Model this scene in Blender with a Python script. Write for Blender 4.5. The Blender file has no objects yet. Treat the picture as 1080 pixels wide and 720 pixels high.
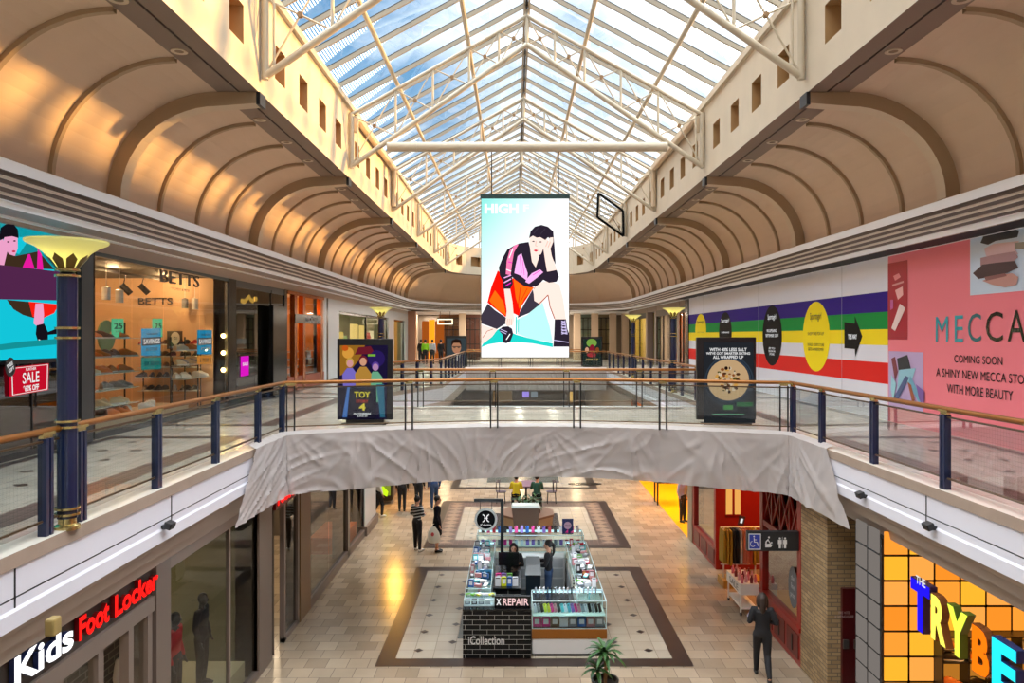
SKY, SUN, EXPO, ZEN, CLD = 0.8, 12, 0.66, 6.8, 1.9
SUNDIR = (1, .22, .27)
import bpy, math, random
from mathutils import Vector, Matrix, noise
S = bpy.context.scene
COL = S.collection
random.seed(7)
PI = math.pi
F, VX, VY, CH = 780.0, 543.0, 354.0, 2.0     # focal length in pixels, vanishing point, camera height over the upper floor
# ---- turning a measured pixel into a point of the place, on a known plane
def PY(px, py, Y): return Vector(((px-VX)/F*Y, Y, CH-(py-VY)/F*Y))
def PX(px, py, X):
    Y = F*X/(px-VX); return Vector((X, Y, CH-(py-VY)/F*Y))
def YX(px, X): return F*X/(px-VX)

def lin(h):
    if isinstance(h, str):
        h = h.lstrip('#'); c = [int(h[i:i+2], 16)/255 for i in (0, 2, 4)]
    else: c = h
    return tuple(x/12.92 if x <= .04045 else ((x+.055)/1.055)**2.4 for x in c)
MATS = {}
def mat(name, col='#808080', rough=.6, metal=0, emis=None, es=0, spec=.5, var=0, vscale=6, bump=0, bscale=40, alpha=1, coat=0):
    if name in MATS: return MATS[name]
    m = bpy.data.materials.new(name); m.use_nodes = True
    nt = m.node_tree; b = nt.nodes['Principled BSDF']
    c = lin(col)
    b.inputs['Base Color'].default_value = (*c, 1)
    b.inputs['Roughness'].default_value = rough
    b.inputs['Metallic'].default_value = metal
    b.inputs['Specular IOR Level'].default_value = spec
    b.inputs['Coat Weight'].default_value = coat
    if emis is not None:
        b.inputs['Emission Color'].default_value = (*lin(emis), 1)
        b.inputs['Emission Strength'].default_value = es
    tc = None
    if var or bump:
        tc = nt.nodes.new('ShaderNodeTexCoord')
    if var:
        n = nt.nodes.new('ShaderNodeTexNoise'); n.inputs['Scale'].default_value = vscale; n.inputs['Detail'].default_value = 5
        nt.links.new(tc.outputs['Object'], n.inputs['Vector'])
        mp = nt.nodes.new('ShaderNodeMapRange'); mp.inputs['From Min'].default_value = .3; mp.inputs['From Max'].default_value = .7
        mp.inputs['To Min'].default_value = 1-var; mp.inputs['To Max'].default_value = 1+var
        nt.links.new(n.outputs['Fac'], mp.inputs['Value'])
        mx = nt.nodes.new('ShaderNodeVectorMath'); mx.operation = 'SCALE'; mx.inputs[0].default_value = c
        nt.links.new(mp.outputs['Result'], mx.inputs['Scale']); nt.links.new(mx.outputs['Vector'], b.inputs['Base Color'])
    if bump:
        n2 = nt.nodes.new('ShaderNodeTexNoise'); n2.inputs['Scale'].default_value = bscale; n2.inputs['Detail'].default_value = 3
        nt.links.new(tc.outputs['Object'], n2.inputs['Vector'])
        bp = nt.nodes.new('ShaderNodeBump'); bp.inputs['Strength'].default_value = bump; bp.inputs['Distance'].default_value = .02
        nt.links.new(n2.outputs['Fac'], bp.inputs['Height']); nt.links.new(bp.outputs['Normal'], b.inputs['Normal'])
    MATS[name] = m
    return m
def glow(name, col, es=1.0):
    """something that gives off light: screens, lamps, lit letters"""
    if name in MATS: return MATS[name]
    m = bpy.data.materials.new(name); m.use_nodes = True; nt = m.node_tree; nt.nodes.clear()
    e = nt.nodes.new('ShaderNodeEmission'); e.inputs[0].default_value = (*lin(col), 1); e.inputs[1].default_value = es*.74
    o = nt.nodes.new('ShaderNodeOutputMaterial'); nt.links.new(e.outputs[0], o.inputs[0]); MATS[name] = m
    return m
def glass(name, tint='#ffffff', refl=.06, rough=.02, edge=.5, grid=0):
    if name in MATS: return MATS[name]
    m = bpy.data.materials.new(name); m.use_nodes = True; nt = m.node_tree; nt.nodes.clear(); L = nt.links.new
    t = nt.nodes.new('ShaderNodeBsdfTransparent'); t.inputs[0].default_value = (*lin(tint), 1)
    g = nt.nodes.new('ShaderNodeBsdfGlossy'); g.inputs['Roughness'].default_value = rough
    lw = nt.nodes.new('ShaderNodeLayerWeight'); lw.inputs[0].default_value = .35
    mr = nt.nodes.new('ShaderNodeMapRange'); mr.inputs['To Min'].default_value = refl; mr.inputs['To Max'].default_value = edge
    L(lw.outputs['Fresnel'], mr.inputs['Value'])
    mx = nt.nodes.new('ShaderNodeMixShader'); L(mr.outputs[0], mx.inputs[0]); L(t.outputs[0], mx.inputs[1]); L(g.outputs[0], mx.inputs[2])
    last = mx
    if grid:
        tc = nt.nodes.new('ShaderNodeTexCoord'); sp = nt.nodes.new('ShaderNodeSeparateXYZ'); L(tc.outputs['Object'], sp.inputs[0])
        ad = nt.nodes.new('ShaderNodeMath'); ad.operation = 'ADD'; L(sp.outputs[0], ad.inputs[0]); L(sp.outputs[1], ad.inputs[1])
        outs = []
        for src in (ad.outputs[0], sp.outputs[2]):
            a = nt.nodes.new('ShaderNodeMath'); a.operation = 'PINGPONG'; a.inputs[1].default_value = grid/2; L(src, a.inputs[0])
            b = nt.nodes.new('ShaderNodeMath'); b.operation = 'LESS_THAN'; b.inputs[1].default_value = .0010; L(a.outputs[0], b.inputs[0]); outs.append(b)
        o = nt.nodes.new('ShaderNodeMath'); o.operation = 'MAXIMUM'; L(outs[0].outputs[0], o.inputs[0]); L(outs[1].outputs[0], o.inputs[1])
        d = nt.nodes.new('ShaderNodeBsdfDiffuse'); d.inputs[0].default_value = (.10, .10, .11, 1)
        fa = nt.nodes.new('ShaderNodeMath'); fa.operation = 'MULTIPLY'; fa.inputs[1].default_value = .45; L(o.outputs[0], fa.inputs[0])
        m2 = nt.nodes.new('ShaderNodeMixShader'); L(fa.outputs[0], m2.inputs[0]); L(mx.outputs[0], m2.inputs[1]); L(d.outputs[0], m2.inputs[2]); last = m2
    o = nt.nodes.new('ShaderNodeOutputMaterial'); L(last.outputs[0], o.inputs[0]); MATS[name] = m
    return m

def brickmat(name, c1, c2, mortar, bw, bh, ms=.01, rough=.5, plane='xy', offset=.5, bump=.0, spec=.5, var=0):
    """bricks or tiles in metres; plane = the two axes they lie in"""
    if name in MATS: return MATS[name]
    m = bpy.data.materials.new(name); m.use_nodes = True; nt = m.node_tree; L = nt.links.new
    b = nt.nodes['Principled BSDF']; b.inputs['Roughness'].default_value = rough; b.inputs['Specular IOR Level'].default_value = spec
    tc = nt.nodes.new('ShaderNodeTexCoord'); sp = nt.nodes.new('ShaderNodeSeparateXYZ'); L(tc.outputs['Object'], sp.inputs[0])
    cb = nt.nodes.new('ShaderNodeCombineXYZ')
    if plane == 'all':   # walls that turn corners: x+y along, z up
        ad = nt.nodes.new('ShaderNodeMath'); ad.operation = 'ADD'; L(sp.outputs[0], ad.inputs[0]); L(sp.outputs[1], ad.inputs[1]); L(ad.outputs[0], cb.inputs[0]); L(sp.outputs[2], cb.inputs[1])
    else:
        L(sp.outputs['xyz'.index(plane[0])], cb.inputs[0]); L(sp.outputs['xyz'.index(plane[1])], cb.inputs[1])
    br = nt.nodes.new('ShaderNodeTexBrick'); br.offset = offset
    for k, v in (('Color1', c1), ('Color2', c2), ('Mortar', mortar)): br.inputs[k].default_value = (*lin(v), 1)
    br.inputs['Scale'].default_value = 1; br.inputs['Mortar Size'].default_value = ms; br.inputs['Brick Width'].default_value = bw; br.inputs['Row Height'].default_value = bh
    br.inputs['Mortar Smooth'].default_value = .1
    L(cb.outputs[0], br.inputs['Vector'])
    src = br.outputs['Color']
    if var:
        n = nt.nodes.new('ShaderNodeTexNoise'); n.inputs['Scale'].default_value = 1.1; n.inputs['Detail'].default_value = 6; L(tc.outputs['Object'], n.inputs['Vector'])
        mp = nt.nodes.new('ShaderNodeMapRange'); mp.inputs['From Min'].default_value = .3; mp.inputs['From Max'].default_value = .7
        mp.inputs['To Min'].default_value = 1-var; mp.inputs['To Max'].default_value = 1+var; L(n.outputs['Fac'], mp.inputs['Value'])
        mx = nt.nodes.new('ShaderNodeVectorMath'); mx.operation = 'SCALE'; L(src, mx.inputs[0]); L(mp.outputs[0], mx.inputs['Scale']); src = mx.outputs[0]
    L(src, b.inputs['Base Color'])
    if bump:
        bp = nt.nodes.new('ShaderNodeBump'); bp.inputs['Strength'].default_value = bump; bp.inputs['Distance'].default_value = .01; bp.invert = True
        L(br.outputs['Fac'], bp.inputs['Height']); L(bp.outputs['Normal'], b.inputs['Normal'])
    MATS[name] = m
    return m

# ---- mesh builder
class MB:
    def __init__(s): s.v = []; s.f = []; s.mi = []; s.mats = []
    def k(s, m):
        if m not in s.mats: s.mats.append(m)
        return s.mats.index(m)
    def add(s, vs, fs, m):
        o = len(s.v); s.v += [tuple(v) for v in vs]; i = s.k(m)
        for f in fs: s.f.append(tuple(a+o for a in f)); s.mi.append(i)
        return s
    def box(s, x0, x1, y0, y1, z0, z1, m):
        vs = [(x, y, z) for z in (z0, z1) for y in (y0, y1) for x in (x0, x1)]
        return s.add(vs, [(0, 2, 3, 1), (4, 5, 7, 6), (0, 1, 5, 4), (2, 6, 7, 3), (0, 4, 6, 2), (1, 3, 7, 5)], m)
    def cbox(s, c, w, d, h, m, rz=0, rx=0, ry=0):
        """box of size w d h centred on c, turned"""
        M = Matrix.Translation(c) @ Matrix.Rotation(rz, 4, 'Z') @ Matrix.Rotation(ry, 4, 'Y') @ Matrix.Rotation(rx, 4, 'X')
        vs = [M @ Vector((x*w/2, y*d/2, z*h/2)) for z in (-1, 1) for y in (-1, 1) for x in (-1, 1)]
        return s.add(vs, [(0, 2, 3, 1), (4, 5, 7, 6), (0, 1, 5, 4), (2, 6, 7, 3), (0, 4, 6, 2), (1, 3, 7, 5)], m)
    def quad(s, a, b, c, d, m): return s.add([a, b, c, d], [(0, 1, 2, 3)], m)
    def poly(s, pts, m): return s.add(pts, [tuple(range(len(pts)))], m)
    def prism(s, pts, ext, m):
        """polygon pts (3D) pushed along vector ext"""
        n = len(pts); e = Vector(ext); p = [Vector(q) for q in pts]
        nn = Vector((0, 0, 0))
        for i in range(n): nn += p[i].cross(p[(i+1) % n])
        if nn.dot(e) > 0: p = p[::-1]
        return s.add(p+[q+e for q in p], [tuple(range(n)), tuple(range(2*n-1, n-1, -1))]+[(i, (i+1) % n+0, (i+1) % n+n, i+n)[::-1] for i in range(n)], m)
    def tube(s, a, b, r, m, n=8, r2=None, cap=True):
        a = Vector(a); b = Vector(b); d = (b-a).normalized(); u = d.orthogonal().normalized(); w = d.cross(u); r2 = r if r2 is None else r2
        vs = [a+(u*math.cos(2*PI*i/n)+w*math.sin(2*PI*i/n))*r for i in range(n)]+[b+(u*math.cos(2*PI*i/n)+w*math.sin(2*PI*i/n))*r2 for i in range(n)]
        fs = [(i, (i+1) % n, (i+1) % n+n, i+n) for i in range(n)]
        if cap: fs += [tuple(range(n-1, -1, -1)), tuple(range(n, 2*n))]
        return s.add(vs, fs, m)
    def path(s, pts, r, m, n=8, flat=1.0, up=None):
        """a continuous bent tube; r one radius or one per point; flat squashes it along the up vector"""
        p = [Vector(q) for q in pts]; R = r if isinstance(r, (list, tuple)) else [r]*len(p); vs = []
        prev = None
        for i, q in enumerate(p):
            d = ((p[min(i+1, len(p)-1)]-q).normalized()+(q-p[max(i-1, 0)]).normalized())
            d = d.normalized() if d.length > 1e-6 else Vector((0, 0, 1))
            if up is not None: u = Vector(up)-d*d.dot(Vector(up)); u.normalize()
            elif prev is None: u = d.orthogonal().normalized()
            else: u = prev-d*d.dot(prev); u.normalize()
            prev = u; w = d.cross(u)
            vs += [q+(u*math.cos(2*PI*j/n)*flat+w*math.sin(2*PI*j/n))*R[i] for j in range(n)]
        fs = []
        for i in range(len(p)-1):
            for j in range(n): fs.append((i*n+j, i*n+(j+1) % n, (i+1)*n+(j+1) % n, (i+1)*n+j))
        fs += [tuple(range(n-1, -1, -1)), tuple(range((len(p)-1)*n, len(p)*n))]
        return s.add(vs, fs, m)
    def lathe(s, c, prof, m, n=24, cap=True, a0=0):
        cx, cy, cz = c; vs = []
        for r, z in prof: vs += [(cx+r*math.cos(2*PI*j/n+a0), cy+r*math.sin(2*PI*j/n+a0), cz+z) for j in range(n)]
        fs = [(i*n+j, i*n+(j+1) % n, (i+1)*n+(j+1) % n, (i+1)*n+j) for i in range(len(prof)-1) for j in range(n)]
        if cap: fs += [tuple(range(n-1, -1, -1)), tuple(range((len(prof)-1)*n, len(prof)*n))]
        return s.add(vs, fs, m)
    def ball(s, c, r, m, n=12, k=8, sc=(1, 1, 1)):
        cx, cy, cz = c; vs = []
        for i in range(k+1):
            a = PI*i/k-PI/2; rr = max(math.cos(a), .001)*r
            vs += [(cx+rr*math.cos(2*PI*j/n)*sc[0], cy+rr*math.sin(2*PI*j/n)*sc[1], cz+r*math.sin(a)*sc[2]) for j in range(n)]
        return s.add(vs, [(i*n+j, i*n+(j+1) % n, (i+1)*n+(j+1) % n, (i+1)*n+j) for i in range(k) for j in range(n)], m)
    def disc(s, o, R, U, r, m, n=24, r2=None):
        """flat ellipse at o in the plane of R and U"""
        o, R, U = Vector(o), Vector(R), Vector(U); r2 = r2 or r
        return s.add([o+R*math.cos(2*PI*i/n)*r+U*math.sin(2*PI*i/n)*r2 for i in range(n)], [tuple(range(n))], m)
    def text(s, body, o, R, U, m, w=None, h=None, ext=0.0, bold=0.0, align='c', xf=1.0):
        """lettering fitted to height h and/or width w (metres) about o, in the plane of R and U"""
        vs, fs = glyphs(body, bold, ext > 0)
        x0 = min(v[0] for v in vs); x1 = max(v[0] for v in vs); y0 = min(v[1] for v in vs); y1 = max(v[1] for v in vs)
        sy = h/(y1-y0) if h else None; sx = w/(x1-x0) if w else None
        if sx is None: sx = sy*xf
        if sy is None: sy = sx
        o, R, U = Vector(o), Vector(R).normalized(), Vector(U).normalized(); N = R.cross(U)
        ox = {'c': (x0+x1)/2, 'l': x0, 'r': x1}[align]; oy = (y0+y1)/2
        z0 = min(v[2] for v in vs); z1 = max(v[2] for v in vs); dz = (z1-z0) or 1
        return s.add([o+R*(v[0]-ox)*sx+U*(v[1]-oy)*sy+N*((v[2]-z0)/dz*ext if z1 > z0 else 0) for v in vs], fs, m)
    def build(s, name, parent=None, smooth=False, world=True, loc=None, bevel=0):
        me = bpy.data.meshes.new(name); vs = s.v; off = None
        if parent is not None and world:
            q = parent; off = Vector((0, 0, 0))
            while q is not None: off += q.location; q = q.parent
        elif loc is not None: off = Vector(loc)
        if off is not None: vs = [(v[0]-off[0], v[1]-off[1], v[2]-off[2]) for v in vs]
        me.from_pydata(vs, [], s.f)
        for m in s.mats: me.materials.append(m)
        me.polygons.foreach_set('material_index', s.mi)
        if smooth: me.polygons.foreach_set('use_smooth', [True]*len(s.f))
        me.update()
        o = bpy.data.objects.new(name, me); COL.objects.link(o)
        if parent is not None: o.parent = parent
        elif loc is not None: o.location = loc
        if smooth:
            try: me.set_sharp_from_angle(angle=math.radians(40))
            except Exception: pass
        if bevel:
            b = o.modifiers.new('bevel', 'BEVEL'); b.width = bevel; b.segments = 2; b.limit_method = 'ANGLE'
        return o
_gl = {}
def glyphs(body, bold, ext):
    key = (body, bold, ext)
    if key in _gl: return _gl[key]
    c = bpy.data.curves.new('t', 'FONT'); c.body = body; c.size = 1; c.offset = bold; c.extrude = .1 if ext else 0; c.resolution_u = 3
    c.space_line = 1.05; c.align_x = 'CENTER'
    o = bpy.data.objects.new('t', c); COL.objects.link(o)
    dg = bpy.context.evaluated_depsgraph_get(); dg.update(); me = bpy.data.meshes.new_from_object(o.evaluated_get(dg))
    r = ([tuple(v.co) for v in me.vertices], [tuple(p.vertices) for p in me.polygons])
    bpy.data.objects.remove(o); bpy.data.curves.remove(c); bpy.data.meshes.remove(me); _gl[key] = r
    return r
def thing(name, label, cat, loc=(0, 0, 0), rz=0, group=None):
    o = bpy.data.objects.new(name, None); o.empty_display_size = .1; COL.objects.link(o); o.location = loc; o.rotation_euler = (0, 0, rz)
    o['label'] = label; o['category'] = cat
    if group: o['group'] = group
    return o
def tag(o, label, cat, group=None, kind=None):
    o['label'] = label; o['category'] = cat
    if group: o['group'] = group
    if kind: o['kind'] = kind
    return o
def struct(o, label=None):
    o['kind'] = 'structure'
    if label: o['label'] = label
    return o
def dup(o, loc=None, rz=None, label=None, parent=None, sc=None):
    c = o.copy(); COL.objects.link(c)
    if parent is not None: c.parent = parent
    if loc is not None: c.location = loc
    if rz is not None: c.rotation_euler = (0, 0, rz)
    if label: c['label'] = label
    if sc is not None: c.scale = (sc, sc, sc) if not isinstance(sc, tuple) else sc
    for ch in list(o.children): dup(ch, parent=c)
    return c
def lamp(kind, loc, energy, col='#ffffff', size=1, sy=None, rot=(0, 0, 0), name='ceiling_light_source'):
    l = bpy.data.lights.new(name, kind); l.energy = energy; l.color = lin(col)
    if kind == 'AREA':
        l.size = size
        if sy: l.shape = 'RECTANGLE'; l.size_y = sy
    elif kind in ('POINT', 'SPOT'): l.shadow_soft_size = size
    o = bpy.data.objects.new(name, l); COL.objects.link(o); o.location = loc; o.rotation_euler = rot
    return o
X3, Y3, Z3 = Vector((1, 0, 0)), Vector((0, 1, 0)), Vector((0, 0, 1))
# ================= materials of the building
cream = mat('cream_plaster', '#bfb39e', .75, var=.04, vscale=1.5)
vaultm = mat('vault_plaster', '#c6ae95', .7, var=.03, vscale=1.2)
ribm = mat('vault_rib_paint', '#a08a6e', .7)
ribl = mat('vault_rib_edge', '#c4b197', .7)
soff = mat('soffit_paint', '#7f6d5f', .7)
white = mat('white_paint', '#eef1f4', .45)
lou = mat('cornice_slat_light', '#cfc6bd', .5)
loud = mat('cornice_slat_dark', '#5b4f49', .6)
lilac = mat('fascia_paint', '#d4d4df', .4, var=.02, vscale=.8)
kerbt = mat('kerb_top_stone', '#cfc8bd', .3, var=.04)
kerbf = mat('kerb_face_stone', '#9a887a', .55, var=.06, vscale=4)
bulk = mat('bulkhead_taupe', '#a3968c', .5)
steelw = mat('truss_paint', '#b8ad98', .45)
barm = mat('glazing_bar_paint', '#9c917e', .5)
dark = mat('black_metal', '#17181b', .35)
navy = mat('navy_paint', '#0b1b40', .3, coat=.3)
bronze = mat('bronze_handrail', '#8f5a24', .3, metal=.5)
brass = mat('brass', '#c9b478', .25, metal=.9)
railm = mat('bronze_rod', '#5a4632', .35, metal=.6)
balg = glass('balustrade_glass', '#e8f0ed', .04, .015, .40, grid=.05)
shopg = glass('shop_glass', '#e9eeee', .06, .01, .5)
shopgd = glass('dark_shop_glass', '#9aa3a0', .16, .02, .7)
roofg = glass('roof_glass', '#eaf2f8', .03, .02, .25)
lowtile = brickmat('stone_floor_tiles', '#b09e88', '#93826e', '#7a6d61', .42, .42, .006, .22, 'xy', .5, 0, .5, .10)
uptile = brickmat('upper_floor_tiles', '#cbc1b6', '#bcb2a7', '#9c948b', .42, .42, .005, .19, 'xy', .5, 0, .55, .06)
inlay = brickmat('cream_inlay_tiles', '#bfb5a4', '#b1a695', '#908576', .42, .42, .006, .2, 'xy', .0, 0, .5, .06)
brown = mat('brown_border_tiles', '#30231f', .3, var=.15, vscale=3)
brownm = brickmat('brown_mosaic_tiles', '#64504a', '#54423c', '#76655c', .14, .14, .012, .3, 'xy', 0)
grey = mat('grey_green_tiles', '#545a56', .25, var=.1, vscale=3)
cx = .34
ZL = -4.6      # lower floor

# U-shaped run of the well walls, left side far end right side; offset outward
UP = [(-4.75, -5), (-4.75, 50.2), (-4.45, 52.2), (-3.55, 53.9), (-2.2, 54.8), (2.88, 54.8), (4.23, 53.9), (5.13, 52.2), (5.43, 50.2), (5.43, -5)]
def off(path, d):
    out = []
    for i, p in enumerate(path):
        p = Vector(p); a = Vector(path[i-1]) if i else None; b = Vector(path[i+1]) if i < len(path)-1 else None
        n = []
        if a is not None: t = (p-a).normalized(); n.append(Vector((-t.y, t.x)))
        if b is not None: t = (b-p).normalized(); n.append(Vector((-t.y, t.x)))
        if len(n) == 1: q = p+n[0]*d
        else:
            m = (n[0]+n[1]).normalized(); q = p+m*(d/max(m.dot(n[0]), .3))
        out.append(q)
    return out
def sweep(mb, prof, i0, i1, m, path=UP):
    """prof: list of (outward offset, z); one material, or one per strip"""
    P = [off(path, d) for d, z in prof]
    for j in range(len(prof)-1):
        mm = m[j] if isinstance(m, list) else m
        for i in range(i0, i1):
            a, b = P[j][i], P[j][i+1]; c, d = P[j+1][i+1], P[j+1][i]
            mb.quad((a.x, a.y, prof[j][1]), (b.x, b.y, prof[j][1]), (c.x, c.y, prof[j+1][1]), (d.x, d.y, prof[j+1][1]), mm)
SEG = {'left': (0, 1), 'end': (1, 8), 'right': (8, 9)}

# --- well walls with square slots (d: thickness of the recess)
def slot_wall(name, segs, slots):
    mb = MB(); T = .34
    for (i, j) in segs:
        p, q = Vector(UP[i]), Vector(UP[j]); L = (q-p).length; t = (q-p)/L; n = Vector((-t.y, t.x))
        def W(s, z, d=0):
            v = p+t*s+n*d; return (v.x, v.y, z)
        sl = sorted(slots(p, q, L)); prev = 0
        z0, za, zb, z1 = 6.5, 7.1, 7.78, 8.5
        for (a, b) in sl+[(L, L)]:
            mb.quad(W(prev, z0), W(a, z0), W(a, z1), W(prev, z1), cream)
            if b > a:
                mb.quad(W(a, z0), W(b, z0), W(b, za), W(a, za), cream); mb.quad(W(a, zb), W(b, zb), W(b, z1), W(a, z1), cream)
                for (A, B, C, D) in (((a, za), (b, za), (b, za), (a, za)), ((a, zb), (b, zb), (b, zb), (a, zb)), ((a, za), (a, zb), (a, zb), (a, za)), ((b, za), (b, zb), (b, zb), (b, za))):
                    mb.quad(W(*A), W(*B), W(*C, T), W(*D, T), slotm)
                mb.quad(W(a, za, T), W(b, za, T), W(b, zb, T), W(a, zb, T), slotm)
            prev = b
        mb.quad(W(0, z1), W(L, z1), W(L, z1, .5), W(0, z1, .5), cream); mb.quad(W(0, z1, .5), W(L, z1, .5), W(L, z0, .5), W(0, z0, .5), cream)
    return struct(mb.build(name))
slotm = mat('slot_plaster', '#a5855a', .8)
TR0, TRD = 13.8, 7.3
def side_slots(p, q, L):
    out = []; up = q.y > p.y
    for k in range(-3, 6):
        for o in (.84, 2.5, 4.15, 5.8):
            y = TR0+TRD*k+o
            if y < -4.5 or y > 49.3: continue
            s = (y-p.y) if up else (p.y-y-.65)
            out.append((s, s+.65))
    return out
slot_wall('wall_left', [(0, 1)], side_slots); slot_wall('wall_right', [(8, 9)], side_slots)
slot_wall('wall_back', [(i, i+1) for i in range(1, 8)], lambda p, q, L: [(L*(k+.5)/max(1, round(L/1.35))-.4, L*(k+.5)/max(1, round(L/1.35))+.4) for k in range(max(1, round(L/1.35)))] if L > 1.5 else [])

# --- soffit, vault, cornice
NV = 14
arc = [(.74+2.05*math.sin(PI/2*i/NV)**1.0, 4.55+1.95*math.cos(PI/2*i/NV)) for i in range(NV+1)]
for side, (a, b) in SEG.items():
    mb = MB()
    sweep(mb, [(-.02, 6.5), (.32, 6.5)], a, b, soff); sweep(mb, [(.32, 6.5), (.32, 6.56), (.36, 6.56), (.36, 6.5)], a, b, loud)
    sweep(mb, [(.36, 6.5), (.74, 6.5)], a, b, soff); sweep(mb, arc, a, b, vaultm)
    sweep(mb, [(2.79, 4.55), (2.79, 4.5), (2.4, 4.5)], a, b, vaultm)
    me = mb.build('ceiling_'+{'end': 'back'}.get(side, side), smooth=True); struct(me)
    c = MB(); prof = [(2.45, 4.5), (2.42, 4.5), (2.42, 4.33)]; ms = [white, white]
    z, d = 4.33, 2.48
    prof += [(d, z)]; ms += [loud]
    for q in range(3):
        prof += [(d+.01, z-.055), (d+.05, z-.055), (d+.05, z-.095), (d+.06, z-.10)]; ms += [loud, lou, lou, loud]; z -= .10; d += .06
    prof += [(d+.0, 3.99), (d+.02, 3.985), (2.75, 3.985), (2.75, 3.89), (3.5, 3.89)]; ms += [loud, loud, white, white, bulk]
    prof[-2] = (2.75, 3.89)
    sweep(c, prof, a, b, ms)
    struct(c.build({'left': 'trim_1', 'end': 'trim_2', 'right': 'trim_3'}[side]))
# ribs of the vault: each one a piece of its own under its ceiling
def rib(y, side, w, h, major):
    sx = -1 if side == 'left' else 1; x0 = UP[1][0] if side == 'left' else UP[8][0]
    mb = MB(); pts = [( .74, 6.5)]+[a for a in arc[1:]]
    if major: pts = [(-.03, 6.5)]+pts
    n = len(pts)
    for i in range(n-1):
        (d0, z0), (d1, z1) = pts[i], pts[i+1]
        def inn(d, z, k):
            if k == 0 and major: return (d, z-.20)
            cxx, czz = .74, 4.55; r = math.hypot(d-cxx, z-czz) or 1; u = ((d-cxx)/r, (z-czz)/r)
            hh = h
            if major and d < .75: return (d, z-h)
            return (d-u[0]*hh, z-u[1]*hh)
        e0, e1 = inn(d0, z0, i), inn(d1, z1, i+1)
        f = lambda q, yy: (x0+sx*q[0], yy, q[1])
        ya, yb = y-w/2, y+w/2
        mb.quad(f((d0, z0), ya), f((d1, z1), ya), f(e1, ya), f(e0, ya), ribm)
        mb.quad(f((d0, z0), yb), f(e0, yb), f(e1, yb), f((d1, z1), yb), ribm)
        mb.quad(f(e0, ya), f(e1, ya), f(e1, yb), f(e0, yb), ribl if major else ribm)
    if major: mb.box(*sorted((x0-sx*.05, x0+sx*.02)), y-w/2-.01, y+w/2+.01, 6.27, 6.5, dark)
    return mb
for side in ('left', 'right'):
    par = bpy.data.objects['ceiling_'+side]; first = {}
    for k in range(-2, 6):
        for o in range(4):
            y = TR0+TRD*k+o*TRD/4
            if y > 50.5 or y < 2: continue
            mj = o == 0
            if mj not in first: first[mj] = (rib(y, side, .30 if mj else .09, .26 if mj else .07, mj).build('vault_rib', par), y)
            else:
                c = first[mj][0].copy(); COL.objects.link(c); c.parent = par; c.location = (0, y-first[mj][1], 0)
# ribs on the far vault
par = bpy.data.objects['ceiling_back']
mb = MB()
for X in (-1.9, -.75, .4, 1.55, 2.7):
    m2 = MB(); pts = arc
    for i in range(len(pts)-1):
        (d0, z0), (d1, z1) = pts[i], pts[i+1]
        m2.quad((X-.05, 54.8+d0, z0-.05), (X+.05, 54.8+d0, z0-.05), (X+.05, 54.8+d1-.05, z1-.05), (X-.05, 54.8+d1-.05, z1-.05), ribm)
    m2.build('vault_rib', par)

# --- roof: glass planes, glazing bars, ridge, purlins, end gable
RX0, RX1, RZE, RZR = -4.98, 5.66, 8.62, 11.5
YA, YB = -5, 55.2
def rz(x): return RZR-(RZR-RZE)*abs(x-cx)/(RX1-cx)
g = MB()
g.quad((RX0, YA, RZE), (cx, YA, RZR), (cx, YB, RZR), (RX0, YB, RZE), roofg); g.quad((cx, YA, RZR), (RX1, YA, RZE), (RX1, YB, RZE), (cx, YB, RZR), roofg)
g.poly([(RX0, YB, RZE), (cx, YB, RZR), (RX1, YB, RZE)], roofg)
sky_ = struct(g.build('ceiling_skylight'), 'pitched glass roof over the atrium'); 
b = MB(); y = TR0-TRD*3
sl = math.atan2(RZR-RZE, RX1-cx); ln = math.hypot(RZR-RZE, RX1-cx)
while y < YB:
    for s in (-1, 1):
        c = Vector((cx+s*(RX1-cx)/2, y, (RZR+RZE)/2-.05)); b.cbox(c, ln, .055, .10, barm, ry=s*sl)
        b.cbox(c+Vector((0, 0, .075)), ln, .05, .02, dark, ry=s*sl)
    y += TRD/6
b.build('glazing_bar', sky_)
r = MB(); r.box(cx-.09, cx-.04, YA, YB, RZR-.22, RZR-.02, barm); r.box(cx+.04, cx+.09, YA, YB, RZR-.22, RZR-.02, barm); r.box(cx-.03, cx+.03, YA, YB, RZR-.1, RZR-.02, dark); r.build('ridge_beam', sky_)
for d in (-3.73, -1.67, 1.67, 3.73):
    p = MB(); z = rz(cx+d)-.22; p.tube((cx+d, YA, z), (cx+d, YB, z), .062, steelw, 10); p.build('purlin', sky_, smooth=True)
for s, xx in ((-1, -4.86), (1, 5.54)):
    e = MB(); e.box(xx-.2, xx+.2, YA, YB, 8.5, 8.66, cream); e.build('eaves_beam', sky_)
gb = MB()
for d in [-4, -3, -2, -1, 0, 1, 2, 3, 4]: gb.box(cx+d-.04, cx+d+.04, YB-.1, YB, 8.5, rz(cx+d), barm)
gb.build('gable_mullion', sky_)
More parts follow.
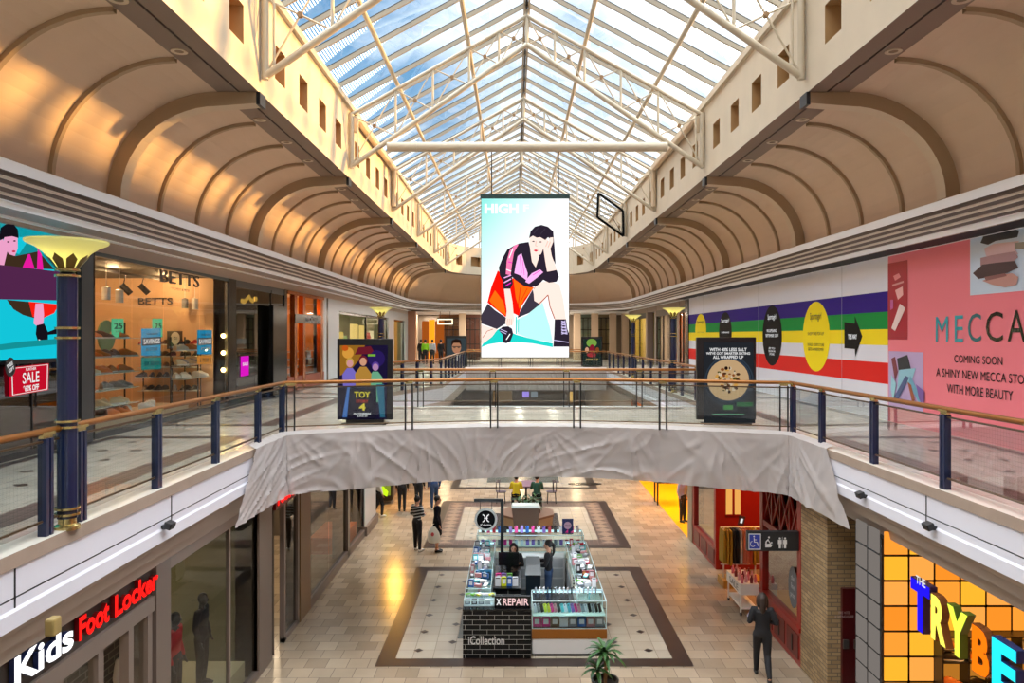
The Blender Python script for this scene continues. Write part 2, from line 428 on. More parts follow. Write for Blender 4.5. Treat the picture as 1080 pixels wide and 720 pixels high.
# frit stripes printed on the lower panes (lighter bands near the eaves)
fr = glass('fritted_glass', '#c2ccd3', .05, .3, .3)
nt_ = fr.node_tree; mixn = [n for n in nt_.nodes if n.type == 'MIX_SHADER'][0]
tcn = nt_.nodes.new('ShaderNodeTexCoord'); spn = nt_.nodes.new('ShaderNodeSeparateXYZ'); nt_.links.new(tcn.outputs['Object'], spn.inputs[0])
pp = nt_.nodes.new('ShaderNodeMath'); pp.operation = 'PINGPONG'; pp.inputs[1].default_value = .03; nt_.links.new(spn.outputs[0], pp.inputs[0])
gt = nt_.nodes.new('ShaderNodeMath'); gt.operation = 'GREATER_THAN'; gt.inputs[1].default_value = .017; nt_.links.new(pp.outputs[0], gt.inputs[0])
dfn = nt_.nodes.new('ShaderNodeBsdfTranslucent'); dfn.inputs[0].default_value = (.7, .74, .76, 1); tpn = nt_.nodes.new('ShaderNodeBsdfTransparent'); mxn = nt_.nodes.new('ShaderNodeMixShader')
nt_.links.new(gt.outputs[0], mxn.inputs[0]); nt_.links.new(tpn.outputs[0], mxn.inputs[1]); nt_.links.new(dfn.outputs[0], mxn.inputs[2]); nt_.links.new(mxn.outputs[0], [n for n in nt_.nodes if n.type == 'OUTPUT_MATERIAL'][0].inputs[0])
f_ = MB()
for s in (-1, 1):
    y = TR0-TRD*3
    while y < YB-1:
        xa, xb = cx+s*(RX1-cx)*.60, cx+s*(RX1-cx)*.985; w_ = TRD/6
        f_.add([(xa, y+.06, rz(xa)-.012), (xb, y+.06, rz(xb)-.012), (xb, y+w_*.8, rz(xb)-.012)], [(0, 1, 2)], fr)
        y += TRD/6
f_.build('frit_pattern', sky_)

# --- floors
def frame(mb, x0, x1, y0, y1, w, z, m):
    mb.quad((x0, y0, z), (x1, y0, z), (x1, y0+w, z), (x0, y0+w, z), m); mb.quad((x0, y1-w, z), (x1, y1-w, z), (x1, y1, z), (x0, y1, z), m)
    mb.quad((x0, y0+w, z), (x0+w, y0+w, z), (x0+w, y1-w, z), (x0, y1-w, z), m); mb.quad((x1-w, y0+w, z), (x1, y0+w, z), (x1, y1-w, z), (x1-w, y1-w, z), m)
def rect(mb, x0, x1, y0, y1, z, m): mb.quad((x0, y0, z), (x1, y0, z), (x1, y1, z), (x0, y1, z), m)
def diamond(mb, x, y, r, z, m): mb.quad((x-r, y, z), (x, y-r, z), (x+r, y, z), (x, y+r, z), m)
fl = MB(); rect(fl, -16, 18, -6, 82, ZL, lowtile)
def pattern_a(y0):
    x0, x1, y1 = -2.80, 3.58, y0+6.35; z = ZL+.004
    rect(fl, x0, x1, y0, y1, z, inlay); frame(fl, x0, x1, y0, y1, .36, z+.003, brown)
    rect(fl, -1.25, 2.0, y0+1.35, y1-1.35, z+.003, grey)
    for xx, o in ((x0+.36+.42, 0), (x0+.36+1.1, .45), (x1-.36-.42, 0), (x1-.36-1.1, .45)):
        for k in range(6):
            yy = y0+.75+o*.0+k*.98+(.42 if o else 0)
            if yy < y1-.4: diamond(fl, xx, yy, .10, z+.004, brown)
def pattern_b(y0):
    x0, x1, y1 = -2.85, 3.62, y0+6.5; z = ZL+.004
    rect(fl, x0, x1, y0, y1, z, inlay); frame(fl, x0, x1, y0, y1, .3, z+.004, brown); frame(fl, x0+.3, x1-.3, y0+.3, y1-.3, .62, z+.003, brownm)
    for k in range(11):
        for xx in (x0+.61, x1-.61): 
            yy = y0+.6+k*.52
            fl.add([(xx-.28, yy-.06, z+.006), (xx+.28, yy-.06, z+.006), (xx, yy+.2, z+.006)], [(0, 1, 2)], mat('tan_mosaic', '#a08874', .3)); fl.add([(xx-.28, yy+.44, z+.006), (xx, yy+.22, z+.006), (xx+.28, yy+.44, z+.006)], [(0, 1, 2)], mat('tan_mosaic', '#a08874', .3))
    frame(fl, x0+2.05, x1-2.05, y0+2.0, y1-2.0, .32, z+.003, mat('dark_inlay', '#3d3836', .25))
    for xx in (x0+1.42, x1-1.42):
        for k in range(9): diamond(fl, xx, y0+1.15+k*.53, .07, z+.004, brown)
pattern_a(14.76); pattern_b(23.0); pattern_a(31.9); pattern_b(40.2); pattern_a(6.6)
struct(fl.build('floor'), 'pale stone tile floor of the lower level with brown inlaid frames')

up = MB()
BF0, BF1 = 15.9, 20.9    # near bridge
LX, RX = -4.58, 5.49     # void edges
SL = -.5
def slab(x0, x1, y0, y1, m=uptile):
    rect(up, x0, x1, y0, y1, 0, m); x0 += .06 if x0 > -17 else 0; x1 -= .06 if x1 < 18 else 0
    up.box(x0, x1, y0+.06, y1-.06, SL, -.006, bulk)
slab(-17, LX, -5.5, 82); slab(RX, 18, -5.5, 82); slab(LX, RX, -5.5, 2.6); slab(LX, RX, 56.5, 82); slab(LX, RX, 44.6, 50.5)
# near bridge with its bowed front edge
BOW = [(LX, 14.9), (-2.2, 15.8), (-.4, 16.15), (1.3, 16.15), (3.1, 15.8), (RX, 14.9)]
up.poly([(x, y, 0) for x, y in BOW]+[(RX, BF1, 0), (LX, BF1, 0)], uptile)
up.poly([(x, y, -.9) for x, y in BOW][::-1]+[(LX, BF1, -.9), (RX, BF1, -.9)][::1], bulk)
up.quad((LX, BF1, -.9), (RX, BF1, -.9), (RX, BF1, 0), (LX, BF1, 0), white)
for (x, y), (x2, y2) in zip(BOW[:-1], BOW[1:]): up.quad((x, y, -.9), (x2, y2, -.9), (x2, y2, 0), (x, y, 0), white)
# left bulge beyond the bridge
up.prism([(LX, 25.6, -.006), (-2.95, 30.2, -.006), (-2.95, 44.6, -.006), (LX, 44.6, -.006)], (0, 0, -.5), bulk)
up.poly([(LX, 25.6, 0), (-2.95, 30.2, 0), (-2.95, 44.6, 0), (LX, 44.6, 0)], uptile)
# frames laid in the walkways
z = .004
for (xa, xb, w1, w2) in ((-8.0, -5.75, .2, .42), (8.68, 6.45, -.2, -.42)):
    for (ya, yb) in ((2, 14.7), (16.4, 24), (25.6, 33), (34.6, 44)):
        for a, w in ((xa, w1), (xb, w2)):
            rect(up, min(a, a+w), max(a, a+w), ya, yb, z, brownm if abs(w) > .3 else brown)
        rect(up, min(xa, xb), max(xa, xb), yb-.28, yb, z+.001, brown); rect(up, min(xa, xb), max(xa, xb), ya, ya+.28, z+.001, brown)
        y = ya+.9
        while y < yb-.6:
            for x in (xa+(xb-xa)*.36, xa+(xb-xa)*.62): diamond(up, x, y, .1, z+.002, brown)
            y += 1.0
rect(up, -3.8, 4.6, 20.2, 20.5, z, brownm)
for x in (-3.4, -2.4, -1.4, -.4, .6, 1.6, 2.6, 3.6, 4.4):
    for y in (18.2, 17.4): diamond(up, x+(y-17)*.3, y, .09, z, brown)
struct(up.build('floor_upper'), 'polished tile floor of the upper walkways and bridges')

# kerbs and fascias along the void, swept straight
def fascia(mb, x, s, y0, y1):
    """x: ledge edge, s: outward (away from void) sign"""
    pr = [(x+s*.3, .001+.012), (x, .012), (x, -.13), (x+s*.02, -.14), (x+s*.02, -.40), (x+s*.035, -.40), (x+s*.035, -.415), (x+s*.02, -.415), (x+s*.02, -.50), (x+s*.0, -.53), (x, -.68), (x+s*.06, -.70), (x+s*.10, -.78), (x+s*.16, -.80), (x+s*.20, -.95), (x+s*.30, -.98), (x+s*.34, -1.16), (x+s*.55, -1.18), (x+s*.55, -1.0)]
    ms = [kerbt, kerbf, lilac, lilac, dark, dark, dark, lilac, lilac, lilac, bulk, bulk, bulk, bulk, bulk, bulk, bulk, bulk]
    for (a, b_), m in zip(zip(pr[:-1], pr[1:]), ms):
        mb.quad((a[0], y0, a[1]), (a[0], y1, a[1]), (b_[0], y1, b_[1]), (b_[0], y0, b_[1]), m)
    y = y0+1.1
    while y < y1:    # panel joints
        mb.box(*sorted((x+s*.012, x+s*.024)), y-.008, y+.008, -.5, -.14, dark); y += 3.1
for nm, x, s, runs in (('trim_4', LX, -1, [(2.6, 14.95), (20.9, 25.7)]), ('trim_5', RX, 1, [(2.6, 14.95), (20.9, 44.6)])):
    f = MB()
    for a, b2 in runs: fascia(f, x, s, a, b2)
    struct(f.build(nm), 'white fascia with stone kerb along the upper walkway edge')
f = MB()
a, b2 = Vector((LX, 25.6, 0)), Vector((-2.95, 30.2, 0))
for (p, q) in ((a, b2), (b2, Vector((-2.95, 44.6, 0)))):
    for z0, z1, m in ((.012, -.13, kerbf), (-.13, -.68, lilac), (-.68, -1.1, bulk)):
        f.quad((p.x+.01, p.y-.01, z0), (q.x+.01, q.y-.01, z0), (q.x+.01, q.y-.01, z1), (p.x+.01, p.y-.01, z1), m)
struct(f.build('trim_6'), 'white fascia of the splayed walkway edge')
f = MB(); f.box(LX, RX, 20.88, 20.96, -.9, .012, white); f.box(LX, RX, 2.6, 2.7, -1.1, .012, white); struct(f.build('trim_7'))
# lower ceiling under the walkways
lc = MB()
lc.box(-17, LX-.5, -5.5, 82, -1.12, -.9, white); lc.box(RX+.5, 18, -5.5, 82, -1.12, -.9, white); lc.box(LX, RX, 44.7, 50.4, -1.1, -.6, white); lc.box(LX-.5, RX+.5, 56.6, 82, -1.1, -.6, white)
struct(lc.build('ceiling_lower'), 'white ceiling of the lower level under the walkways')
# outer shell
sh = mat('back_of_house_wall', '#8f857a', .8)
o = MB(); o.box(-17.2, -17, -6, 82, ZL, 6.6, sh); struct(o.build('wall_outer_left'))
o = MB(); o.box(18, 18.2, -6, 82, ZL, 6.6, sh); struct(o.build('wall_outer_right'))
o = MB(); o.box(-17, 18, 82, 82.2, ZL, 6.6, sh); struct(o.build('wall_outer_back'))
o = MB(); o.box(-17, 18, -5.7, -5.5, ZL, 6.6, sh); o.box(-5.2, 5.9, -5.7, -5.5, 6.6, 11.5, cream); struct(o.build('wall_front'))
o = MB(); o.box(-17, -8.0, -6, 57.8, 6.5, 6.6, sh); o.box(8.7, 18, -6, 57.8, 6.5, 6.6, sh); o.box(-17, 18, 57.2, 82, 6.5, 6.6, sh)
for x0, x1 in ((-8.1, -5.2), (5.9, 8.8)): o.box(x0, x1, -6, 57.8, 6.66, 6.72, sh)
struct(o.build('ceiling_roof_deck'))
o = MB(); o.box(-17, -8.0, -6, 82, 3.86, 3.92, white); o.box(8.7, 18, -6, 82, 3.86, 3.92, white); o.box(-8.0, 8.7, 58, 82, 3.86, 3.92, white); struct(o.build('ceiling_upper'), 'flat white ceiling over the upper shops and far concourse')
# ================= roof trusses
HUB = mat('brace_hub', '#8a6a44', .5)
NX = [0, 30/189, 62/189, 101/189, 141/189, 1.0]
W0 = 5.02
def tz_top(x): return 8.3+(11.12-8.3)*(1-abs(x)/W0)
def tz_bot(x): return 6.82+(10.3-6.82)*(1-abs(x)/W0)
def make_truss(y, label, black=False):
    t = thing('roof_truss', label, 'roof truss', (cx, y, 6.8), group='roof trusses under the skylight')
    B = lambda n, mb, sm=True: mb.build(n, t, smooth=sm, world=False)
    V = lambda x, z: (x, 0, z-6.8)
    for s in (-1, 1):
        B('top_chord', MB().tube(V(s*W0, tz_top(W0)), V(0, tz_top(0)), .055, steelw, 10))
        B('bottom_chord', MB().tube(V(s*W0, tz_bot(W0)), V(0, tz_bot(0)), .07, steelw, 12))
        B('wall_post', MB().tube(V(s*(W0-.02), 6.78), V(s*(W0-.02), 8.36), .07, steelw, 10).tube(V(s*(W0-.19), 6.95), V(s*(W0-.19), 8.28), .03, steelw, 8))
        for i in range(1, 6):
            xa, xb = s*NX[i-1]*W0, s*NX[i]*W0
            if i < 5: B('web_post', MB().tube(V(xb, tz_bot(xb)), V(xb, tz_top(xb)), .035, steelw))
            if i > 0:
                a, b_, c, d = (xa, tz_bot(xa)), (xb, tz_top(xb)), (xa, tz_top(xa)), (xb, tz_bot(xb))
                B('cross_brace', MB().tube(V(*a), V(*b_), .02, steelw, 6).tube(V(*c), V(*d), .02, steelw, 6))
                # crossing point
                den = (b_[0]-a[0])*(d[1]-c[1])-(b_[1]-a[1])*(d[0]-c[0]); u = ((c[0]-a[0])*(d[1]-c[1])-(c[1]-a[1])*(d[0]-c[0]))/den
                px, pz = a[0]+(b_[0]-a[0])*u, a[1]+(b_[1]-a[1])*u
                B('brace_hub', MB().tube((px, -.04, pz-6.8), (px, .04, pz-6.8), .055, HUB, 10))
    B('king_post', MB().tube(V(0, tz_bot(0)-.02), V(0, 11.3), .05, steelw, 10))
    return t
T_LAB = ['cream tubular roof truss cut by the top edge, nearest of all', 'cream roof truss whose feet carry the long horizontal tie tube', 'cream roof truss next beyond the tie tube and hanging screen',
         'cream roof truss with a black cross-braced frame on its right foot', 'cream roof truss first beyond the black cross-braced frame', 'small cream roof truss last before the far gable']
proto = None
for k in range(-1, 6):
    y = TR0+TRD*k
    if k == -1: continue
    if proto is None: proto = make_truss(y, T_LAB[0])
    else: dup(proto, (cx, y, 6.8), label=T_LAB[k])
# black frame at the right foot of the fourth truss
t = thing('braced_frame', 'black metal frame with crossed wires under the right of the roof', 'metal frame', (4.2, TR0+TRD*3-.2, 6.9))
yb = TR0+TRD*3-.22
P = [PY(631, 204, yb), PY(657, 222, yb), PY(657.5, 249, yb), PY(630, 229, yb)]
m = MB()
for i in range(4): m.tube(P[i], P[(i+1) % 4], .07, mat('frame_black', '#050505', .7, spec=.1), 4)
m.build('outer_frame', t)
m = MB(); m.tube(P[0], P[2], .014, dark, 6); m.tube(P[1], P[3], .014, dark, 6); m.build('cross_wire', t)
# tie tube
t = thing('tie_tube', 'long round cream tube spanning the roof above the screen', 'roof tube', (cx, TR0+TRD, 7.35))
m = MB(); m.tube((-3.62, TR0+TRD-.1, 7.36), (4.32, TR0+TRD-.1, 7.36), .135, steelw, 20); m.build('tube', t, smooth=True)
for x in (-2.8, -1.6, -.4, 1.35, 2.3, 3.1):
    m = MB(); m.tube((x-.03, TR0+TRD-.1, 7.36), (x+.03, TR0+TRD-.1, 7.36), .145, steelw, 20); m.build('collar', t, smooth=True)
# gutter trunking on the walls beyond the second truss
for s, x in ((-1, -4.63), (1, 5.31)):
    for k in (1,):
        m = MB(); y0, y1 = TR0+TRD*k+.35, TR0+TRD*(k+1)-.2
        m.path([(x, y0, 7.9), (x, y0, 8.25), (x, y0+.3, 8.36), (x, y1, 8.36), (x, y1+.1, 8.2), (x, y1+.1, 6.95)], .1, ribl, 8)
        tag(m.build('drain_pipe', smooth=True), 'tan drain pipe along the top of the %s atrium wall' % ('sunlit' if s < 0 else 'shaded'), 'pipe')

# ================= recessed downlights in the soffit and cctv stubs
dl_ring = mat('downlight_ring', '#b9a88f', .4); dl_in = mat('downlight_lens', '#8a7a68', .2)
first = None
for s, x in ((-1, -4.75-.56), (1, 5.43+.56)):
    for k in range(-1, 6):
        for o in (1.6, 3.4, 5.2):
            y = TR0+TRD*k+o
            if y > 48 or y < 7.5: continue
            lab = 'round recessed downlight in the %s vault soffit' % ('sunlit' if s < 0 else 'shaded')
            if first is None:
                t = thing('downlight', lab, 'ceiling light', (x, y, 6.5), group='recessed downlights in the vault soffit')
                MB().lathe((0, 0, 0), [(.07, -.006), (.13, -.012), (.13, .0), (.12, .0)], dl_ring, 20, cap=False).build('ring', t, world=False, smooth=True)
                MB().lathe((0, 0, 0), [(.001, -.004), (.08, -.004)], dl_in, 20, cap=False).build('lens', t, world=False)
                first = t
            else: dup(first, (x, y, 6.5), label=lab)
# ================= balustrades
def balustrade(label, runs, posts, twin=False, glassrun=True, name='balustrade', z=0.0, rail=True, pw=.045, pm=None):
    """runs: plan polyline of the handrail; posts: list of plan points with direction"""
    pm = pm or navy
    c = runs[0]
    t = thing(name, label, 'balustrade', (c[0], c[1], z))
    H = MB(); H.path([(x, y, z+1.05) for x, y in runs], .036, bronze, 10); H.build('handrail', t, smooth=True)
    m = MB(); m.path([(x, y, z+.95) for x, y in runs], .014, railm, 6); m.build('top_rod', t)
    m = MB(); m.path([(x, y, z+.16) for x, y in runs], .014, railm, 6); m.build('bottom_rod', t)
    for (a, b) in zip(runs[:-1], runs[1:]):
        a, b = Vector(a), Vector(b); L = (b-a).length
        if L < .2: continue
        d = (b-a)/L; a2, b2 = a+d*.03, b-d*.03
        g = MB(); g.quad((a2.x, a2.y, z+.17), (b2.x, b2.y, z+.17), (b2.x, b2.y, z+.94), (a2.x, a2.y, z+.94), balg); g.build('glass_panel', t)
    for (x, y, dx, dy) in posts:
        m = MB(); ang = math.atan2(dy, dx)
        if twin:
            for s in (-1, 1): m.cbox((x+dx*s*.075, y+dy*s*.075, z+.49), .03, .07, .98, dark, rz=ang)
        else:
            m.cbox((x-dx*.035, y-dy*.035, z+.49), pw, .09, .98, pm, rz=ang); m.cbox((x+dx*.035, y+dy*.035, z+.49), pw, .09, .98, pm, rz=ang)
        m.build('post', t)
        m = MB(); m.cbox((x, y, z+1.0), .15, .05, .035, brass, rz=ang); m.cbox((x, y, z+1.03), .20, .075, .03, brass, rz=ang); m.build('rail_bracket', t)
    return t
LXP, RXP = -4.675, 5.585
lp = [2.9, 3.98, 5.87]+[7.67-.32, 7.67+.32]+[9.66, 11.55, 13.45]
balustrade('navy post balustrade with bronze rail along the walkway before the shoe shop', [(LXP, 2.6), (LXP, 14.95)], [(LXP, y, 0, 1) for y in (3.98, 5.87, 7.37, 7.95, 9.66, 11.55, 13.45, 14.85)])
balustrade('navy post balustrade with bronze rail facing the pink hoarding', [(RXP, 2.6), (RXP, 14.95)], [(RXP, y, 0, 1) for y in (4.1, 6.0, 7.8, 9.6, 11.5, 13.45, 14.85)])
BR = [(LXP, 14.98), (-2.25, 15.72), (-.45, 16.05), (1.35, 16.05), (3.15, 15.72), (RXP, 14.98)]
def twins(P):
    out = []
    for i, (x, y) in enumerate(P):
        out.append((x, y, 1, 0))
    return out
balustrade('thin twin post balustrade on the near bridge above the plastic sheet', BR, [(LXP+.12, 15.02, .95, .3)]+[(x, y, 1, 0) for x, y in BR[1:-1]]+[(RXP-.12, 15.02, .95, -.3)], twin=True)
balustrade('thin twin post balustrade on the back edge of the near bridge', [(LXP, 20.8), (RXP, 20.8)], [(x, 20.8, 1, 0) for x in (-4.6, -2.65, -.62, 1.45, 3.5, 5.45)], twin=True)
ys = [20.9, 22.8, 24.7, 26.6, 28.5, 30.4, 32.3, 34.2, 36.1, 38, 39.9, 41.8, 43.7]
balustrade('navy post balustrade along the far right side of the second opening', [(RXP, 20.9), (RXP, 44.5)], [(RXP, y, 0, 1) for y in ys], pm=navy)
balustrade('short balustrade along the left edge just beyond the near bridge', [(LXP, 20.9), (LXP, 25.6)], [(LXP, y, 0, 1) for y in (22, 23.8, 25.5)])
dd = Vector((1.63, 4.6)).normalized()
balustrade('splayed balustrade with a thick rounded corner beyond the near bridge', [(LXP, 25.7), (-3.05, 30.3)], [(LXP+dd.x*q, 25.7+dd.y*q, dd.x, dd.y) for q in (.4, 1.6, 2.8, 4.0)])
balustrade('balustrade receding beside the people in the far left walkway', [(-3.05, 30.4), (-3.05, 44.5)], [(-3.05, y, 0, 1) for y in (30.6, 32.5, 34.4, 36.3, 38.2, 40.1, 42, 43.9)])
balustrade('glass balustrade of the far bridge under the hanging screen', [(-3.0, 44.7), (RXP, 44.7)], [(x, 44.7, 1, 0) for x in (-2.8, -.9, 1.0, 2.9, 4.8)], twin=True)
balustrade('rear balustrade of the far bridge', [(LXP, 50.4), (RXP, 50.4)], [(x, 50.4, 1, 0) for x in (-2.8, -.9, 1.0, 2.9, 4.8)], twin=True)
# ---- lamp posts
bowl_g = mat('lamp_bowl_glass', '#bcb87c', .25, emis='#e8e8a0', es=.12)
_nt = bowl_g.node_tree; _t = _nt.nodes.new('ShaderNodeBsdfTranslucent'); _t.inputs[0].default_value = (.75, .73, .42, 1); _m = _nt.nodes.new('ShaderNodeMixShader'); _m.inputs[0].default_value = .5
_nt.links.new(_nt.nodes['Principled BSDF'].outputs[0], _m.inputs[1]); _nt.links.new(_t.outputs[0], _m.inputs[2]); _nt.links.new(_m.outputs[0], _nt.nodes['Material Output'].inputs[0])
bulbm = glow('lamp_bulb', '#fff3c0', 25)
leafm = mat('dark_bronze_leaf', '#6b5420', .35, metal=.6)
def lamp_post(loc, label):
    t = thing('lamp_post', label, 'lamp post', loc, group='uplighter lamp posts on the balustrades')
    B = lambda n, m, sm=True, par=None: m.build(n, par or t, smooth=sm, world=False)
    n = 40
    m = MB(); m.lathe((0, 0, 0), [(.001, .12), (.095, .12), (.095, 2.62), (.06, 2.66), (.001, 2.66)], navy, 12)
    for k in range(6): a = k*PI/3; m.tube((math.cos(a)*.075, math.sin(a)*.075, .12), (math.cos(a)*.075, math.sin(a)*.075, 2.6), .026, navy, 8)
    B('pole', m)
    m = MB(); m.lathe((0, 0, 0), [(.001, 0), (.12, 0), (.12, .04), (.085, .06), (.085, .12), (.001, .12)], brass, 24); B('base', m)
    for z in (.16, .22, 1.06, 1.12, 1.98, 2.08, 2.62, 2.68):
        m = MB(); m.lathe((0, 0, 0), [(.09, z-.012), (.118, z-.012), (.118, z+.012), (.09, z+.012)], brass, 24); B('collar', m)
    m = MB(); pr = [(.07, 2.66), (.10, 2.70), (.15, 2.78), (.22, 2.86), (.30, 2.92), (.37, 2.95), (.385, 2.965), (.385, 2.985), (.36, 2.98), (.29, 2.945), (.21, 2.885), (.14, 2.80), (.09, 2.74), (.05, 2.70)]
    m.lathe((0, 0, 0), pr, bowl_g, n, cap=False); B('lamp_bowl', m)
    for k in range(8):
        a = k*PI/4; ca, sa = math.cos(a), math.sin(a); wv = Vector((-sa, ca, 0))
        c = lambda r, z, w: Vector((ca*r, sa*r, z))+wv*w
        m = MB(); m.add([c(.075, 2.665, -.03), c(.075, 2.665, .03), c(.165, 2.785, .052), c(.215, 2.84, .0), c(.165, 2.785, -.052)], [(0, 1, 2, 3, 4)], leafm); B('leaf_ornament', m, False)
    m = MB(); m.ball((0, 0, 2.86), .07, bulbm); B('bulb', m)
    return t
lp0 = lamp_post((LXP+.04, 7.66, 0), 'navy lamp post with glowing glass bowl, standing nearest on the left rail')
dup(lp0, (LXP+.04, 25.6, 0), label='lamp post behind the dark film poster, before the white shopfront')
dup(lp0, (RXP, 26.0, 0), label='lamp post beside the black end post of the striped hoarding')
dup(lp0, (RXP, 34.9, 0), label='lamp post between the striped hoarding and the far bridge poster')
dup(lp0, (7.6, 66, 0), label='small distant lamp post beyond the hanging screen')
for x, y in ((LXP, 7.66), (LXP, 25.6), (RXP, 26.0), (RXP, 34.9)): lamp('POINT', (x, y, 2.93), 14, '#ffe2a0', .05, name='lamp_post_light')

# ---- plastic sheet over the bridge front
def plastic_mat():
    m = mat('plastic_sheet', '#bdb6b5', .38, spec=.6); nt = m.node_tree; b = nt.nodes['Principled BSDF']; L = nt.links.new
    tr = nt.nodes.new('ShaderNodeBsdfTranslucent'); tr.inputs[0].default_value = (*lin('#c9c0b8'), 1)
    tp = nt.nodes.new('ShaderNodeBsdfTransparent')
    m1 = nt.nodes.new('ShaderNodeMixShader'); m1.inputs[0].default_value = .22; L(b.outputs[0], m1.inputs[1]); L(tr.outputs[0], m1.inputs[2])
    m2 = nt.nodes.new('ShaderNodeMixShader'); m2.inputs[0].default_value = .05; L(m1.outputs[0], m2.inputs[1]); L(tp.outputs[0], m2.inputs[2])
    L(m2.outputs[0], nt.nodes['Material Output'].inputs[0]); return m
plas = plastic_mat()
SHEAR_ENDS = [True]
def sheet(path, zt, zb, seed, name, label, anchors):
    """path: plan polyline of the hem; folds fan out from anchor points along the top"""
    P = [Vector(p) for p in path]; Ls = [0]
    for a, b in zip(P[:-1], P[1:]): Ls.append(Ls[-1]+(b-a).length)
    T = Ls[-1]; N, K = int(T*26), 30; mb = MB(); vs = []
    for i in range(N+1):
        s = T*i/N; j = max(k for k in range(len(Ls)-1) if Ls[k] <= s+1e-9); u = (s-Ls[j])/(Ls[j+1]-Ls[j])
        # soften the corners
        p = P[j].lerp(P[j+1], u); t = (P[j+1]-P[j]).normalized()
        nrm = Vector((t.y, -t.x))
        for k in range(K+1):
            v = k/K; d = 0
            for (a, w, f) in anchors:
                ds = s-a; rr = math.hypot(ds, v*1.15+.05)
                ang = math.atan2(ds, v*1.15+.05)
                fall = math.exp(-(ds/w)**2)
                d += fall*max(0, 1-abs(noise.noise((ang*f*.32+a*5, rr*.5, a)))*4)**2*.045*min(1, rr*1.6)
            k2 = 1.7*math.tanh(3*noise.noise((s*.3+seed, 0, seed)))+.5
            q = noise.noise(((s+k2*v)*2.3, (s-k2*v)*.35, seed)); d += .038*max(0, 1-abs(q)*3.5)**2
            q = noise.noise(((s+(k2+.8)*v)*4.6, (s-v)*.5, seed+4)); d += .012*max(0, 1-abs(q)*3)
            d += .035*noise.noise((s*.9, v*1.2, seed+9))
            d *= .25+.75*math.sin(min(1, v*1.25+.05)*PI/2)
            z = zt(s/T)+(zb(s/T)-zt(s/T))*v+.012*noise.noise((s*7, v*3, 2))
            u_ = s/T; e_ = max(0, 1-u_/.11, 1-(1-u_)/.11); sh_ = -1.0*v*e_ if SHEAR_ENDS[0] else 0
            if v == 0: vs.append((p.x-nrm.x*.10, p.y-nrm.y*.10, zt(s/T)+.02))
            else: vs.append((p.x+nrm.x*(.03+d), p.y+nrm.y*(.03+d)+sh_, z))
    fs = [(i*(K+1)+k, i*(K+1)+k+1, (i+1)*(K+1)+k+1, (i+1)*(K+1)+k) for i in range(N) for k in range(K)]
    mb.add(vs, fs, plas); o = mb.build(name, smooth=True, loc=(P[0].x, P[0].y, 0)); tag(o, label, 'plastic sheet'); return o
path = [(LX, 13.0), (LX, 14.75), (LX+.35, 15.0)]+BOW[1:-1]+[(RX-.35, 15.0), (RX, 14.75), (RX, 13.0)]
T_ = 13.9
def zb(u):
    base = -1.12-.05*math.sin(u*9)
    return base
sheet(path, lambda u: .06+.0*u, zb, 4.2, 'plastic_sheet', 'creased translucent plastic sheet wrapped over the front of the near bridge',
      [(1.8, 1.6, 9), (4.6, 1.5, 11), (7.2, 1.3, 12), (9.1, 1.4, 10), (11.0, 1.5, 12), (12.6, 1.3, 10), (3.2, .9, 8)])
SHEAR_ENDS[0] = False
sheet([(-2.95, 44.4), (RX, 44.4)], lambda u: .1, lambda u: -1.25, 1.1, 'plastic_sheet', 'plastic sheet hung over the front of the far bridge', [(1, 1, 8), (4, 1.5, 8), (7, 1.2, 8)])
# ================= pictures made of flat shapes on a screen or poster
class Pic:
    """draws traced shapes, each a hair in front of the one before, on a plane facing the viewer"""
    def __init__(s, f, eps=.0015): s.f = f; s.k = 0; s.mb = MB(); s.eps = eps
    def poly(s, pts, m):
        s.k += 1; s.mb.poly([s.f(x, y, s.k*s.eps) for x, y in pts], m); return s
    def ell(s, x, y, a, b, m, n=16):
        return s.poly([(x+a*math.cos(2*PI*i/n), y+b*math.sin(2*PI*i/n)) for i in range(n)], m)
    def line(s, pts, w, m):
        s.k += 1
        for (x0, y0), (x1, y1) in zip(pts[:-1], pts[1:]):
            l = math.hypot(x1-x0, y1-y0) or 1; nx, ny = -(y1-y0)/l*w/2, (x1-x0)/l*w/2
            s.mb.poly([s.f(x0+nx, y0+ny, s.k*s.eps), s.f(x1+nx, y1+ny, s.k*s.eps), s.f(x1-nx, y1-ny, s.k*s.eps), s.f(x0-nx, y0-ny, s.k*s.eps)], m)
        return s
def gradmat(name, c0, c1, p0, p1, es):
    """lit screen picture whose ground runs from colour c0 at point p0 to c1 at p1 (object space)"""
    m = bpy.data.materials.new(name); m.use_nodes = True; nt = m.node_tree; nt.nodes.clear(); L = nt.links.new
    tc = nt.nodes.new('ShaderNodeTexCoord'); mp = nt.nodes.new('ShaderNodeVectorMath'); mp.operation = 'SUBTRACT'; L(tc.outputs['Object'], mp.inputs[0]); mp.inputs[1].default_value = p0
    d = Vector(p1)-Vector(p0); dt = nt.nodes.new('ShaderNodeVectorMath'); dt.operation = 'DOT_PRODUCT'; L(mp.outputs[0], dt.inputs[0]); dt.inputs[1].default_value = d/d.length_squared
    r = nt.nodes.new('ShaderNodeValToRGB'); L(dt.outputs['Value'], r.inputs[0]); r.color_ramp.elements[0].color = (*lin(c0), 1); r.color_ramp.elements[1].color = (*lin(c1), 1)
    e = nt.nodes.new('ShaderNodeEmission'); L(r.outputs[0], e.inputs[0]); e.inputs[1].default_value = es*.74
    o = nt.nodes.new('ShaderNodeOutputMaterial'); L(e.outputs[0], o.inputs[0]); return m
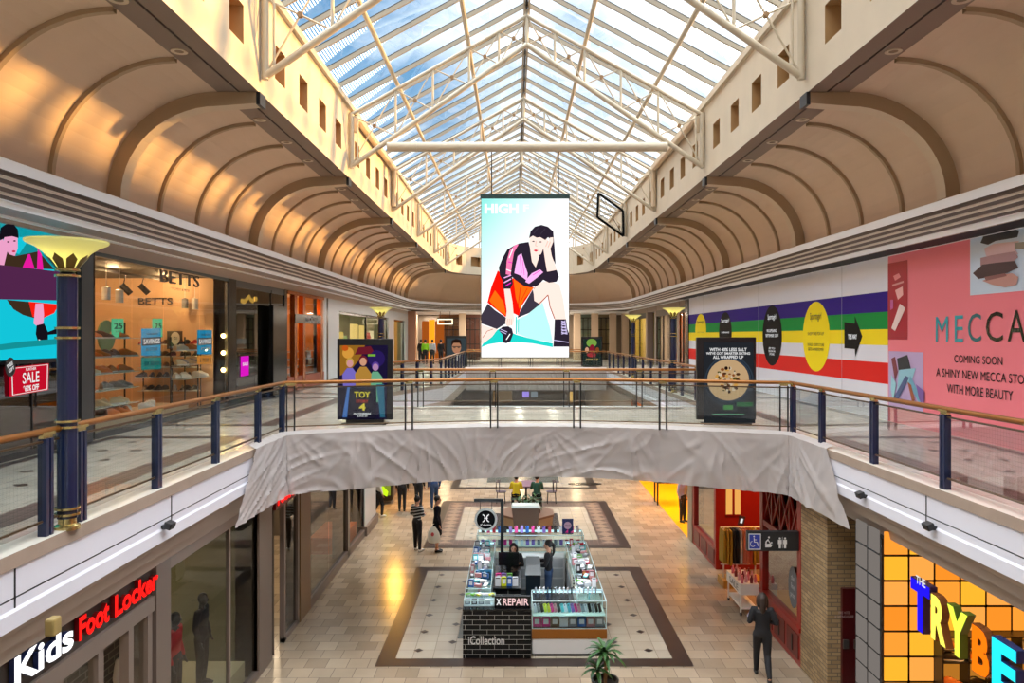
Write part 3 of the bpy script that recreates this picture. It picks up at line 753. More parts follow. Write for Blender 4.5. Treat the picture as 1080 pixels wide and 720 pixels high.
# ---- hanging screen
YS = 21.15
t = thing('hanging_screen', 'tall bright hanging video screen of a crouching figure in a red and black jacket', 'video screen', (.3, YS, 1.38))
a, b = PY(507.3, 377, YS), PY(600.3, 209.5, YS)
m = MB(); m.box(a.x, b.x, YS, YS+.14, a.z, b.z, dark); m.build('housing', t)
LS = 1.0
bgm = gradmat('screen_ground', '#8fe8e0', '#ffffff', (a.x-.3-.0, 0, 4.4), (a.x-.3+1.5, 0, 3.2), LS)
m = MB(); m.quad((a.x+.01, YS-.004, a.z+.01), (b.x-.01, YS-.004, a.z+.01), (b.x-.01, YS-.004, b.z), (a.x+.01, YS-.004, b.z), bgm); m.build('screen_panel', t)
h = PY(600.3, 204.8, YS); m = MB(); m.box(a.x-.02, b.x+.02, YS-.02, YS+.16, b.z, h.z, mat('screen_header', '#10312f', .4)); m.build('header_bar', t)
for px in (518.5, 589):
    p = PY(px, 205, YS); m = MB(); m.tube((p.x, YS+.05, p.z), (p.x, YS+.05, 7.5), .018, dark, 6); m.build('suspension_cable', t)
E = lambda n, c, k=1.0: glow('screen_'+n, c, LS*k)
sk, bk, rd, og, mg, pk, wh, tq, lt, ch = E('skin', '#ffe2d6'), E('black', '#2a2230'), E('red', '#ff1408'), E('orange', '#ff6a10'), E('magenta', '#f026c0'), E('pink', '#f7b2ec'), E('white', '#ffffff'), E('turquoise', '#1fd0c6'), E('pale_turquoise', '#b8f3ee'), E('charcoal', '#3c3542')
br_, shd = E('brown', '#a8563a'), E('shade', '#e9a08c')
pc = Pic(lambda x, y, e: PY(x, y, YS-.006-e))
pc.poly([(507.6, 366), (513, 354), (528, 346), (545, 353), (560, 357), (583, 362), (583, 366), (562, 362), (545, 360.5), (530, 360.5), (515, 363)], tq)
pc.poly([(545, 337), (556, 332), (572, 318), (580, 345), (583, 361), (560, 357), (546, 352)], lt)
pc.line([(544.5, 334), (544.5, 352)], 1.2, tq); pc.line([(547, 336), (546.5, 350)], .7, tq)
pc.poly([(507.6, 342), (516, 345), (525, 347), (519, 355), (511, 361), (507.6, 363)], sk)
pc.line([(509, 356), (514, 349), (520, 347)], .6, br_)
pc.poly([(514.5, 320), (522, 327), (534, 335), (540, 338), (532, 342), (524, 347), (516, 344), (507.6, 341), (507.6, 332)], ch)
pc.poly([(546.5, 332), (552, 322), (562, 305), (564, 316), (570, 320.5), (558, 330), (546, 335)], ch)
pc.poly([(562.5, 305), (567, 298), (580, 296), (590, 300), (594, 315), (597, 337), (585, 337), (581, 324), (578, 311), (575, 315), (570, 321), (563.5, 317)], sk)
pc.line([(569, 320), (578, 311), (580, 323), (585, 336)], 1.0, br_); pc.line([(563, 305), (566, 299)], .6, br_)
pc.poly([(514, 319), (518, 303), (525, 285), (530, 290), (532, 303), (541, 293), (553, 301), (563, 303), (556, 314), (550, 323), (547, 333), (541, 330), (533, 334), (523, 326)], rd)
pc.poly([(516, 317), (522, 306), (531, 318), (534, 333), (524, 326)], og)
pc.poly([(541.5, 294), (553, 302), (563, 303.5), (553, 315), (548, 326), (544, 314)], og)
pc.line([(549, 303), (546, 326)], .8, rd); pc.line([(556, 304), (549, 318)], .6, rd)
pc.poly([(527, 290), (526, 282), (530, 272), (535, 263), (543, 258.5), (548, 256.5), (557.5, 255), (560, 265), (565, 271), (571, 267), (573, 262), (577, 272), (577, 286), (587, 284), (589.5, 292), (587, 297), (579, 298), (573, 295), (567, 301), (560, 303), (552, 301), (545, 296), (540, 292), (541, 299), (538, 305), (531, 305), (530, 296)], bk)
pc.poly([(546, 270), (550, 267), (553.5, 279), (556.5, 288), (556, 296), (548, 290), (542.5, 288), (544, 279)], pk)
pc.poly([(556.5, 293), (561, 288), (569.5, 284), (573, 287), (566, 293), (558, 299), (554, 297)], pk)
pc.line([(548.5, 270), (550, 288)], .6, mg); pc.line([(551, 274), (553, 290)], .5, mg); pc.line([(562, 290), (570, 285)], .7, mg)
pc.poly([(537.5, 264), (543.5, 258), (547, 257.5), (542, 266), (540, 278), (538.5, 290), (533.5, 289), (534.5, 275)], E('rose', '#ff7fb0'))
pc.line([(536, 276), (540, 277)], 1, mg); pc.line([(541, 262), (537, 272)], 1, wh); pc.line([(534, 284), (539, 286)], 1, wh)
pc.line([(531.5, 293), (539, 290)], 1.2, pk); pc.line([(531.5, 298), (539, 294)], 1.2, pk); pc.line([(533, 301.5), (539, 298)], 1, mg)
pc.poly([(531.5, 304.5), (538, 304.5), (540.5, 318), (541.5, 330), (542.5, 337), (540.5, 343), (535, 344), (533, 340), (534.5, 328)], sk)
pc.line([(535.5, 336), (534.8, 343)], .5, shd); pc.line([(537.3, 336), (537, 343.5)], .5, shd); pc.line([(539.2, 336), (539.4, 343)], .5, shd)
pc.poly([(559, 262), (562, 266), (569, 270), (565, 282), (561, 276)], sk)
pc.poly([(558.5, 249), (575, 249), (579, 255), (573, 262), (570.5, 268), (566, 270), (561, 266.5), (558.3, 258)], sk)
pc.poly([(558, 251), (559.5, 244), (564, 239), (571, 237), (578, 239), (583.5, 244), (584, 250), (585, 262), (586, 279), (582.5, 272), (580, 262), (582, 254), (578, 250), (575, 253), (570, 250), (566, 250.5), (562, 248.5)], bk)
pc.line([(563, 246), (568, 240)], .7, ch); pc.line([(570, 247), (575, 241)], .7, ch)
pc.poly([(573, 261.5), (577, 257), (580, 250.5), (583.5, 250), (583.5, 255), (580.5, 262), (582, 270), (587.5, 284.5), (577, 286.5), (575, 275)], sk)
pc.line([(578, 254), (575.5, 260)], .5, shd); pc.line([(580.5, 255), (578, 261)], .5, shd)
pc.ell(562.6, 254.4, 1.4, .6, bk, 8); pc.ell(570, 255, 1.5, .6, bk, 8); pc.line([(565.5, 254), (564.8, 259), (566.6, 259.6)], .5, shd); pc.poly([(562.5, 264), (565, 263), (568, 264), (565.2, 265.6)], E('lips', '#d8344a'))
pc.poly([(526, 348), (530, 344.5), (536, 344), (540, 346.5), (541.3, 352), (538.5, 359.5), (534, 362), (530.5, 361), (530, 353)], bk)
pc.line([(527.5, 349), (534, 352)], .8, E('lilac', '#c9bde8')); pc.line([(528, 347), (535, 350)], .8, E('lilac', '#c9bde8')); pc.line([(534, 358), (538, 352)], 1, wh)
pc.poly([(585, 336.5), (597, 336.5), (598.5, 347), (600.3, 352), (600.3, 365.5), (583.5, 365.5), (584.5, 352)], bk)
pc.line([(584, 358.5), (600, 361)], .8, E('lilac', '#c9bde8'))
for k in range(5): pc.line([(592, 338.5+k*3), (596.5+k*.5, 340+k*3)], 1.2, E('lilac', '#c9bde8')); pc.line([(596.5+k*.5, 338+k*3), (592.2, 340.3+k*3)], .8, E('lilac', '#c9bde8'))
pc.mb.build('screen_picture', t)
m = MB(); p = PY(529, 220, YS-.012); m.text('HIGH', (p.x, p.y, p.z), X3, Z3, wh, w=36/F*YS, h=10.5/F*YS, bold=.04)
p = PY(555, 219.5, YS-.012); m.text('F', p, X3, Z3, E('faint', '#f4fffe'), w=6/F*YS, h=8/F*YS, bold=.04); m.build('lettering', t)
lamp('AREA', (.3, YS-.3, 3.6), 60, '#d8fbff', 2.2, 4.2, (PI/2, 0, PI), 'screen_glow') if False else None

# ---- poster stands on the bridges
def poster_stand(name, label, x0, x1, yt, yb, Y, back=.12):
    a, b = PY(x0, yb, Y), PY(x1, yt, Y); t = thing(name, label, 'poster stand', ((a.x+b.x)/2, Y, 0))
    w = b.x-a.x
    m = MB(); m.box(a.x, b.x, Y, Y+back, .10, b.z, dark); m.build('cabinet', t, bevel=.012)
    m = MB(); m.box(a.x+w*.16, b.x-w*.16, Y+.0, Y+back, 0, .10, mat('stand_foot', '#2a2420', .5)); m.box(a.x+w*.1, b.x-w*.1, Y-.12, Y+back+.12, 0, .03, mat('stand_foot', '#2a2420', .5)); m.build('foot', t)
    return t, a, b, w
# (1) film poster: generic painted figures in its colours, with its words
Y1 = 16.75
t, a, b, w = poster_stand('poster_stand', 'black poster stand with a dark film poster on the left of the bridge', 355.5, 414, 357, 449, Y1)
P_ = lambda n, c: glow('poster_'+n, c, .75)
pc = Pic(lambda x, y, e: PY(x, y, Y1-.004-e), .001)
pc.poly([(358.5, 364), (409, 364), (407.5, 442), (357, 442)], P_('night', '#1d1638'))
pc.poly([(358.5, 364), (385, 364), (380, 378), (368, 392), (358.5, 396)], P_('gold', '#9a6a22')); pc.ell(367, 372, 6, 6, P_('amber', '#e0a040')); pc.ell(364, 367, 3.5, 3, P_('orange2', '#c85a1a'))
pc.ell(397, 378, 9, 9, P_('indigo', '#2c1d5e')); pc.line([(388, 374.5), (396, 374.5)], 2.2, P_('green', '#7fb83a'))
def fig(x, y, s, coat, hair, skin):
    pc.poly([(x-6*s, y+40*s), (x-8*s, y+13*s), (x-3*s, y+6*s), (x+3*s, y+6*s), (x+8*s, y+13*s), (x+6*s, y+40*s)], coat)
    pc.ell(x, y, 4.2*s, 5*s, hair); pc.ell(x, y+1.2*s, 3.3*s, 4*s, skin)
fig(369, 382, 1.0, P_('lilac2', '#7d6fc8'), P_('straw', '#c9a24a'), P_('rosy', '#d99a98'))
fig(396, 386, .95, P_('mint', '#6fae8a'), P_('violet', '#5d3f98'), P_('mauve', '#b98ab4'))
fig(383, 380, 1.1, P_('mustard', '#b8883a'), P_('maroon', '#6e1d2c'), P_('tan', '#d8a080'))
pc.poly([(374, 374), (378, 366), (391, 365), (394, 370), (391, 373)], P_('maroon', '#6e1d2c'))
pc.poly([(361, 440), (367, 410), (372, 410), (376, 440)], P_('blue2', '#4a78c0')); pc.poly([(397, 405), (405, 405), (406, 440), (401, 440)], P_('teal2', '#2f6f88'))
pc.poly([(357.2, 407), (397, 407), (397, 442), (357, 442)], P_('night2', '#15122a')); pc.poly([(361, 440), (366.5, 408), (369, 408), (366, 440)], P_('blue2', '#4a78c0'))
pc.mb.build('poster_picture', t)
m = MB()
for s, x, y, wd, h_, c in (('TOY', 382, 416, 17, 6.5, '#e8d83a'), ('STORY', 382, 423, 13, 3, '#c8402a'), ('4', 382, 429, 7, 7.5, '#e8d83a'), ('IN CINEMAS', 382, 436, 18, 1.8, '#ffffff'), ('JUNE 20', 382, 439, 11, 1.8, '#ffffff')):
    m.text(s, PY(x, y, Y1-.04), X3, Z3, P_('txt'+s[:2], c), w=wd/F*Y1, h=h_/F*Y1, bold=.03)
m.build('lettering', t)
# (2) food poster
t, a, b, w = poster_stand('poster_stand', 'black poster stand with a round wrapped meal pictured, before the striped hoarding', 735, 797.5, 355.5, 450, Y1)
pc = Pic(lambda x, y, e: PY(x, y, Y1-.004-e), .001)
pc.poly([(742, 361), (794.5, 361), (796.5, 446), (742.5, 446)], P_('slate', '#26292e'))
pc.ell(769, 402, 26, 27, P_('plate', '#323d4a'), 28); pc.ell(769, 402, 24.5, 25.5, P_('plate2', '#1f262e'), 28); pc.ell(769, 401, 23.5, 24, P_('plate', '#323d4a'), 28)
pc.ell(768, 400.5, 22, 21.8, P_('flatbread', '#c9a77c'), 28)
rr = random.Random(3)
for k in range(70):
    an, q = rr.random()*6.3, rr.random()**.6*12.5; pc.ell(768+math.cos(an)*q, 400+math.sin(an)*q*1.05, .8+rr.random()*1.7, .7+rr.random()*1.5, P_(*rr.choice([('bean', '#4a2c1c'), ('olive', '#4e4a22'), ('corn', '#d09a4a'), ('char', '#2a1a14'), ('cream2', '#d8c4a8'), ('rust', '#8a4a22')])), 6)
pc.poly([(777, 424), (794, 424), (794, 428.5), (777, 428.5)], P_('leaf', '#2f6a3c')); pc.poly([(763, 427), (773, 427), (773, 432), (763, 432)], P_('leaf2', '#4a8a48'))
pc.mb.build('poster_picture', t)
m = MB()
for s, x, y, wd, h_ in (("WITH 40% LESS SALT", 768, 368.5, 39, 3.6), ("WE'VE GOT SMARTER EATING", 768, 372.5, 46, 2.8), ('ALL WRAPPED UP', 768, 376.5, 32, 3.4), ('A FRESH WAY TO EAT EVERY DAY', 768, 436.6, 34, 1.3)):
    if y > 430: continue
    m.text(s, PY(x, y, Y1-.09), X3, Z3, P_('paper', '#e9e9e9'), w=wd/F*Y1, h=h_/F*Y1, bold=.03)
m.box(PY(751, 0, Y1).x, PY(785, 0, Y1).x, Y1-.006, Y1-.004, PY(0, 437, Y1).z, PY(0, 436.2, Y1).z, P_('mint2', '#6fb08a')); m.build('lettering', t)
# (3),(4) posters on the far bridge
Y2 = 45.6
t, a, b, w = poster_stand('poster_stand', 'far poster stand with a portrait of a person in glasses and dark suit', 469.5, 492.5, 354, 389, Y2)
pc = Pic(lambda x, y, e: PY(x, y, Y2-.01-e), .004)
pc.poly([(471.3, 356.5), (491, 356.5), (491, 387), (471.3, 387)], P_('smoke', '#3a4448')); pc.poly([(471.3, 387), (472, 378), (478, 373.5), (486, 374), (491, 378), (491, 387)], P_('suit', '#22282c'))
pc.poly([(480, 374), (485.5, 374), (484, 380), (482, 381)], P_('paper', '#e9e9e9')); pc.ell(481.5, 366, 4.8, 6.8, P_('face', '#b98262')); pc.poly([(476, 365), (476.4, 359), (481, 357), (486, 358.6), (487, 365), (484.5, 361.5), (478.5, 361.5)], P_('char', '#2a1a14'))
pc.line([(477, 365.3), (486, 365.3)], .7, dark); pc.ell(479.3, 366, 1.5, 1.2, P_('glasslens', '#6a5040'), 8); pc.ell(483.8, 366, 1.5, 1.2, P_('glasslens', '#6a5040'), 8)
pc.mb.build('poster_picture', t)
t, a, b, w = poster_stand('poster_stand', 'far poster stand with a green and red group picture right of the screen', 613, 635.5, 355, 389, Y2)
pc = Pic(lambda x, y, e: PY(x, y, Y2-.01-e), .004)
pc.poly([(615, 357.5), (633.8, 357.5), (633.8, 387), (615, 387)], P_('bottle', '#20302a')); pc.ell(624, 361.5, 5.5, 4.5, P_('lime', '#7fa848')); pc.ell(624.5, 368, 3, 5, P_('crimson', '#8a2030'))
pc.ell(619, 369, 2, 3, P_('tan', '#d8a080')); pc.ell(630, 369, 2, 3, P_('rust', '#8a4a22')); pc.ell(624, 374, 5, 2.5, P_('crimson2', '#b83a40')); pc.line([(618, 379), (631, 379)], 2, P_('khaki', '#a8905a'))
pc.mb.build('poster_picture', t)
# ---- small badge on near food poster stand
# ================= upper level, left side shops
XL, XR = -8.1, 8.79
def yl(px): return F*XL/(px-VX)
def yr(px): return F*XR/(px-VX)
def PL(px, py): return PX(px, py, XL)
def PR(px, py): return PX(px, py, XR)
dgrey = mat('charcoal_panel', '#2e3134', .35); blk = mat('black_gloss', '#0e0f11', .18)
copper = mat('copper_frame', '#b5652c', .25, metal=.8); wht = mat('white_gloss_wall', '#c9cfd2', .25); stone = mat('taupe_pilaster', '#8f7d6f', .5)
warmwall = mat('warm_shop_wall', '#d8b288', .6); woodw = mat('shop_wood', '#a06a38', .5); shopfl = mat('shop_floor', '#b5a08a', .2)
darkwall = mat('dark_shop_wall', '#3a3733', .6); ceilw = mat('shop_ceiling', '#b9aca0', .7)
def room(name, x0, x1, y0, y1, z0, z1, wm, fm=None, cm=None, open_='x1'):
    """an open-fronted shop interior"""
    m = MB(); e = .0
    if open_ != 'x1': m.quad((x1, y0, z0), (x1, y1, z0), (x1, y1, z1), (x1, y0, z1), wm)
    if open_ != 'x0': m.quad((x0, y0, z0), (x0, y1, z0), (x0, y1, z1), (x0, y0, z1), wm)
    m.quad((x0, y0, z0), (x1, y0, z0), (x1, y0, z1), (x0, y0, z1), wm)
    if open_ != 'y1': m.quad((x0, y1, z0), (x1, y1, z0), (x1, y1, z1), (x0, y1, z1), wm)
    m.quad((x0, y0, z0+.01), (x1, y0, z0+.01), (x1, y1, z0+.01), (x0, y1, z0+.01), fm or shopfl)
    m.quad((x0, y0, z1), (x1, y0, z1), (x1, y1, z1), (x0, y1, z1), cm or ceilw)
    return struct(m.build(name))
# wall above and between the shops
m = MB(); m.box(XL-.4, XL, -5.4, 56, 3.62, 3.9, bulk); m.box(XL-.35, XL, -5.4, 7.4, 0, 3.62, wht)
for a, b, mm in ((13.45, 13.62, blk), (13.62, 14.0, dgrey), (14.0, 14.2, blk), (20.85, 21.4, blk), (25.9, 26.2, blk), (31.2, 31.65, wht), (31.65, 31.95, blk)):
    m.box(XL-.4, XL+(.12 if mm is dgrey else .04), a, b, 0, 3.62, mm)
struct(m.build('wall_shops_left'), 'piers and bulkhead between the upper left shops')
# ---- video wall
t = thing('video_wall', 'turquoise video wall of a crouching figure with a purple band across', 'video screen', (XL, 10.5, 0))
m = MB(); m.box(XL-.12, XL-.02, 7.45, 13.4, 1.58, 3.80, dark); m.build('housing', t)
V = lambda n, c: glow('videowall_'+n, c, .95)
f = lambda x, y, e: (lambda p: Vector((p.x+.0+e, p.y, p.z)))(PX(x, y, XL))
def top(x): return 2+1.80
tqv = V('turquoise', '#12bcd0')
m = MB(); m.quad((XL, 7.5, 1.61), (XL, 13.4, 1.61), (XL, 13.4, 3.78), (XL, 7.5, 3.78), tqv); m.build('screen_panel', t)
pc = Pic(f, .003); bkv, skv, mgv, rdv, drk, tl = V('black', '#141018'), V('skin', '#e39ac0'), V('magenta', '#e01898'), V('red', '#ee1c10'), V('umber', '#3a2a1c'), V('teal', '#128a90')
pc.poly([(-18, 245), (-4, 240), (4, 262), (20, 268), (28, 256), (40, 262), (62, 284), (-18, 282)], tl)
pc.poly([(0, 262), (8, 266), (16, 270), (40, 265), (57, 284), (-5, 281)], drk)
pc.poly([(4, 246), (18, 246), (18, 262), (15, 270), (9, 268), (3, 258)], skv); pc.poly([(-2, 250), (0, 240), (6, 236), (14, 237), (18, 242), (19, 251), (12, 249), (4, 250), (1, 256)], bkv)
pc.poly([(-20, 262), (2, 252), (7, 264), (3, 281), (-20, 281)], skv); pc.ell(7.5, 255, 1.4, .8, bkv, 8); pc.ell(14, 254, 1.5, .8, bkv, 8); pc.ell(13, 265, 2, 1.1, V('lips', '#c02848'), 8)
pc.poly([(28, 268), (30, 268), (35, 284), (22, 282)], mgv); pc.poly([(38, 262), (42, 268), (44, 285), (37, 285)], mgv)
pc.poly([(5, 316), (60, 321), (50, 332), (36, 336), (22, 332), (12, 326)], drk); pc.poly([(28, 318), (60, 321), (55, 330), (44, 335), (32, 334)], rdv)
pc.poly([(35, 320), (43, 320), (44, 332), (43, 343), (38, 345), (33, 341), (34, 330)], skv)
pc.poly([(36, 343), (44, 341), (48, 350), (58, 346), (59, 352), (48, 353), (48, 360), (44, 364), (38, 362), (35, 352)], bkv); pc.line([(38, 358), (44, 361)], 1, V('white', '#e8f4f8'))
pc.poly([(-10, 364), (20, 360), (59, 357), (59, 363), (25, 366), (-10, 370)], tl)
pc.poly([(-30, 276), (73.3, 288), (73.3, 317), (-30, 315)], V('purple', '#4e2348'))
pc.mb.build('screen_picture', t)
m = MB(); m.text('FASHION FOR ALL', f(20, 372.5, .14), Y3, Z3, V('white', '#e8f4f8'), w=.9, h=.05); 
# (the lower display window)
room('wall_display_window', XL-1.6, XL, 7.45, 13.42, 0, 1.58, darkwall, mat('display_floor', '#2c4b50', .12), darkwall)
s = thing('display_window', 'dark glazed display window under the turquoise video wall', 'shop window', (XL, 10.4, 0))
m = MB(); m.quad((XL+.0, 7.45, .1), (XL, 13.42, .1), (XL, 13.42, 1.58), (XL, 7.45, 1.58), shopgd); m.build('glass_pane', s)
m = MB(); m.box(XL-.06, XL+.03, 7.45, 13.42, 0, .1, dark); m.box(XL-.05, XL+.02, 7.45, 13.42, 1.54, 1.6, dark)
for y in (9.4, 11.4, 12.4): m.box(XL-.02, XL+.012, y-.012, y+.012, .1, 1.56, dark)
m.build('frame', s)
sg = thing('sale_sign', 'red rectangular sale sign on the display window glass', 'sign', (XL+.03, 12.3, 1.0))
rds = glow('sale_red', '#c8102a', .8)
c = [PX(10.5, 387.5, XL+.05), PX(51.5, 383, XL+.05), PX(51, 411, XL+.05), PX(11.5, 418, XL+.05)]
m = MB(); m.prism(c, (-.02, 0, 0), rds); m.build('board', sg)
ws = glow('sale_white', '#f4f4f4', .8); ce = (c[0]+c[2])/2; RR = (c[1]-c[0]).normalized()
m = MB(); m.text('SALE', ce+Vector((.02, -.0, .03)), RR, Z3, ws, w=.42, h=.18, bold=.01); m.text('FURTHER', ce+Vector((.02, 0, .17)), RR, Z3, ws, w=.26, h=.045, bold=.02); m.text('*60% OFF', ce+Vector((.02, 0, -.14)), RR, Z3, ws, w=.40, h=.1, bold=.03)
for (p, q) in zip(c, c[1:]+c[:1]):
    p2, q2 = ce+(p-ce)*.92, ce+(q-ce)*.92; m.tube(p2+X3*.004, q2+X3*.004, .006, ws, 4)
m.build('lettering', sg)
bd = thing('window_badge', 'round black badge overlapping the corner of the red sale sign', 'sign', PX(11, 387, XL+.07))
m = MB(); o = PX(11, 387, XL+.075); m.disc(o, Y3, Z3, .125, mat('badge_black', '#23262a', .4), 28, .155); m.build('disc', bd)
m = MB(); m.text('FREE\nGIFT', o+X3*.006, (Y3+Z3*.5), (Z3-Y3*.5), ws, w=.14, h=.14, bold=.02); m.build('lettering', bd)

# ---- shoe shop
y0, y1 = 14.2, 20.85
room('wall_shoe_shop', -13.2, XL-.02, y0, y1, 0, 3.62, warmwall, shopfl, mat('dark_ceiling', '#5e5c52', .7))
fr_ = thing('shopfront', 'glazed shopfront of the warmly lit shoe shop', 'shopfront', (XL, (y0+y1)/2, 0))
m = MB(); m.box(XL-.08, XL+.03, y0, y1, 0, .12, dgrey); m.box(XL-.08, XL+.03, y0, y1, 3.54, 3.62, mat('teal_header', '#2c3f42', .3)); m.box(XL-.06, XL+.02, y1-.06, y1, 0, 3.5, dgrey); m.build('frame', fr_)
for a, b in ((y0, 15.64), (15.64, 17.05), (17.05, 19.0), (19.0, y1-.06)):
    m = MB(); m.quad((XL, a+.012, .12), (XL, b-.012, .12), (XL, b-.012, 3.54), (XL, a+.012, 3.54), shopg); m.build('glass_pane', fr_)
m = MB(); p = PX(190, 294, XL+.03); m.text('BETTS', p, Y3, Z3, dark, w=2.05, h=.29, ext=.03); p = PX(190.5, 305.3, XL+.03); m.text('WOMENS & MENS', p, Y3, Z3, dark, w=.95, h=.06); m.build('lettering', fr_)
# interior sign on the bulkhead inside
bw = MB(); bw.box(-13.2, -12.6, y0, y1, 2.75, 3.62, warmwall); struct(bw.build('trim_8'))
sg = thing('wall_sign', 'thin black shop name lettering on the wall deep inside the shoe shop', 'sign', (-12.55, 17.8, 3.0))
YB_ = 20.6
p = PY(164, 317.5, 20.8); sg.location = p; m = MB(); m.text('BETTS', p, X3, Z3, dark, w=.96, h=.19, ext=.015); m.build('lettering', sg)
# 25 tags, savings posters
gm, tm = glow('tag_green', '#5fc08a', .8), glow('poster_blue', '#2a8fb8', .8)
def tagboard(name, label, cat, c4, X, m_, txts, depth=.012):
    P4 = [PX(x, y, X) for x, y in c4]; t = thing(name, label, cat, (P4[0]+P4[2])/2)
    m = MB(); m.prism(P4, (-depth, 0, 0), m_); m.build('board', t)
    ce = (P4[0]+P4[2])/2; W = (P4[1]-P4[0]).length; H = (P4[0]-P4[3]).length; R = (P4[1]-P4[0]).normalized(); U = (P4[0]-P4[3]).normalized()
    m = MB()
    for s, u, v, ww, hh, mm in txts:
        o = ce+R*(u*W)+U*(v*H)+X3*.008
        if s is None: m.quad(o-R*ww*W/2-U*hh*H/2, o+R*ww*W/2-U*hh*H/2, o+R*ww*W/2+U*hh*H/2, o-R*ww*W/2+U*hh*H/2, mm)
        else: m.text(s, o+X3*.004, R, U, mm, w=ww*W, h=hh*H, bold=.02)
    m.build('lettering', t); return t
tagboard('discount_tag', 'green hanging tag reading 25, nearer the dark column', 'sign', [(118, 336), (130.5, 336), (130.5, 355.5), (118, 355.5)], -8.7, gm, [('25', 0, .12, .72, .34, dark), ('% OFF', 0, -.18, .5, .08, dark)])
tagboard('discount_tag', 'green hanging tag reading 25, half behind the blue savings poster', 'sign', [(161, 336), (171.5, 336), (171.5, 355.5), (161, 355.5)], -8.9, gm, [('25', 0, .12, .72, .34, dark), ('% OFF', 0, -.18, .5, .08, dark)])
dk = mat('poster_navy', '#12304a', .4)
tagboard('savings_poster', 'large blue savings poster in the middle of the shoe shop window', 'poster', [(149.5, 346.5), (169.5, 346), (169.5, 375), (149.5, 375)], -8.2, tm, [(None, 0, .05, 1, .3, dk), ('SAVINGS', 0, .05, .86, .2, ws), ('THIS SEASON', 0, .33, .6, .08, dk), ('IN STORE', 0, -.25, .6, .12, dk)])
tagboard('savings_poster', 'blue savings poster at the far end of the shoe shop window', 'poster', [(208.5, 348), (223.5, 348), (223.5, 373.5), (208.5, 373.5)], -8.2, tm, [(None, 0, .05, 1, .3, dk), ('SAVINGS', 0, .05, .86, .2, ws), ('THIS SEASON', 0, .33, .6, .08, dk), ('IN STORE', 0, -.25, .6, .12, dk)])
tagboard('shelf_card', 'teal card hanging under the middle savings poster', 'sign', [(149.5, 377), (170, 376.5), (170, 389), (149.5, 390)], -8.2, glow('teal_card', '#0e7f78', .7), [('20 30 50', 0, 0, .8, .3, dk)])
tagboard('shelf_card', 'orange card under the farther savings poster', 'sign', [(208.5, 375), (223.5, 375), (223.5, 384), (208.5, 384)], -8.2, glow('orange_card', '#d88a3a', .75), [('2 FOR 1', 0, 0, .8, .5, dark)])
t = tagboard('framed_notice', 'dark square notice with a pale disc lettered in its centre', 'sign', [(176.5, 349), (192.5, 349), (192.5, 368), (176.5, 368)], -9.2, mat('notice_brown', '#3b2c22', .5), [('NEW RANGE IN STORE', 0, -.38, .8, .06, ws)])
P0 = PX(184.5, 356.5, -9.19)+X3*.01; m = MB(); m.disc(P0, Y3, Z3, .27, mat('disc_cream', '#e6d7b8', .5), 28, .17); m.text('ZU', P0+X3*.004, Y3, Z3, dark, w=.2, h=.07); m.build('disc', t)
# pendants, spots
pend = mat('pendant_white', '#d8d4c8', .4)
for i, (px, y0_, y1_, X, lab) in enumerate(((112, 303, 316, -8.9, 'cylinder pendant light nearest the dark column, its shade white'), (126, 306, 319, -9.0, 'white cylinder pendant light second from the dark column'), (195, 315, 325, -9.2, 'grey cylinder pendant light below the shop name'), (205.5, 315, 326, -8.9, 'white cylinder pendant light in front of the dark window post'), (215.5, 316, 326, -8.8, 'pale cylinder pendant light farthest into the shop window'))):
    a, b = PX(px, y0_, X), PX(px, y1_, X); t = thing('pendant_light', lab, 'pendant light', b, group='cylinder pendants in the shoe shop')
    m = MB(); m.lathe((a.x, a.y, b.z), [(.001, 0), (.085, 0), (.085, a.z-b.z), (.001, a.z-b.z+.03)], mat('pendant_grey', '#8a8a88', .4) if i == 2 else pend, 16); m.build('shade', t, smooth=True)
    m = MB(); m.tube((a.x, a.y, a.z), (a.x, a.y, 3.62), .008, pend, 5); m.build('cord', t)
for px, lab in ((133, 'black track spotlight nearer the dark column'), (152, 'black track spotlight farther from the dark column')):
    p = PX(px, 305, -9.6); t = thing('track_spotlight', lab, 'spotlight', p); m = MB(); d = Vector((.25, .12, -.3)).normalized(); m.tube(p-d*.15, p+d*.15, .075, dark, 14); m.build('head', t); m = MB(); m.tube(p-d*.1, (p.x, p.y, 3.55), .012, dark, 6); m.build('stem', t)
m = MB(); m.box(-9.62, -9.58, 14.4, 20.5, 3.5, 3.56, dark); tag(m.build('lighting_track'), 'black lighting track on the shoe shop ceiling', 'lighting track')
for i, (x, y) in enumerate([(-9.5, 15), (-9.5, 17.5), (-9.5, 20), (-11.5, 16), (-11.5, 19)]):
    lamp('POINT', (x, y, 3.45), 40, '#ffca90', .03, name='shop_light')
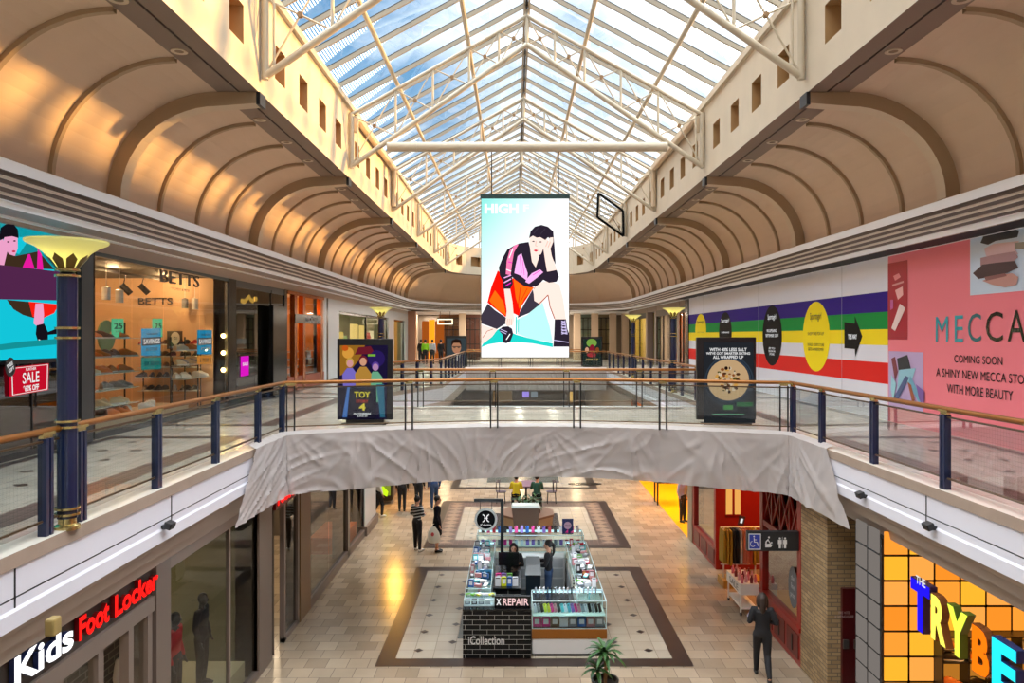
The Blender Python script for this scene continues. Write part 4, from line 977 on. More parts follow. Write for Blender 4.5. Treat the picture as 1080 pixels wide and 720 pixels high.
# shelves and shoes
shelfw = mat('glass_shelf', '#cfd8c8', .15); shm = [mat('shoe_'+n, c, .35) for n, c in (('black', '#1c1a1a'), ('white', '#e4e0d6'), ('tan', '#a8682e'), ('orange', '#d8742a'), ('red', '#b03022'), ('grey', '#8a8580'), ('brown', '#4e3020'), ('cream', '#d2c09a'))]
solem = mat('shoe_sole', '#d8d4cc', .5)
def shoe_mesh(m_, heel=False):
    mb = MB(); L_ = .27; vs = []; n = 10
    prof = [(0, .036, .085), (.05, .04, .105), (.11, .038, .10), (.16, .041, .072), (.21, .044, .052), (.25, .034, .038), (.27, .014, .016)]
    for x, w_, h_ in prof:
        for j in range(n):
            a = PI*j/(n-1); vs.append((x, math.cos(a)*w_, .014+math.sin(a)**.8*h_+(.03*(1-x/L_) if heel else 0)))
    fs = [(i*n+j, i*n+j+1, (i+1)*n+j+1, (i+1)*n+j) for i in range(len(prof)-1) for j in range(n-1)]+[tuple(range(n))]
    mb.add(vs, fs, m_)
    sv = [(x, s*(w_+.004), z) for x, w_, h_ in prof for s in (-1, 1) for z in (0, .018)]
    k = len(prof)
    for i in range(k-1):
        a, b = i*4, (i+1)*4; mb.add([sv[a], sv[a+1], sv[a+3], sv[a+2], sv[b], sv[b+1], sv[b+3], sv[b+2]], [(0, 1, 5, 4), (1, 2, 6, 5), (2, 3, 7, 6), (3, 0, 4, 7)], solem)
    if heel: mb.box(0, .04, -.03, .03, -.0, .05, shm[0])
    return mb
shoe_proto = {}
def shoe(k, loc, rz, label, group, sc=1.0):
    if k not in shoe_proto:
        o = shoe_mesh(shm[k % 8], k >= 8).build('shoe', smooth=True); o.name = 'shoe'; shoe_proto[k] = o
    else: o = shoe_proto[k].copy(); COL.objects.link(o)
    o.location = loc; o.rotation_euler = (0, 0, rz); o.scale = (sc,)*3; tag(o, label, 'shoe', group); return o
cname = ['black', 'white', 'tan', 'orange', 'red', 'grey', 'brown', 'cream']
rr = random.Random(5)
def shelf_unit(name, label, x, ya, yb, zs, depth, pal, rowlab, group, step=.33, sc=1.4, back=True, z0=0):
    t = thing(name, label, 'shelving', (x, (ya+yb)/2, 0))
    for z in zs:
        m = MB(); m.box(x-depth/2, x+depth/2, ya, yb, z-.012, z, shelfw); m.build('shelf', t)
    m = MB()
    for y in (ya, (ya+yb)/2, yb): m.box(x-depth/2, x-depth/2+.03, y-.012, y+.012, z0, zs[-1]+.35, dark)
    if back: m.box(x-depth/2-.03, x-depth/2, ya, yb, z0, z0+.2, woodw)
    m.build('upright_frame', t)
    for i, z in enumerate(zs):
        y = ya+.14; j = 0
        while y < yb-.1:
            k = rr.choice(pal[i % len(pal)]); shoe(k, (x-.12+rr.uniform(-.03, .03), y, z), rr.choice([1.2, 1.5, .9, -1.6, .3])+rr.uniform(-.2, .2), '%s shoe on the %s' % (cname[k % 8], rowlab[i]), group+' '+cname[k % 8], sc)
            y += step; j += 1
def shelf_unit_x(name, label, y, xa, xb, zs, depth, pal, rowlab, group, step=.2, sc=1.3):
    t = thing(name, label, 'shelving', ((xa+xb)/2, y, 0))
    for z in zs: m = MB(); m.box(xa, xb, y-depth/2, y+depth/2, z-.012, z, shelfw); m.build('shelf', t)
    m = MB()
    for x in (xa, (xa+xb)/2, xb): m.box(x-.012, x+.012, y+depth/2-.03, y+depth/2, 0, zs[-1]+.35, dark)
    m.build('upright_frame', t)
    for i, z in enumerate(zs):
        x = xa+.1
        while x < xb-.06:
            k = rr.choice(pal[i % len(pal)]); shoe(k, (x, y+.12, z), -PI/2+rr.uniform(-.5, .5), '%s shoe on the %s' % (cname[k % 8], rowlab[i]), group+' '+cname[k % 8], sc); x += step
H_ = ['lowest shelf', 'second shelf up', 'third shelf up', 'fourth shelf up', 'fifth shelf up', 'sixth shelf up']
W_ = lambda s: [h+' of the '+s for h in H_]
shelf_unit('shoe_shelving', 'glass shelving of orange and tan shoes beside the dark column', -8.75, 14.4, 16.9, [.5, .85, 1.2, 1.55, 1.95], .36, [[1, 7, 2, 7], [2, 3, 5, 1], [4, 2, 7, 3], [3, 2, 6, 3], [3, 6, 2, 3]], W_('shelving beside the dark column'), 'shoes beside the dark column', z0=.3)
shelf_unit_x('shoe_shelving', 'glass shelving of mostly black shoes in the middle of the window', 20.45, -10.35, -8.75, [.49, .85, 1.13, 1.43, 1.75], .34, [[0, 0, 5], [0, 5, 0, 6], [0, 6, 0], [0, 0, 6], [0, 6, 4]], W_('shelving in the middle of the window'), 'shoes in the middle of the window')
shelf_unit('shoe_shelving', 'bright shelving of sandals at the far end of the shoe window', -8.5, 18.6, 20.2, [.9, 1.25, 1.62], .34, [[1, 5, 1], [1, 7, 5], [6, 2, 7]], W_('bright shelving at the far end'), 'shoes on the bright shelving', .25)
shelf_unit('shoe_shelving', 'tall shelving of pale shoes along the back of the shoe shop', -12.4, 16.5, 20.5, [.5, .95, 1.4, 1.85], .36, [[1, 7], [7, 2, 6], [1, 5, 0], [2, 7, 4]], W_('shelving along the back of the shop'), 'shoes at the back of the shop', .42, 1.3)
# white rug of trainers on the window floor
for k, (px, py) in enumerate([(146, 430), (152, 427), (158, 425), (164, 424), (137, 433), (131, 436), (120, 439), (112, 441), (126, 432)]):
    p = PX(px, py, -8.65); shoe(1 if k < 5 else 3, (p.x, p.y, .3), .5+k, '%s shoe on the low plinth of the shoe window' % ('white' if k < 5 else 'orange'), 'shoes on the low plinth '+('white' if k < 5 else 'orange'), 1.4)
m = MB(); m.box(-9.1, -8.3, 14.4, 18.8, 0, .3, mat('plinth_cream', '#c7b291', .4)); tag(m.build('display_plinth'), 'low cream plinth along the foot of the shoe window', 'plinth')
m = MB(); m.lathe((-9.35, 16.9, 2.0), [(.001, 0), (.36, 0), (.36, .03), (.001, .03)], mat('green_disc', '#7f9a6a', .5), 28); o = m.build('round_mirror', loc=(-9.35, 16.9, 2.0)); o.rotation_euler = (0, PI/2, 0); tag(o, 'round green disc standing behind the blue savings poster', 'display disc')
for v in o.data.vertices: pass
for i, py in enumerate((354, 372, 390)):
    p = PX(235.5, py, -8.16); t = thing('globe_bulb', ['top glowing bulb of three by the far window post', 'middle glowing bulb of three by the far window post', 'bottom glowing bulb of three by the far window post'][i], 'light bulb', p, group='bulbs by the far window post')
    m = MB(); m.ball(p, .06, glow('warm_bulb', '#ffce70', 30)); m.build('bulb', t, smooth=True); m = MB(); m.tube(p+Y3*.05, (p.x, p.y+.3, p.z), .03, dark, 8); m.build('holder', t)
lamp('POINT', (XL+.45, 20.5, 1.6), 20, '#ffc26a', .02, name='bulb_light')

# ---- dark clothes shop between the two columns
room('wall_dark_shop', -12.5, XL-.02, 21.4, 25.9, 0, 3.62, darkwall, mat('dark_floor', '#4a4038', .2), darkwall)
fr_ = thing('shopfront', 'dark glazed shopfront with gold pendant cluster and magenta card', 'shopfront', (XL, 23.6, 0))
m = MB(); m.box(XL-.08, XL+.02, 21.4, 25.9, 0, .12, blk); m.box(XL-.08, XL+.02, 21.4, 25.9, 3.42, 3.62, dgrey); m.box(XL-.06, XL+.02, 24.5, 24.6, 0, 3.5, blk); m.build('frame', fr_)
for a, b in ((21.42, 23.0), (23.03, 24.5), (24.62, 25.9)):
    m = MB(); m.quad((XL, a, .12), (XL, b, .12), (XL, b, 3.42), (XL, a, 3.42), shopgd); m.build('glass_pane', fr_)
t = thing('gold_pendant_cluster', 'cluster of gold pendant letters glowing in the dark shop', 'pendant light', PX(262, 315, -8.7))
for i in range(9):
    p = PX(255+i*1.9, 313+rr.random()*5, -8.7+rr.random()*.3); m = MB(); m.ball(p, .045, glow('gold_glow', '#d8a040', 2.0), 8, 6, (1, 1, 1.8)); m.tube(p, (p.x, p.y, 3.5), .004, brass, 4); m.build('pendant', t)
tagboard('window_card', 'magenta card stuck low in the dark shop window', 'sign', [(254.3, 375.8), (262.5, 375), (262.5, 395.5), (254.3, 397)], XL+.02, glow('magenta_card', '#d818c0', .85), [('SALE', 0, .1, .7, .16, ws)])
tagboard('screen_card', 'small teal lit picture inside the dark shop', 'picture', [(250, 357), (264, 357), (264, 367), (250, 367)], -9.4, glow('teal_pic', '#1e5a6a', .7), [(None, 0, -.25, 1, .4, mat('pic_brown', '#5e4438', .5))])
tagboard('exit_light', 'tiny bright green exit light deep in the dark shop', 'sign', [(271.5, 340), (277, 340), (277, 343), (271.5, 343)], -10.5, glow('exit_green', '#a8ffd8', 1.4), [('EXIT', 0, 0, .8, .6, dark)])
# black panel (directory blade)
t = thing('directory_panel', 'tall plain black panel standing before the dark shop', 'sign panel', (XL+.25, 25.1, 0))
a, b = PX(286.5, 400, -7.9), PX(298.5, 400, -7.9); z1 = PX(292, 322.5, -7.9).z
m = MB(); m.box(-7.98, -7.84, a.y, b.y, .06, z1, blk); m.build('panel', t); m = MB(); m.box(-8.05, -7.77, a.y-.02, b.y+.02, 0, .06, dgrey); m.build('base', t)
# ---- copper-framed accessories shop
room('wall_copper_shop', -12.5, XL-.02, 26.2, 31.2, 0, 3.62, mat('amber_wall', '#b8803c', .5), mat('amber_floor', '#8a5030', .2), ceilw)
fr_ = thing('shopfront', 'copper framed shopfront glowing amber inside', 'shopfront', (XL, 28.6, 0))
m = MB(); m.box(XL-.1, XL+.06, 26.2, 31.2, 3.5, 3.62, copper); m.build('header', fr_)
m = MB(); m.box(XL-.08, XL+.06, 26.2, 31.2, 0, .5, mat('brick_plinth', '#8e4a36', .5))
m.build('base', fr_)
for y in (27.1, 28.2, 30.75):
    m = MB(); m.box(XL-.1, XL+.08, y-.16, y+.16, 0, 3.5, copper); m.build('copper_post', fr_)
for a, b in ((26.2, 26.94), (28.36, 30.6)):
    m = MB(); m.quad((XL, a, .5), (XL, b, .5), (XL, b, 3.5), (XL, a, 3.5), shopg); m.build('glass_pane', fr_)
tagboard('blade_sign', 'black hanging sign with pale lettering on the copper shopfront', 'sign', [(311.5, 330.7), (338.5, 333), (338.5, 341.8), (311.5, 340.5)], XL+.12, blk, [('MOCHA', .15, 0, .55, .6, mat('sign_grey', '#a8a8a8', .5))])
for i, (px, py, c_) in enumerate([(321, 378, 'tan'), (325, 379, 'white'), (329, 382, 'grey'), (318, 384, 'black'), (326, 388, 'cream'), (322, 392, 'brown'), (331, 391, 'white')]):
    p = PX(px, py, -8.6); p.z = min((.8, 1.1, 1.4), key=lambda q: abs(q-p.z)); t = thing('handbag', '%s handbag in the copper framed window, %s' % (c_, ['upper shelf near side', 'upper shelf middle', 'upper shelf far side', 'middle row near side', 'middle row far side', 'lowest near side', 'lowest far side'][i]), 'handbag', p, group='handbags in the copper window')
    m = MB(); m.cbox(p+Z3*.14, .14, .34, .26, mat('bag_'+c_, {'tan': '#b07a42', 'white': '#e0dcd0', 'grey': '#8c8c90', 'black': '#1c1c1e', 'cream': '#d8c8a0', 'brown': '#6a4028'}[c_], .4)); m.build('body', t, bevel=.03)
    m = MB(); m.path([(p.x, p.y+math.cos(a_)*.11, p.z+.27+math.sin(a_)*.16) for a_ in [PI*q/8 for q in range(9)]], .012, brass, 6); m.build('handle', t)
m = MB(); m.box(-8.9, -8.3, 27.4, 30.6, .5, .53, shelfw)
for z in (.8, 1.1, 1.4): m.box(-8.9, -8.3, 27.4, 30.6, z-.02, z, shelfw)
for y in (27.4, 30.6): m.box(-8.9, -8.86, y-.02, y+.02, 0, 1.4, dark)
tag(m.build('display_shelf'), 'glass display shelves in the copper framed window', 'shelving')
for y in (27.3, 29.4): lamp('POINT', (-9.6, y, 3.0), 60, '#ffa850', .03, name='shop_light')
# ---- white shop with bottles
room('wall_white_shop', -12.5, XL-.3, 32.4, 56, 0, 3.62, mat('pale_green_wall', '#a8b08a', .5), shopfl, ceilw)
m = MB()
for a, b, z0, z1 in ((31.95, 34.1, 0, 3.62), (34.1, 47.4, 3.15, 3.62), (34.1, 47.4, 0, .5), (47.4, 49.6, 0, 3.62), (49.6, 54.4, 3.1, 3.62), (54.4, 56, 0, 3.62)): m.box(XL-.3, XL, a, b, z0, z1, wht)
m.box(XL-.02, XL+.02, 31.95, 56, 0, .08, blk); struct(m.build('wall_white_front'), 'white panelled wall of the bottle shop')
for i, (a, b) in enumerate(((34.1, 47.4), (49.6, 54.4))):
    fr_ = thing('shop_window', ['wide black framed window of the white fronted shop', 'narrow greenish window at the far end of the white front'][i], 'shop window', (XL, (a+b)/2, .5))
    m = MB(); zt = 3.15-.05*i; zb_ = .5 if i == 0 else .02
    for y in ([a, (a+b)/2, b] if i == 0 else [a, b]): m.box(XL-.16, XL-.08, y-.07, y+.07, zb_, zt, blk)
    m.box(XL-.16, XL-.08, a, b, zt-.14, zt, blk); m.build('frame', fr_)
    m = MB(); m.quad((XL-.12, a, zb_), (XL-.12, b, zb_), (XL-.12, b, zt-.1), (XL-.12, a, zt-.1), shopg); m.build('glass_pane', fr_)
for i, (px, c_, n_, h_) in enumerate([(362, '#d8b85a', 'gold', 1.3), (375, '#ffd87a', 'lit yellow', 1.75), (377.5, '#ffd87a', 'lit yellow', 1.75), (384, '#ffe09a', 'lit yellow', 1.7), (390.5, '#c8282a', 'red', 1.0), (366, '#8aa05a', 'green', 1.1), (394, '#e8d8a0', 'cream', 1.4)]):
    y = yl(px); X = XL-.8; t_ = MB(); t_.box(X-.1, X+.1, y*1.08-.28, y*1.08+.28, .9, .9+h_, glow('panel_'+n_.replace(' ', '_'), c_, .9)) if n_ != 'red' else t_.lathe((X, y*1.08, .9), [(.001, 0), (.35, 0), (.4, .5), (.2, .9), (.12, 1.3), (.001, 1.3)], glow('red_bottle', c_, .6), 16)
    tag(t_.build('display_column'), '%s display column in the white fronted shop, %s' % (n_, ['first from the near edge', 'second from the near edge', 'third, close against its lit twin', 'just before the red one', 'bottle shaped', 'low and standing near the first', 'the farthest of them'][i]), 'display')
for y in (36, 42, 50): lamp('POINT', (-10, y, 3.1), 110, '#fff0c8', .03, name='shop_light')

# ================= right side hoardings
def hpoly(mb, pts, m, d=.0): mb.poly([PX(x, y, XR-d) for x, y in pts], m)
hw = mat('hoarding_white', '#dadde8', .4, spec=.3); Hh = 3.42
yA, yB = 17.40, 37.3
t = thing('striped_hoarding', 'white hoarding with purple green yellow and red stripes', 'hoarding', (XR, 27, 0))
m = MB(); m.box(XR, XR+.08, yA, yB, 0, 2+.2135*XR-.02, hw); m.build('panel', t)
st = [('purple', '#3b1f86', (936.5, 307), (728.5, 331)), ]
def band(name, col, z0, z1):
    m = MB(); m.box(XR-.004, XR, yA+.01, yB, z0, z1, mat('stripe_'+name, col, .6, spec=.2)); m.build('stripe', t)
# heights from the near edge (px 936.5): rows 307,328.7(?)..
zz = lambda py: 2-(py-VY)/(936.5-VX)*XR
band('purple', '#2e1480', zz(328.5), zz(307)); band('green', '#0c8c3c', zz(347), zz(328.5)); band('yellow', '#f0d81c', zz(364), zz(347)); band('red', '#d8231c', zz(405), zz(382.5))
for px in (742, 800, 888):
    m = MB(); y = yr(px); m.box(XR-.006, XR, y-.006, y+.006, 0, 3.85, mat('joint_grey', '#a9acb6', .5)); m.build('panel_joint', t)
m = MB(); m.quad(PR(784, 338), PR(799, 336.5), PR(799, 338), PR(785.5, 339.4), wht); m.quad(PR(784, 338), PR(785.5, 338), PR(785.5, 354), PR(784, 354), wht); m.build('white_bracket', t)
blo, yel = mat('oval_black', '#141213', .6, spec=.15), mat('oval_yellow', '#f2dc1e', .6, spec=.15)
def oval(px0, px1, py0, py1, mm, texts, tm_, lab):
    ya_, yb_ = yr(px1), yr(px0); cy = (ya_+yb_)/2; pc_ = F*XR/cy+VX; z1 = 2+(VY-py0)/(pc_-VX)*XR; z0 = 2+(VY-py1)/(pc_-VX)*XR; cz = (z0+z1)/2
    o = MB(); o.disc((XR-.008, cy, cz), -Y3, Z3, (yb_-ya_)/2, mm, 36, (z1-z0)/2); H = z1-z0; W = yb_-ya_
    for s, v, w_, h_ in texts: o.text(s, (XR-.014, cy, cz+v*H), -Y3, Z3, tm_, w=w_*W, h=h_*H)
    q = o.build('printed_oval', t); q['label'] = lab
oval(733.5, 745, 331, 366, yel, [('Sportsgirl', .25, .6, .12), ('SHOP ONLINE', -.05, .6, .03)], dark, 'small yellow printed oval')
oval(758.5, 772, 329, 372, blo, [('Sportsgirl', .28, .6, .12), ('OPENING', .0, .6, .04)], ws, 'small black printed oval')
oval(804.5, 825, 322, 385.5, blo, [('Sportsgirl', .3, .42, .11), ('RE-OPENING', .08, .5, .05), ('SEPTEMBER 2019', .0, .64, .05), ('SEE YOU\nSOON IN\nSTORE', -.26, .34, .13)], ws, 'large black printed oval')
oval(847, 875.5, 318, 391.5, yel, [('Sportsgirl', .28, .42, .13), ('SHOP THE POP-UP', .04, .6, .045), ('WHILE YOUR STORE\nGETS A MAKEOVER', -.15, .62, .11)], dark, 'large yellow printed oval')
m = MB(); hpoly(m, [(890.5, 339.5), (901.5, 341), (901.5, 333), (909.5, 354.5), (902, 376), (901.5, 368), (890.5, 367)], blo, .008)
p = PX(899, 355, XR-.014); m.text('THIS WAY', p, -Y3, Z3, ws, w=.5, h=.13, bold=.02); m.build('printed_arrow', t)
# pink hoarding
t = thing('pink_hoarding', 'pink hoarding lettered coming soon, with three cosmetics pictures', 'hoarding', (XR, 14, 0))
pk_ = mat('hoarding_pink', '#ea7f8a', .5, spec=.2)
m = MB(); m.box(XR-.01, XR+.07, 4, yA-.005, 0, 3.98, pk_); m.build('panel', t)
XP = XR-.016
def pq(name, px0, px1, zt_, zb_, mm): 
    q = MB(); y0_, y1_ = yr(px1), yr(px0); q.quad((XP, y0_, zb_), (XP, y1_, zb_), (XP, y1_, zt_), (XP, y0_, zt_), mm); return q
fz = lambda px, py: 2-(py-VY)/(px-VX)*XR
q = pq('p', 937.2, 958, fz(937.2, 278), fz(958, 358), mat('picture_red', '#a81730', .4))
pc = Pic(lambda x, y, e: PX(x, y, XP-.004-e), .002)
for a_, c_ in (([(942, 291), (948, 288), (950, 292), (944, 296)], '#e88a90'), ([(944, 306), (952, 302), (952.5, 311), (947, 316)], '#f0b8b8'), ([(949, 320), (955, 325), (944, 349), (940, 346)], '#e9d3d0'), ([(939, 316), (942, 316), (942, 325), (939, 327)], '#c060a0'), ([(941, 300), (953, 296), (953, 298), (941, 302)], '#d8989a')): pc.poly(a_, mat('cosm'+c_[1:], c_, .4))
q.add(pc.mb.v, pc.mb.f, pc.mb.mats[0]); 
q2 = pc.mb; q2.build('product_picture', t)
q.v = q.v[:4]; q.f = q.f[:1]; q.mi = q.mi[:1]; q.build('picture_ground', t)
q = pq('p', 938, 974.5, fz(974.5, 371.5), fz(974.5, 435), mat('picture_lilac', '#b9a3cc', .4)); q.build('picture_ground', t)
pc = Pic(lambda x, y, e: PX(x, y, XP-.004-e), .002)
for a_, c_ in (([(940, 378), (944, 376), (947, 392), (944, 402)], '#7a3a44'), ([(946, 378), (957, 374), (961, 390), (948, 392)], '#2a3038'), ([(948, 390), (966, 388), (962, 400), (946, 412)], '#8fc0d0'), ([(955, 396), (959, 398), (946, 424), (942, 420)], '#4a5a86'), ([(960, 396), (966, 408), (974, 424), (970, 426), (958, 404)], '#6fa8c0'), ([(957, 402), (961, 406), (965, 422), (962, 424)], '#a05a3a'), ([(940, 395), (945, 404), (942, 424), (939.5, 410)], '#9ad0dc'), ([(966, 405), (974.5, 412), (974.5, 430), (969, 420)], '#7a5aa0')): pc.poly(a_, mat('cosm'+c_[1:], c_, .35))
pc.mb.build('product_picture', t)
q = pq('p', 1024, 1130, 3.86, fz(1024, 311.5), mat('picture_ice', '#c3d6ea', .35)); q.build('picture_ground', t)
pc = Pic(lambda x, y, e: PX(x, y, XP-.004-e), .002)
for a_, c_ in (([(1034, 256), (1038, 247), (1046, 243), (1056, 245), (1066, 241), (1075, 243), (1073, 250), (1062, 252), (1050, 254), (1042, 258)], '#23252e'),
               ([(1038, 262), (1048, 257), (1066, 255), (1075, 254), (1070, 262), (1074, 268), (1056, 270), (1040, 270)], '#d3b4bc'),
               ([(1070, 256), (1090, 254), (1100, 262), (1086, 263), (1070, 262)], '#8a8478'),
               ([(1034, 272), (1046, 269), (1070, 265), (1074, 271), (1066, 278), (1044, 282), (1034, 280)], '#a88288'),
               ([(1026, 288), (1036, 279), (1050, 277), (1070, 275), (1074, 282), (1062, 288), (1044, 292), (1032, 294)], '#3c2832'),
               ([(1036, 296), (1050, 290), (1068, 288), (1074, 292), (1072, 300), (1060, 303), (1046, 300)], '#c09088'), ([(1038, 292), (1060, 288), (1062, 291), (1040, 296)], '#8a5a5a')): pc.poly(a_, mat('cosm'+c_[1:], c_, .35))
pc.mb.build('product_picture', t)
def ptxt(s, pxa, pxb, py, hpx, mm, bold=.0, wmode=True):
    ya_, yb_ = yr(pxb), yr(pxa); cy = (ya_+yb_)/2; pc_ = F*XR/cy+VX
    z = 2-(py-VY)/(pc_-VX)*XR; h_ = hpx/(pc_-VX)*XR
    m = MB(); m.text(s, (XP-.006, cy, z), -Y3, Z3, mm, w=(yb_-ya_), h=h_, bold=bold); return m
tealm, tl2 = mat('letter_teal', '#2a9aa8', .3), mat('letter_petrol', '#2c6a72', .3)
for s, a_, b_, mm, py, h_ in (('M', 988, 1001, tealm, 347, 26.5), ('E', 1008, 1017, tealm, 346.5, 28), ('C', 1022, 1036, tl2, 345.5, 30), ('C', 1041, 1059, blk, 344.5, 31.5), ('A', 1064, 1083, blk, 343.5, 33)):
    ptxt(s, a_, b_, py, h_, mm).build('lettering', t)
ptxt('COMING SOON', 1007.5, 1058.5, 379.3, 8.3, blk).build('lettering', t); ptxt('A SHINY NEW MECCA STORE', 988.5, 1092, 396.2, 9.3, blk).build('lettering', t); ptxt('WITH MORE BEAUTY', 1000, 1069.5, 413, 9.8, blk).build('lettering', t)
# black strip painting the soffit's shade over the hoardings, and the wall behind
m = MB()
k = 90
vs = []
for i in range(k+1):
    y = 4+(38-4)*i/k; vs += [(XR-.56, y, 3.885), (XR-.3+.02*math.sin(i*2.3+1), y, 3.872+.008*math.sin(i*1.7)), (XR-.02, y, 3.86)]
m.add(vs, [(i*3+j, i*3+j+1, i*3+j+4, i*3+j+3) for i in range(k) for j in (0, 1)], mat('soffit_shade_black', '#1b1b20', .7)); tag(m.build('soffit_shade_strip', smooth=True), 'creased black strip standing in for soffit shade above the hoardings', 'cloth')
m = MB(); m.box(XR+.1, XR+.4, -5.4, 37.3, 0, 3.9, wht); m.box(XR-.05, XR+.4, 37.3, 38.0, 0, 3.9, blk); m.box(XR, XR+.4, 38, 57, 3.55, 3.9, stone); m.box(XR, XR+.3, -5.4, 4, 0, 3.9, wht)
for y in (39.7, 46.2, 49.3): m.box(XR-.02, XR+.4, y-.25, y+.25, 0, 3.9, stone)
struct(m.build('wall_shops_right'), 'wall behind the hoardings and piers of the far right shops')
# far right shops
def front(label, y0_, y1_, wm, glowc, energy, frame_m=dark, n=2, dk_=False):
    room('wall_far_shop', XR+.05, XR+4, y0_, y1_, 0, 3.55, wm, shopfl, ceilw, 'x0')
    t = thing('shopfront', label, 'shopfront', (XR, (y0_+y1_)/2, 0)); m = MB(); m.box(XR, XR+.1, y0_, y1_, 0, .15, frame_m); m.box(XR, XR+.1, y0_, y1_, 3.2, 3.55, frame_m)
    for q in range(n+1): y = y0_+(y1_-y0_)*q/n; m.box(XR, XR+.08, y-.05, y+.05, 0, 3.4, frame_m)
    m.build('frame', t); m = MB(); m.quad((XR+.04, y0_, .15), (XR+.04, y1_, .15), (XR+.04, y1_, 3.2), (XR+.04, y0_, 3.2), shopgd if dk_ else shopg); m.build('glass_pane', t)
    lamp('POINT', (XR+1.5, (y0_+y1_)/2, 2.8), energy, glowc, .03, name='shop_light'); return t
front('orange glowing shopfront beside the end of the striped hoarding', 38.0, 39.5, mat('orange_wall', '#e88a2a', .5), '#ffa030', 160)
front('brown panelled shopfront with dark glass on the far right', 39.95, 45.95, mat('olive_wall', '#6a5a30', .5), '#ffd890', 110, mat('brown_frame', '#4a3a2c', .4), 3, True)
front('bright yellow lit shopfront next before the far corner', 49.5, 55, mat('yellow_wall', '#c8b468', .5), '#ffe090', 260)
for i in range(5):
    for j in range(3):
        pass
# ---- far end of the concourse
m = MB(); m.box(-17, 18, 66, 66.3, 0, 3.9, mat('far_wall', '#7a6a5a', .6)); struct(m.build('wall_far_concourse'))
pil = mat('beige_pilaster', '#c9b49c', .4)
for i, (px, X) in enumerate([(608.5, None), (627, None), (646, None), (659, None), (488, None), (437, None)]):
    p = PY(px, 354, 62); m = MB(); m.box(p.x-.28, p.x+.28, 61.6, 62.2, 0, 3.86, pil); struct(m.build('column_far'))
fw = []
for i, (a_, b_, lab, c_, en) in enumerate([(610, 625, 'far black gridded window first right of the screen', '#8a9a8a', 60), (629, 644, 'far black gridded window second right of the screen', '#9a8a6a', 60), (661, 669, 'far pale blank shop panel behind a lamp post', '#b8c0c4', 50), (462, 486, 'far left shop opening lit behind the bright box sign', '#8a5a34', 160), (491, 506, 'far shop window just left of the screen', '#7a4a3a', 50)]):
    A, B = PY(a_, 354, 62), PY(b_, 354, 62); t = thing('shop_window', lab, 'shop window', ((A.x+B.x)/2, 62, 0))
    m = MB(); m.box(A.x, B.x, 62.6, 62.7, 0, 3.8, mat('farback'+c_[1:], c_, .5)); m.build('back_panel', t)
    m = MB()
    for q in range(4): x = A.x+(B.x-A.x)*q/3; m.box(x-.03, x+.03, 61.95, 62.05, 0, 3.5, dark)
    for z in (.1, 1.3, 2.5, 3.5): m.box(A.x, B.x, 61.95, 62.05, z-.03, z+.03, dark)
    m.build('frame', t); m = MB(); m.quad((A.x, 62, 0), (B.x, 62, 0), (B.x, 62, 3.5), (A.x, 62, 3.5), shopg); m.build('glass_pane', t)
# glowing pillar and box sign at left
A = PY(455.5, 350, 60); m = MB(); m.box(A.x-.22, A.x+.22, 59.8, 60.2, 0, 3.3, glow('amber_pillar', '#ff9a1c', 1.2)); tag(m.build('lit_pillar'), 'glowing amber pillar behind the people in the far left', 'pillar')
for i, (a_, b_) in enumerate(((445, 452), (459, 468))):
    A, B = PY(a_, 340, 60.3), PY(b_, 358, 60.3); m = MB(); m.box(A.x, B.x, 60.3, 60.4, 0, 3.2, glow('dim_orange', '#a8541c', .8)); tag(m.build('light_box'), ['dim orange panel left of the amber pillar', 'dim orange panel right of the amber pillar'][i], 'light box')
A, B = PY(461.5, 336.3, 56.8), PY(477.5, 342, 56.8); t = thing('box_sign', 'rectangular outline of light hanging in the far left hall', 'sign', ((A.x+B.x)/2, 56.8, B.z))
m = MB(); wgl = glow('box_sign_white', '#ffeec0', 2.2)
for x0, x1, z0, z1 in ((A.x, B.x, A.z-.06, A.z), (A.x, B.x, B.z, B.z+.06), (A.x, A.x+.06, B.z, A.z), (B.x-.06, B.x, B.z, A.z)): m.box(x0, x1, 56.75, 56.85, z0, z1, wgl)
m.build('light_tube', t); m = MB(); m.tube((A.x+.2, 56.8, A.z), (A.x+.2, 56.8, 3.86), .02, dark, 6); m.tube((B.x-.2, 56.8, A.z), (B.x-.2, 56.8, 3.86), .02, dark, 6); m.build('hanger', t)
A = PY(433.5, 340, 56.2); m = MB(); m.box(A.x-.35, A.x+.35, 56, 56.6, 0, 3.86, mat('pink_pilaster', '#b8846a', .4)); struct(m.build('pillar_left_end'))
# ================= lower level, left side
LXS, RXS = -4.96, 5.70
def QL(px, py, X=LXS): return PX(px, py, X)
def ll(px): return F*LXS/(px-VX)
def lr(px): return F*RXS/(px-VX)
pier = mat('bronze_grey_pier', '#6e6058', .35); beam_ = mat('bronze_grey_beam', '#7a6c64', .35); tanp = mat('tan_pier', '#7d6248', .4)
room('wall_left_shop_lower', -9.5, LXS-.02, 4, 14.3, ZL, -1.15, mat('lower_shop_wall', '#66664e', .6), lowtile, ceilw)
room('wall_left_shop_next', -9.5, LXS-.02, 15.3, 24.4, ZL, -1.15, mat('next_shop_wall', '#6a6055', .6), lowtile, ceilw)
m = MB()
for a, b, mm in ((10.2, 10.62, pier), (14.3, 15.05, pier), (17.05, 17.9, tanp), (21.9, 22.15, pier), (24.4, 26.3, wht)): m.box(LXS-.45, LXS+.02, a, b, ZL, -1.12, mm)
m.box(LXS-.45, LXS+.1, 24.35, 26.35, ZL, ZL+.3, pier); m.box(LXS-.3, LXS, 26.3, 60, -1.5, -1.12, pier)
struct(m.build('wall_lower_left'), 'bronze piers between the lower left shops')
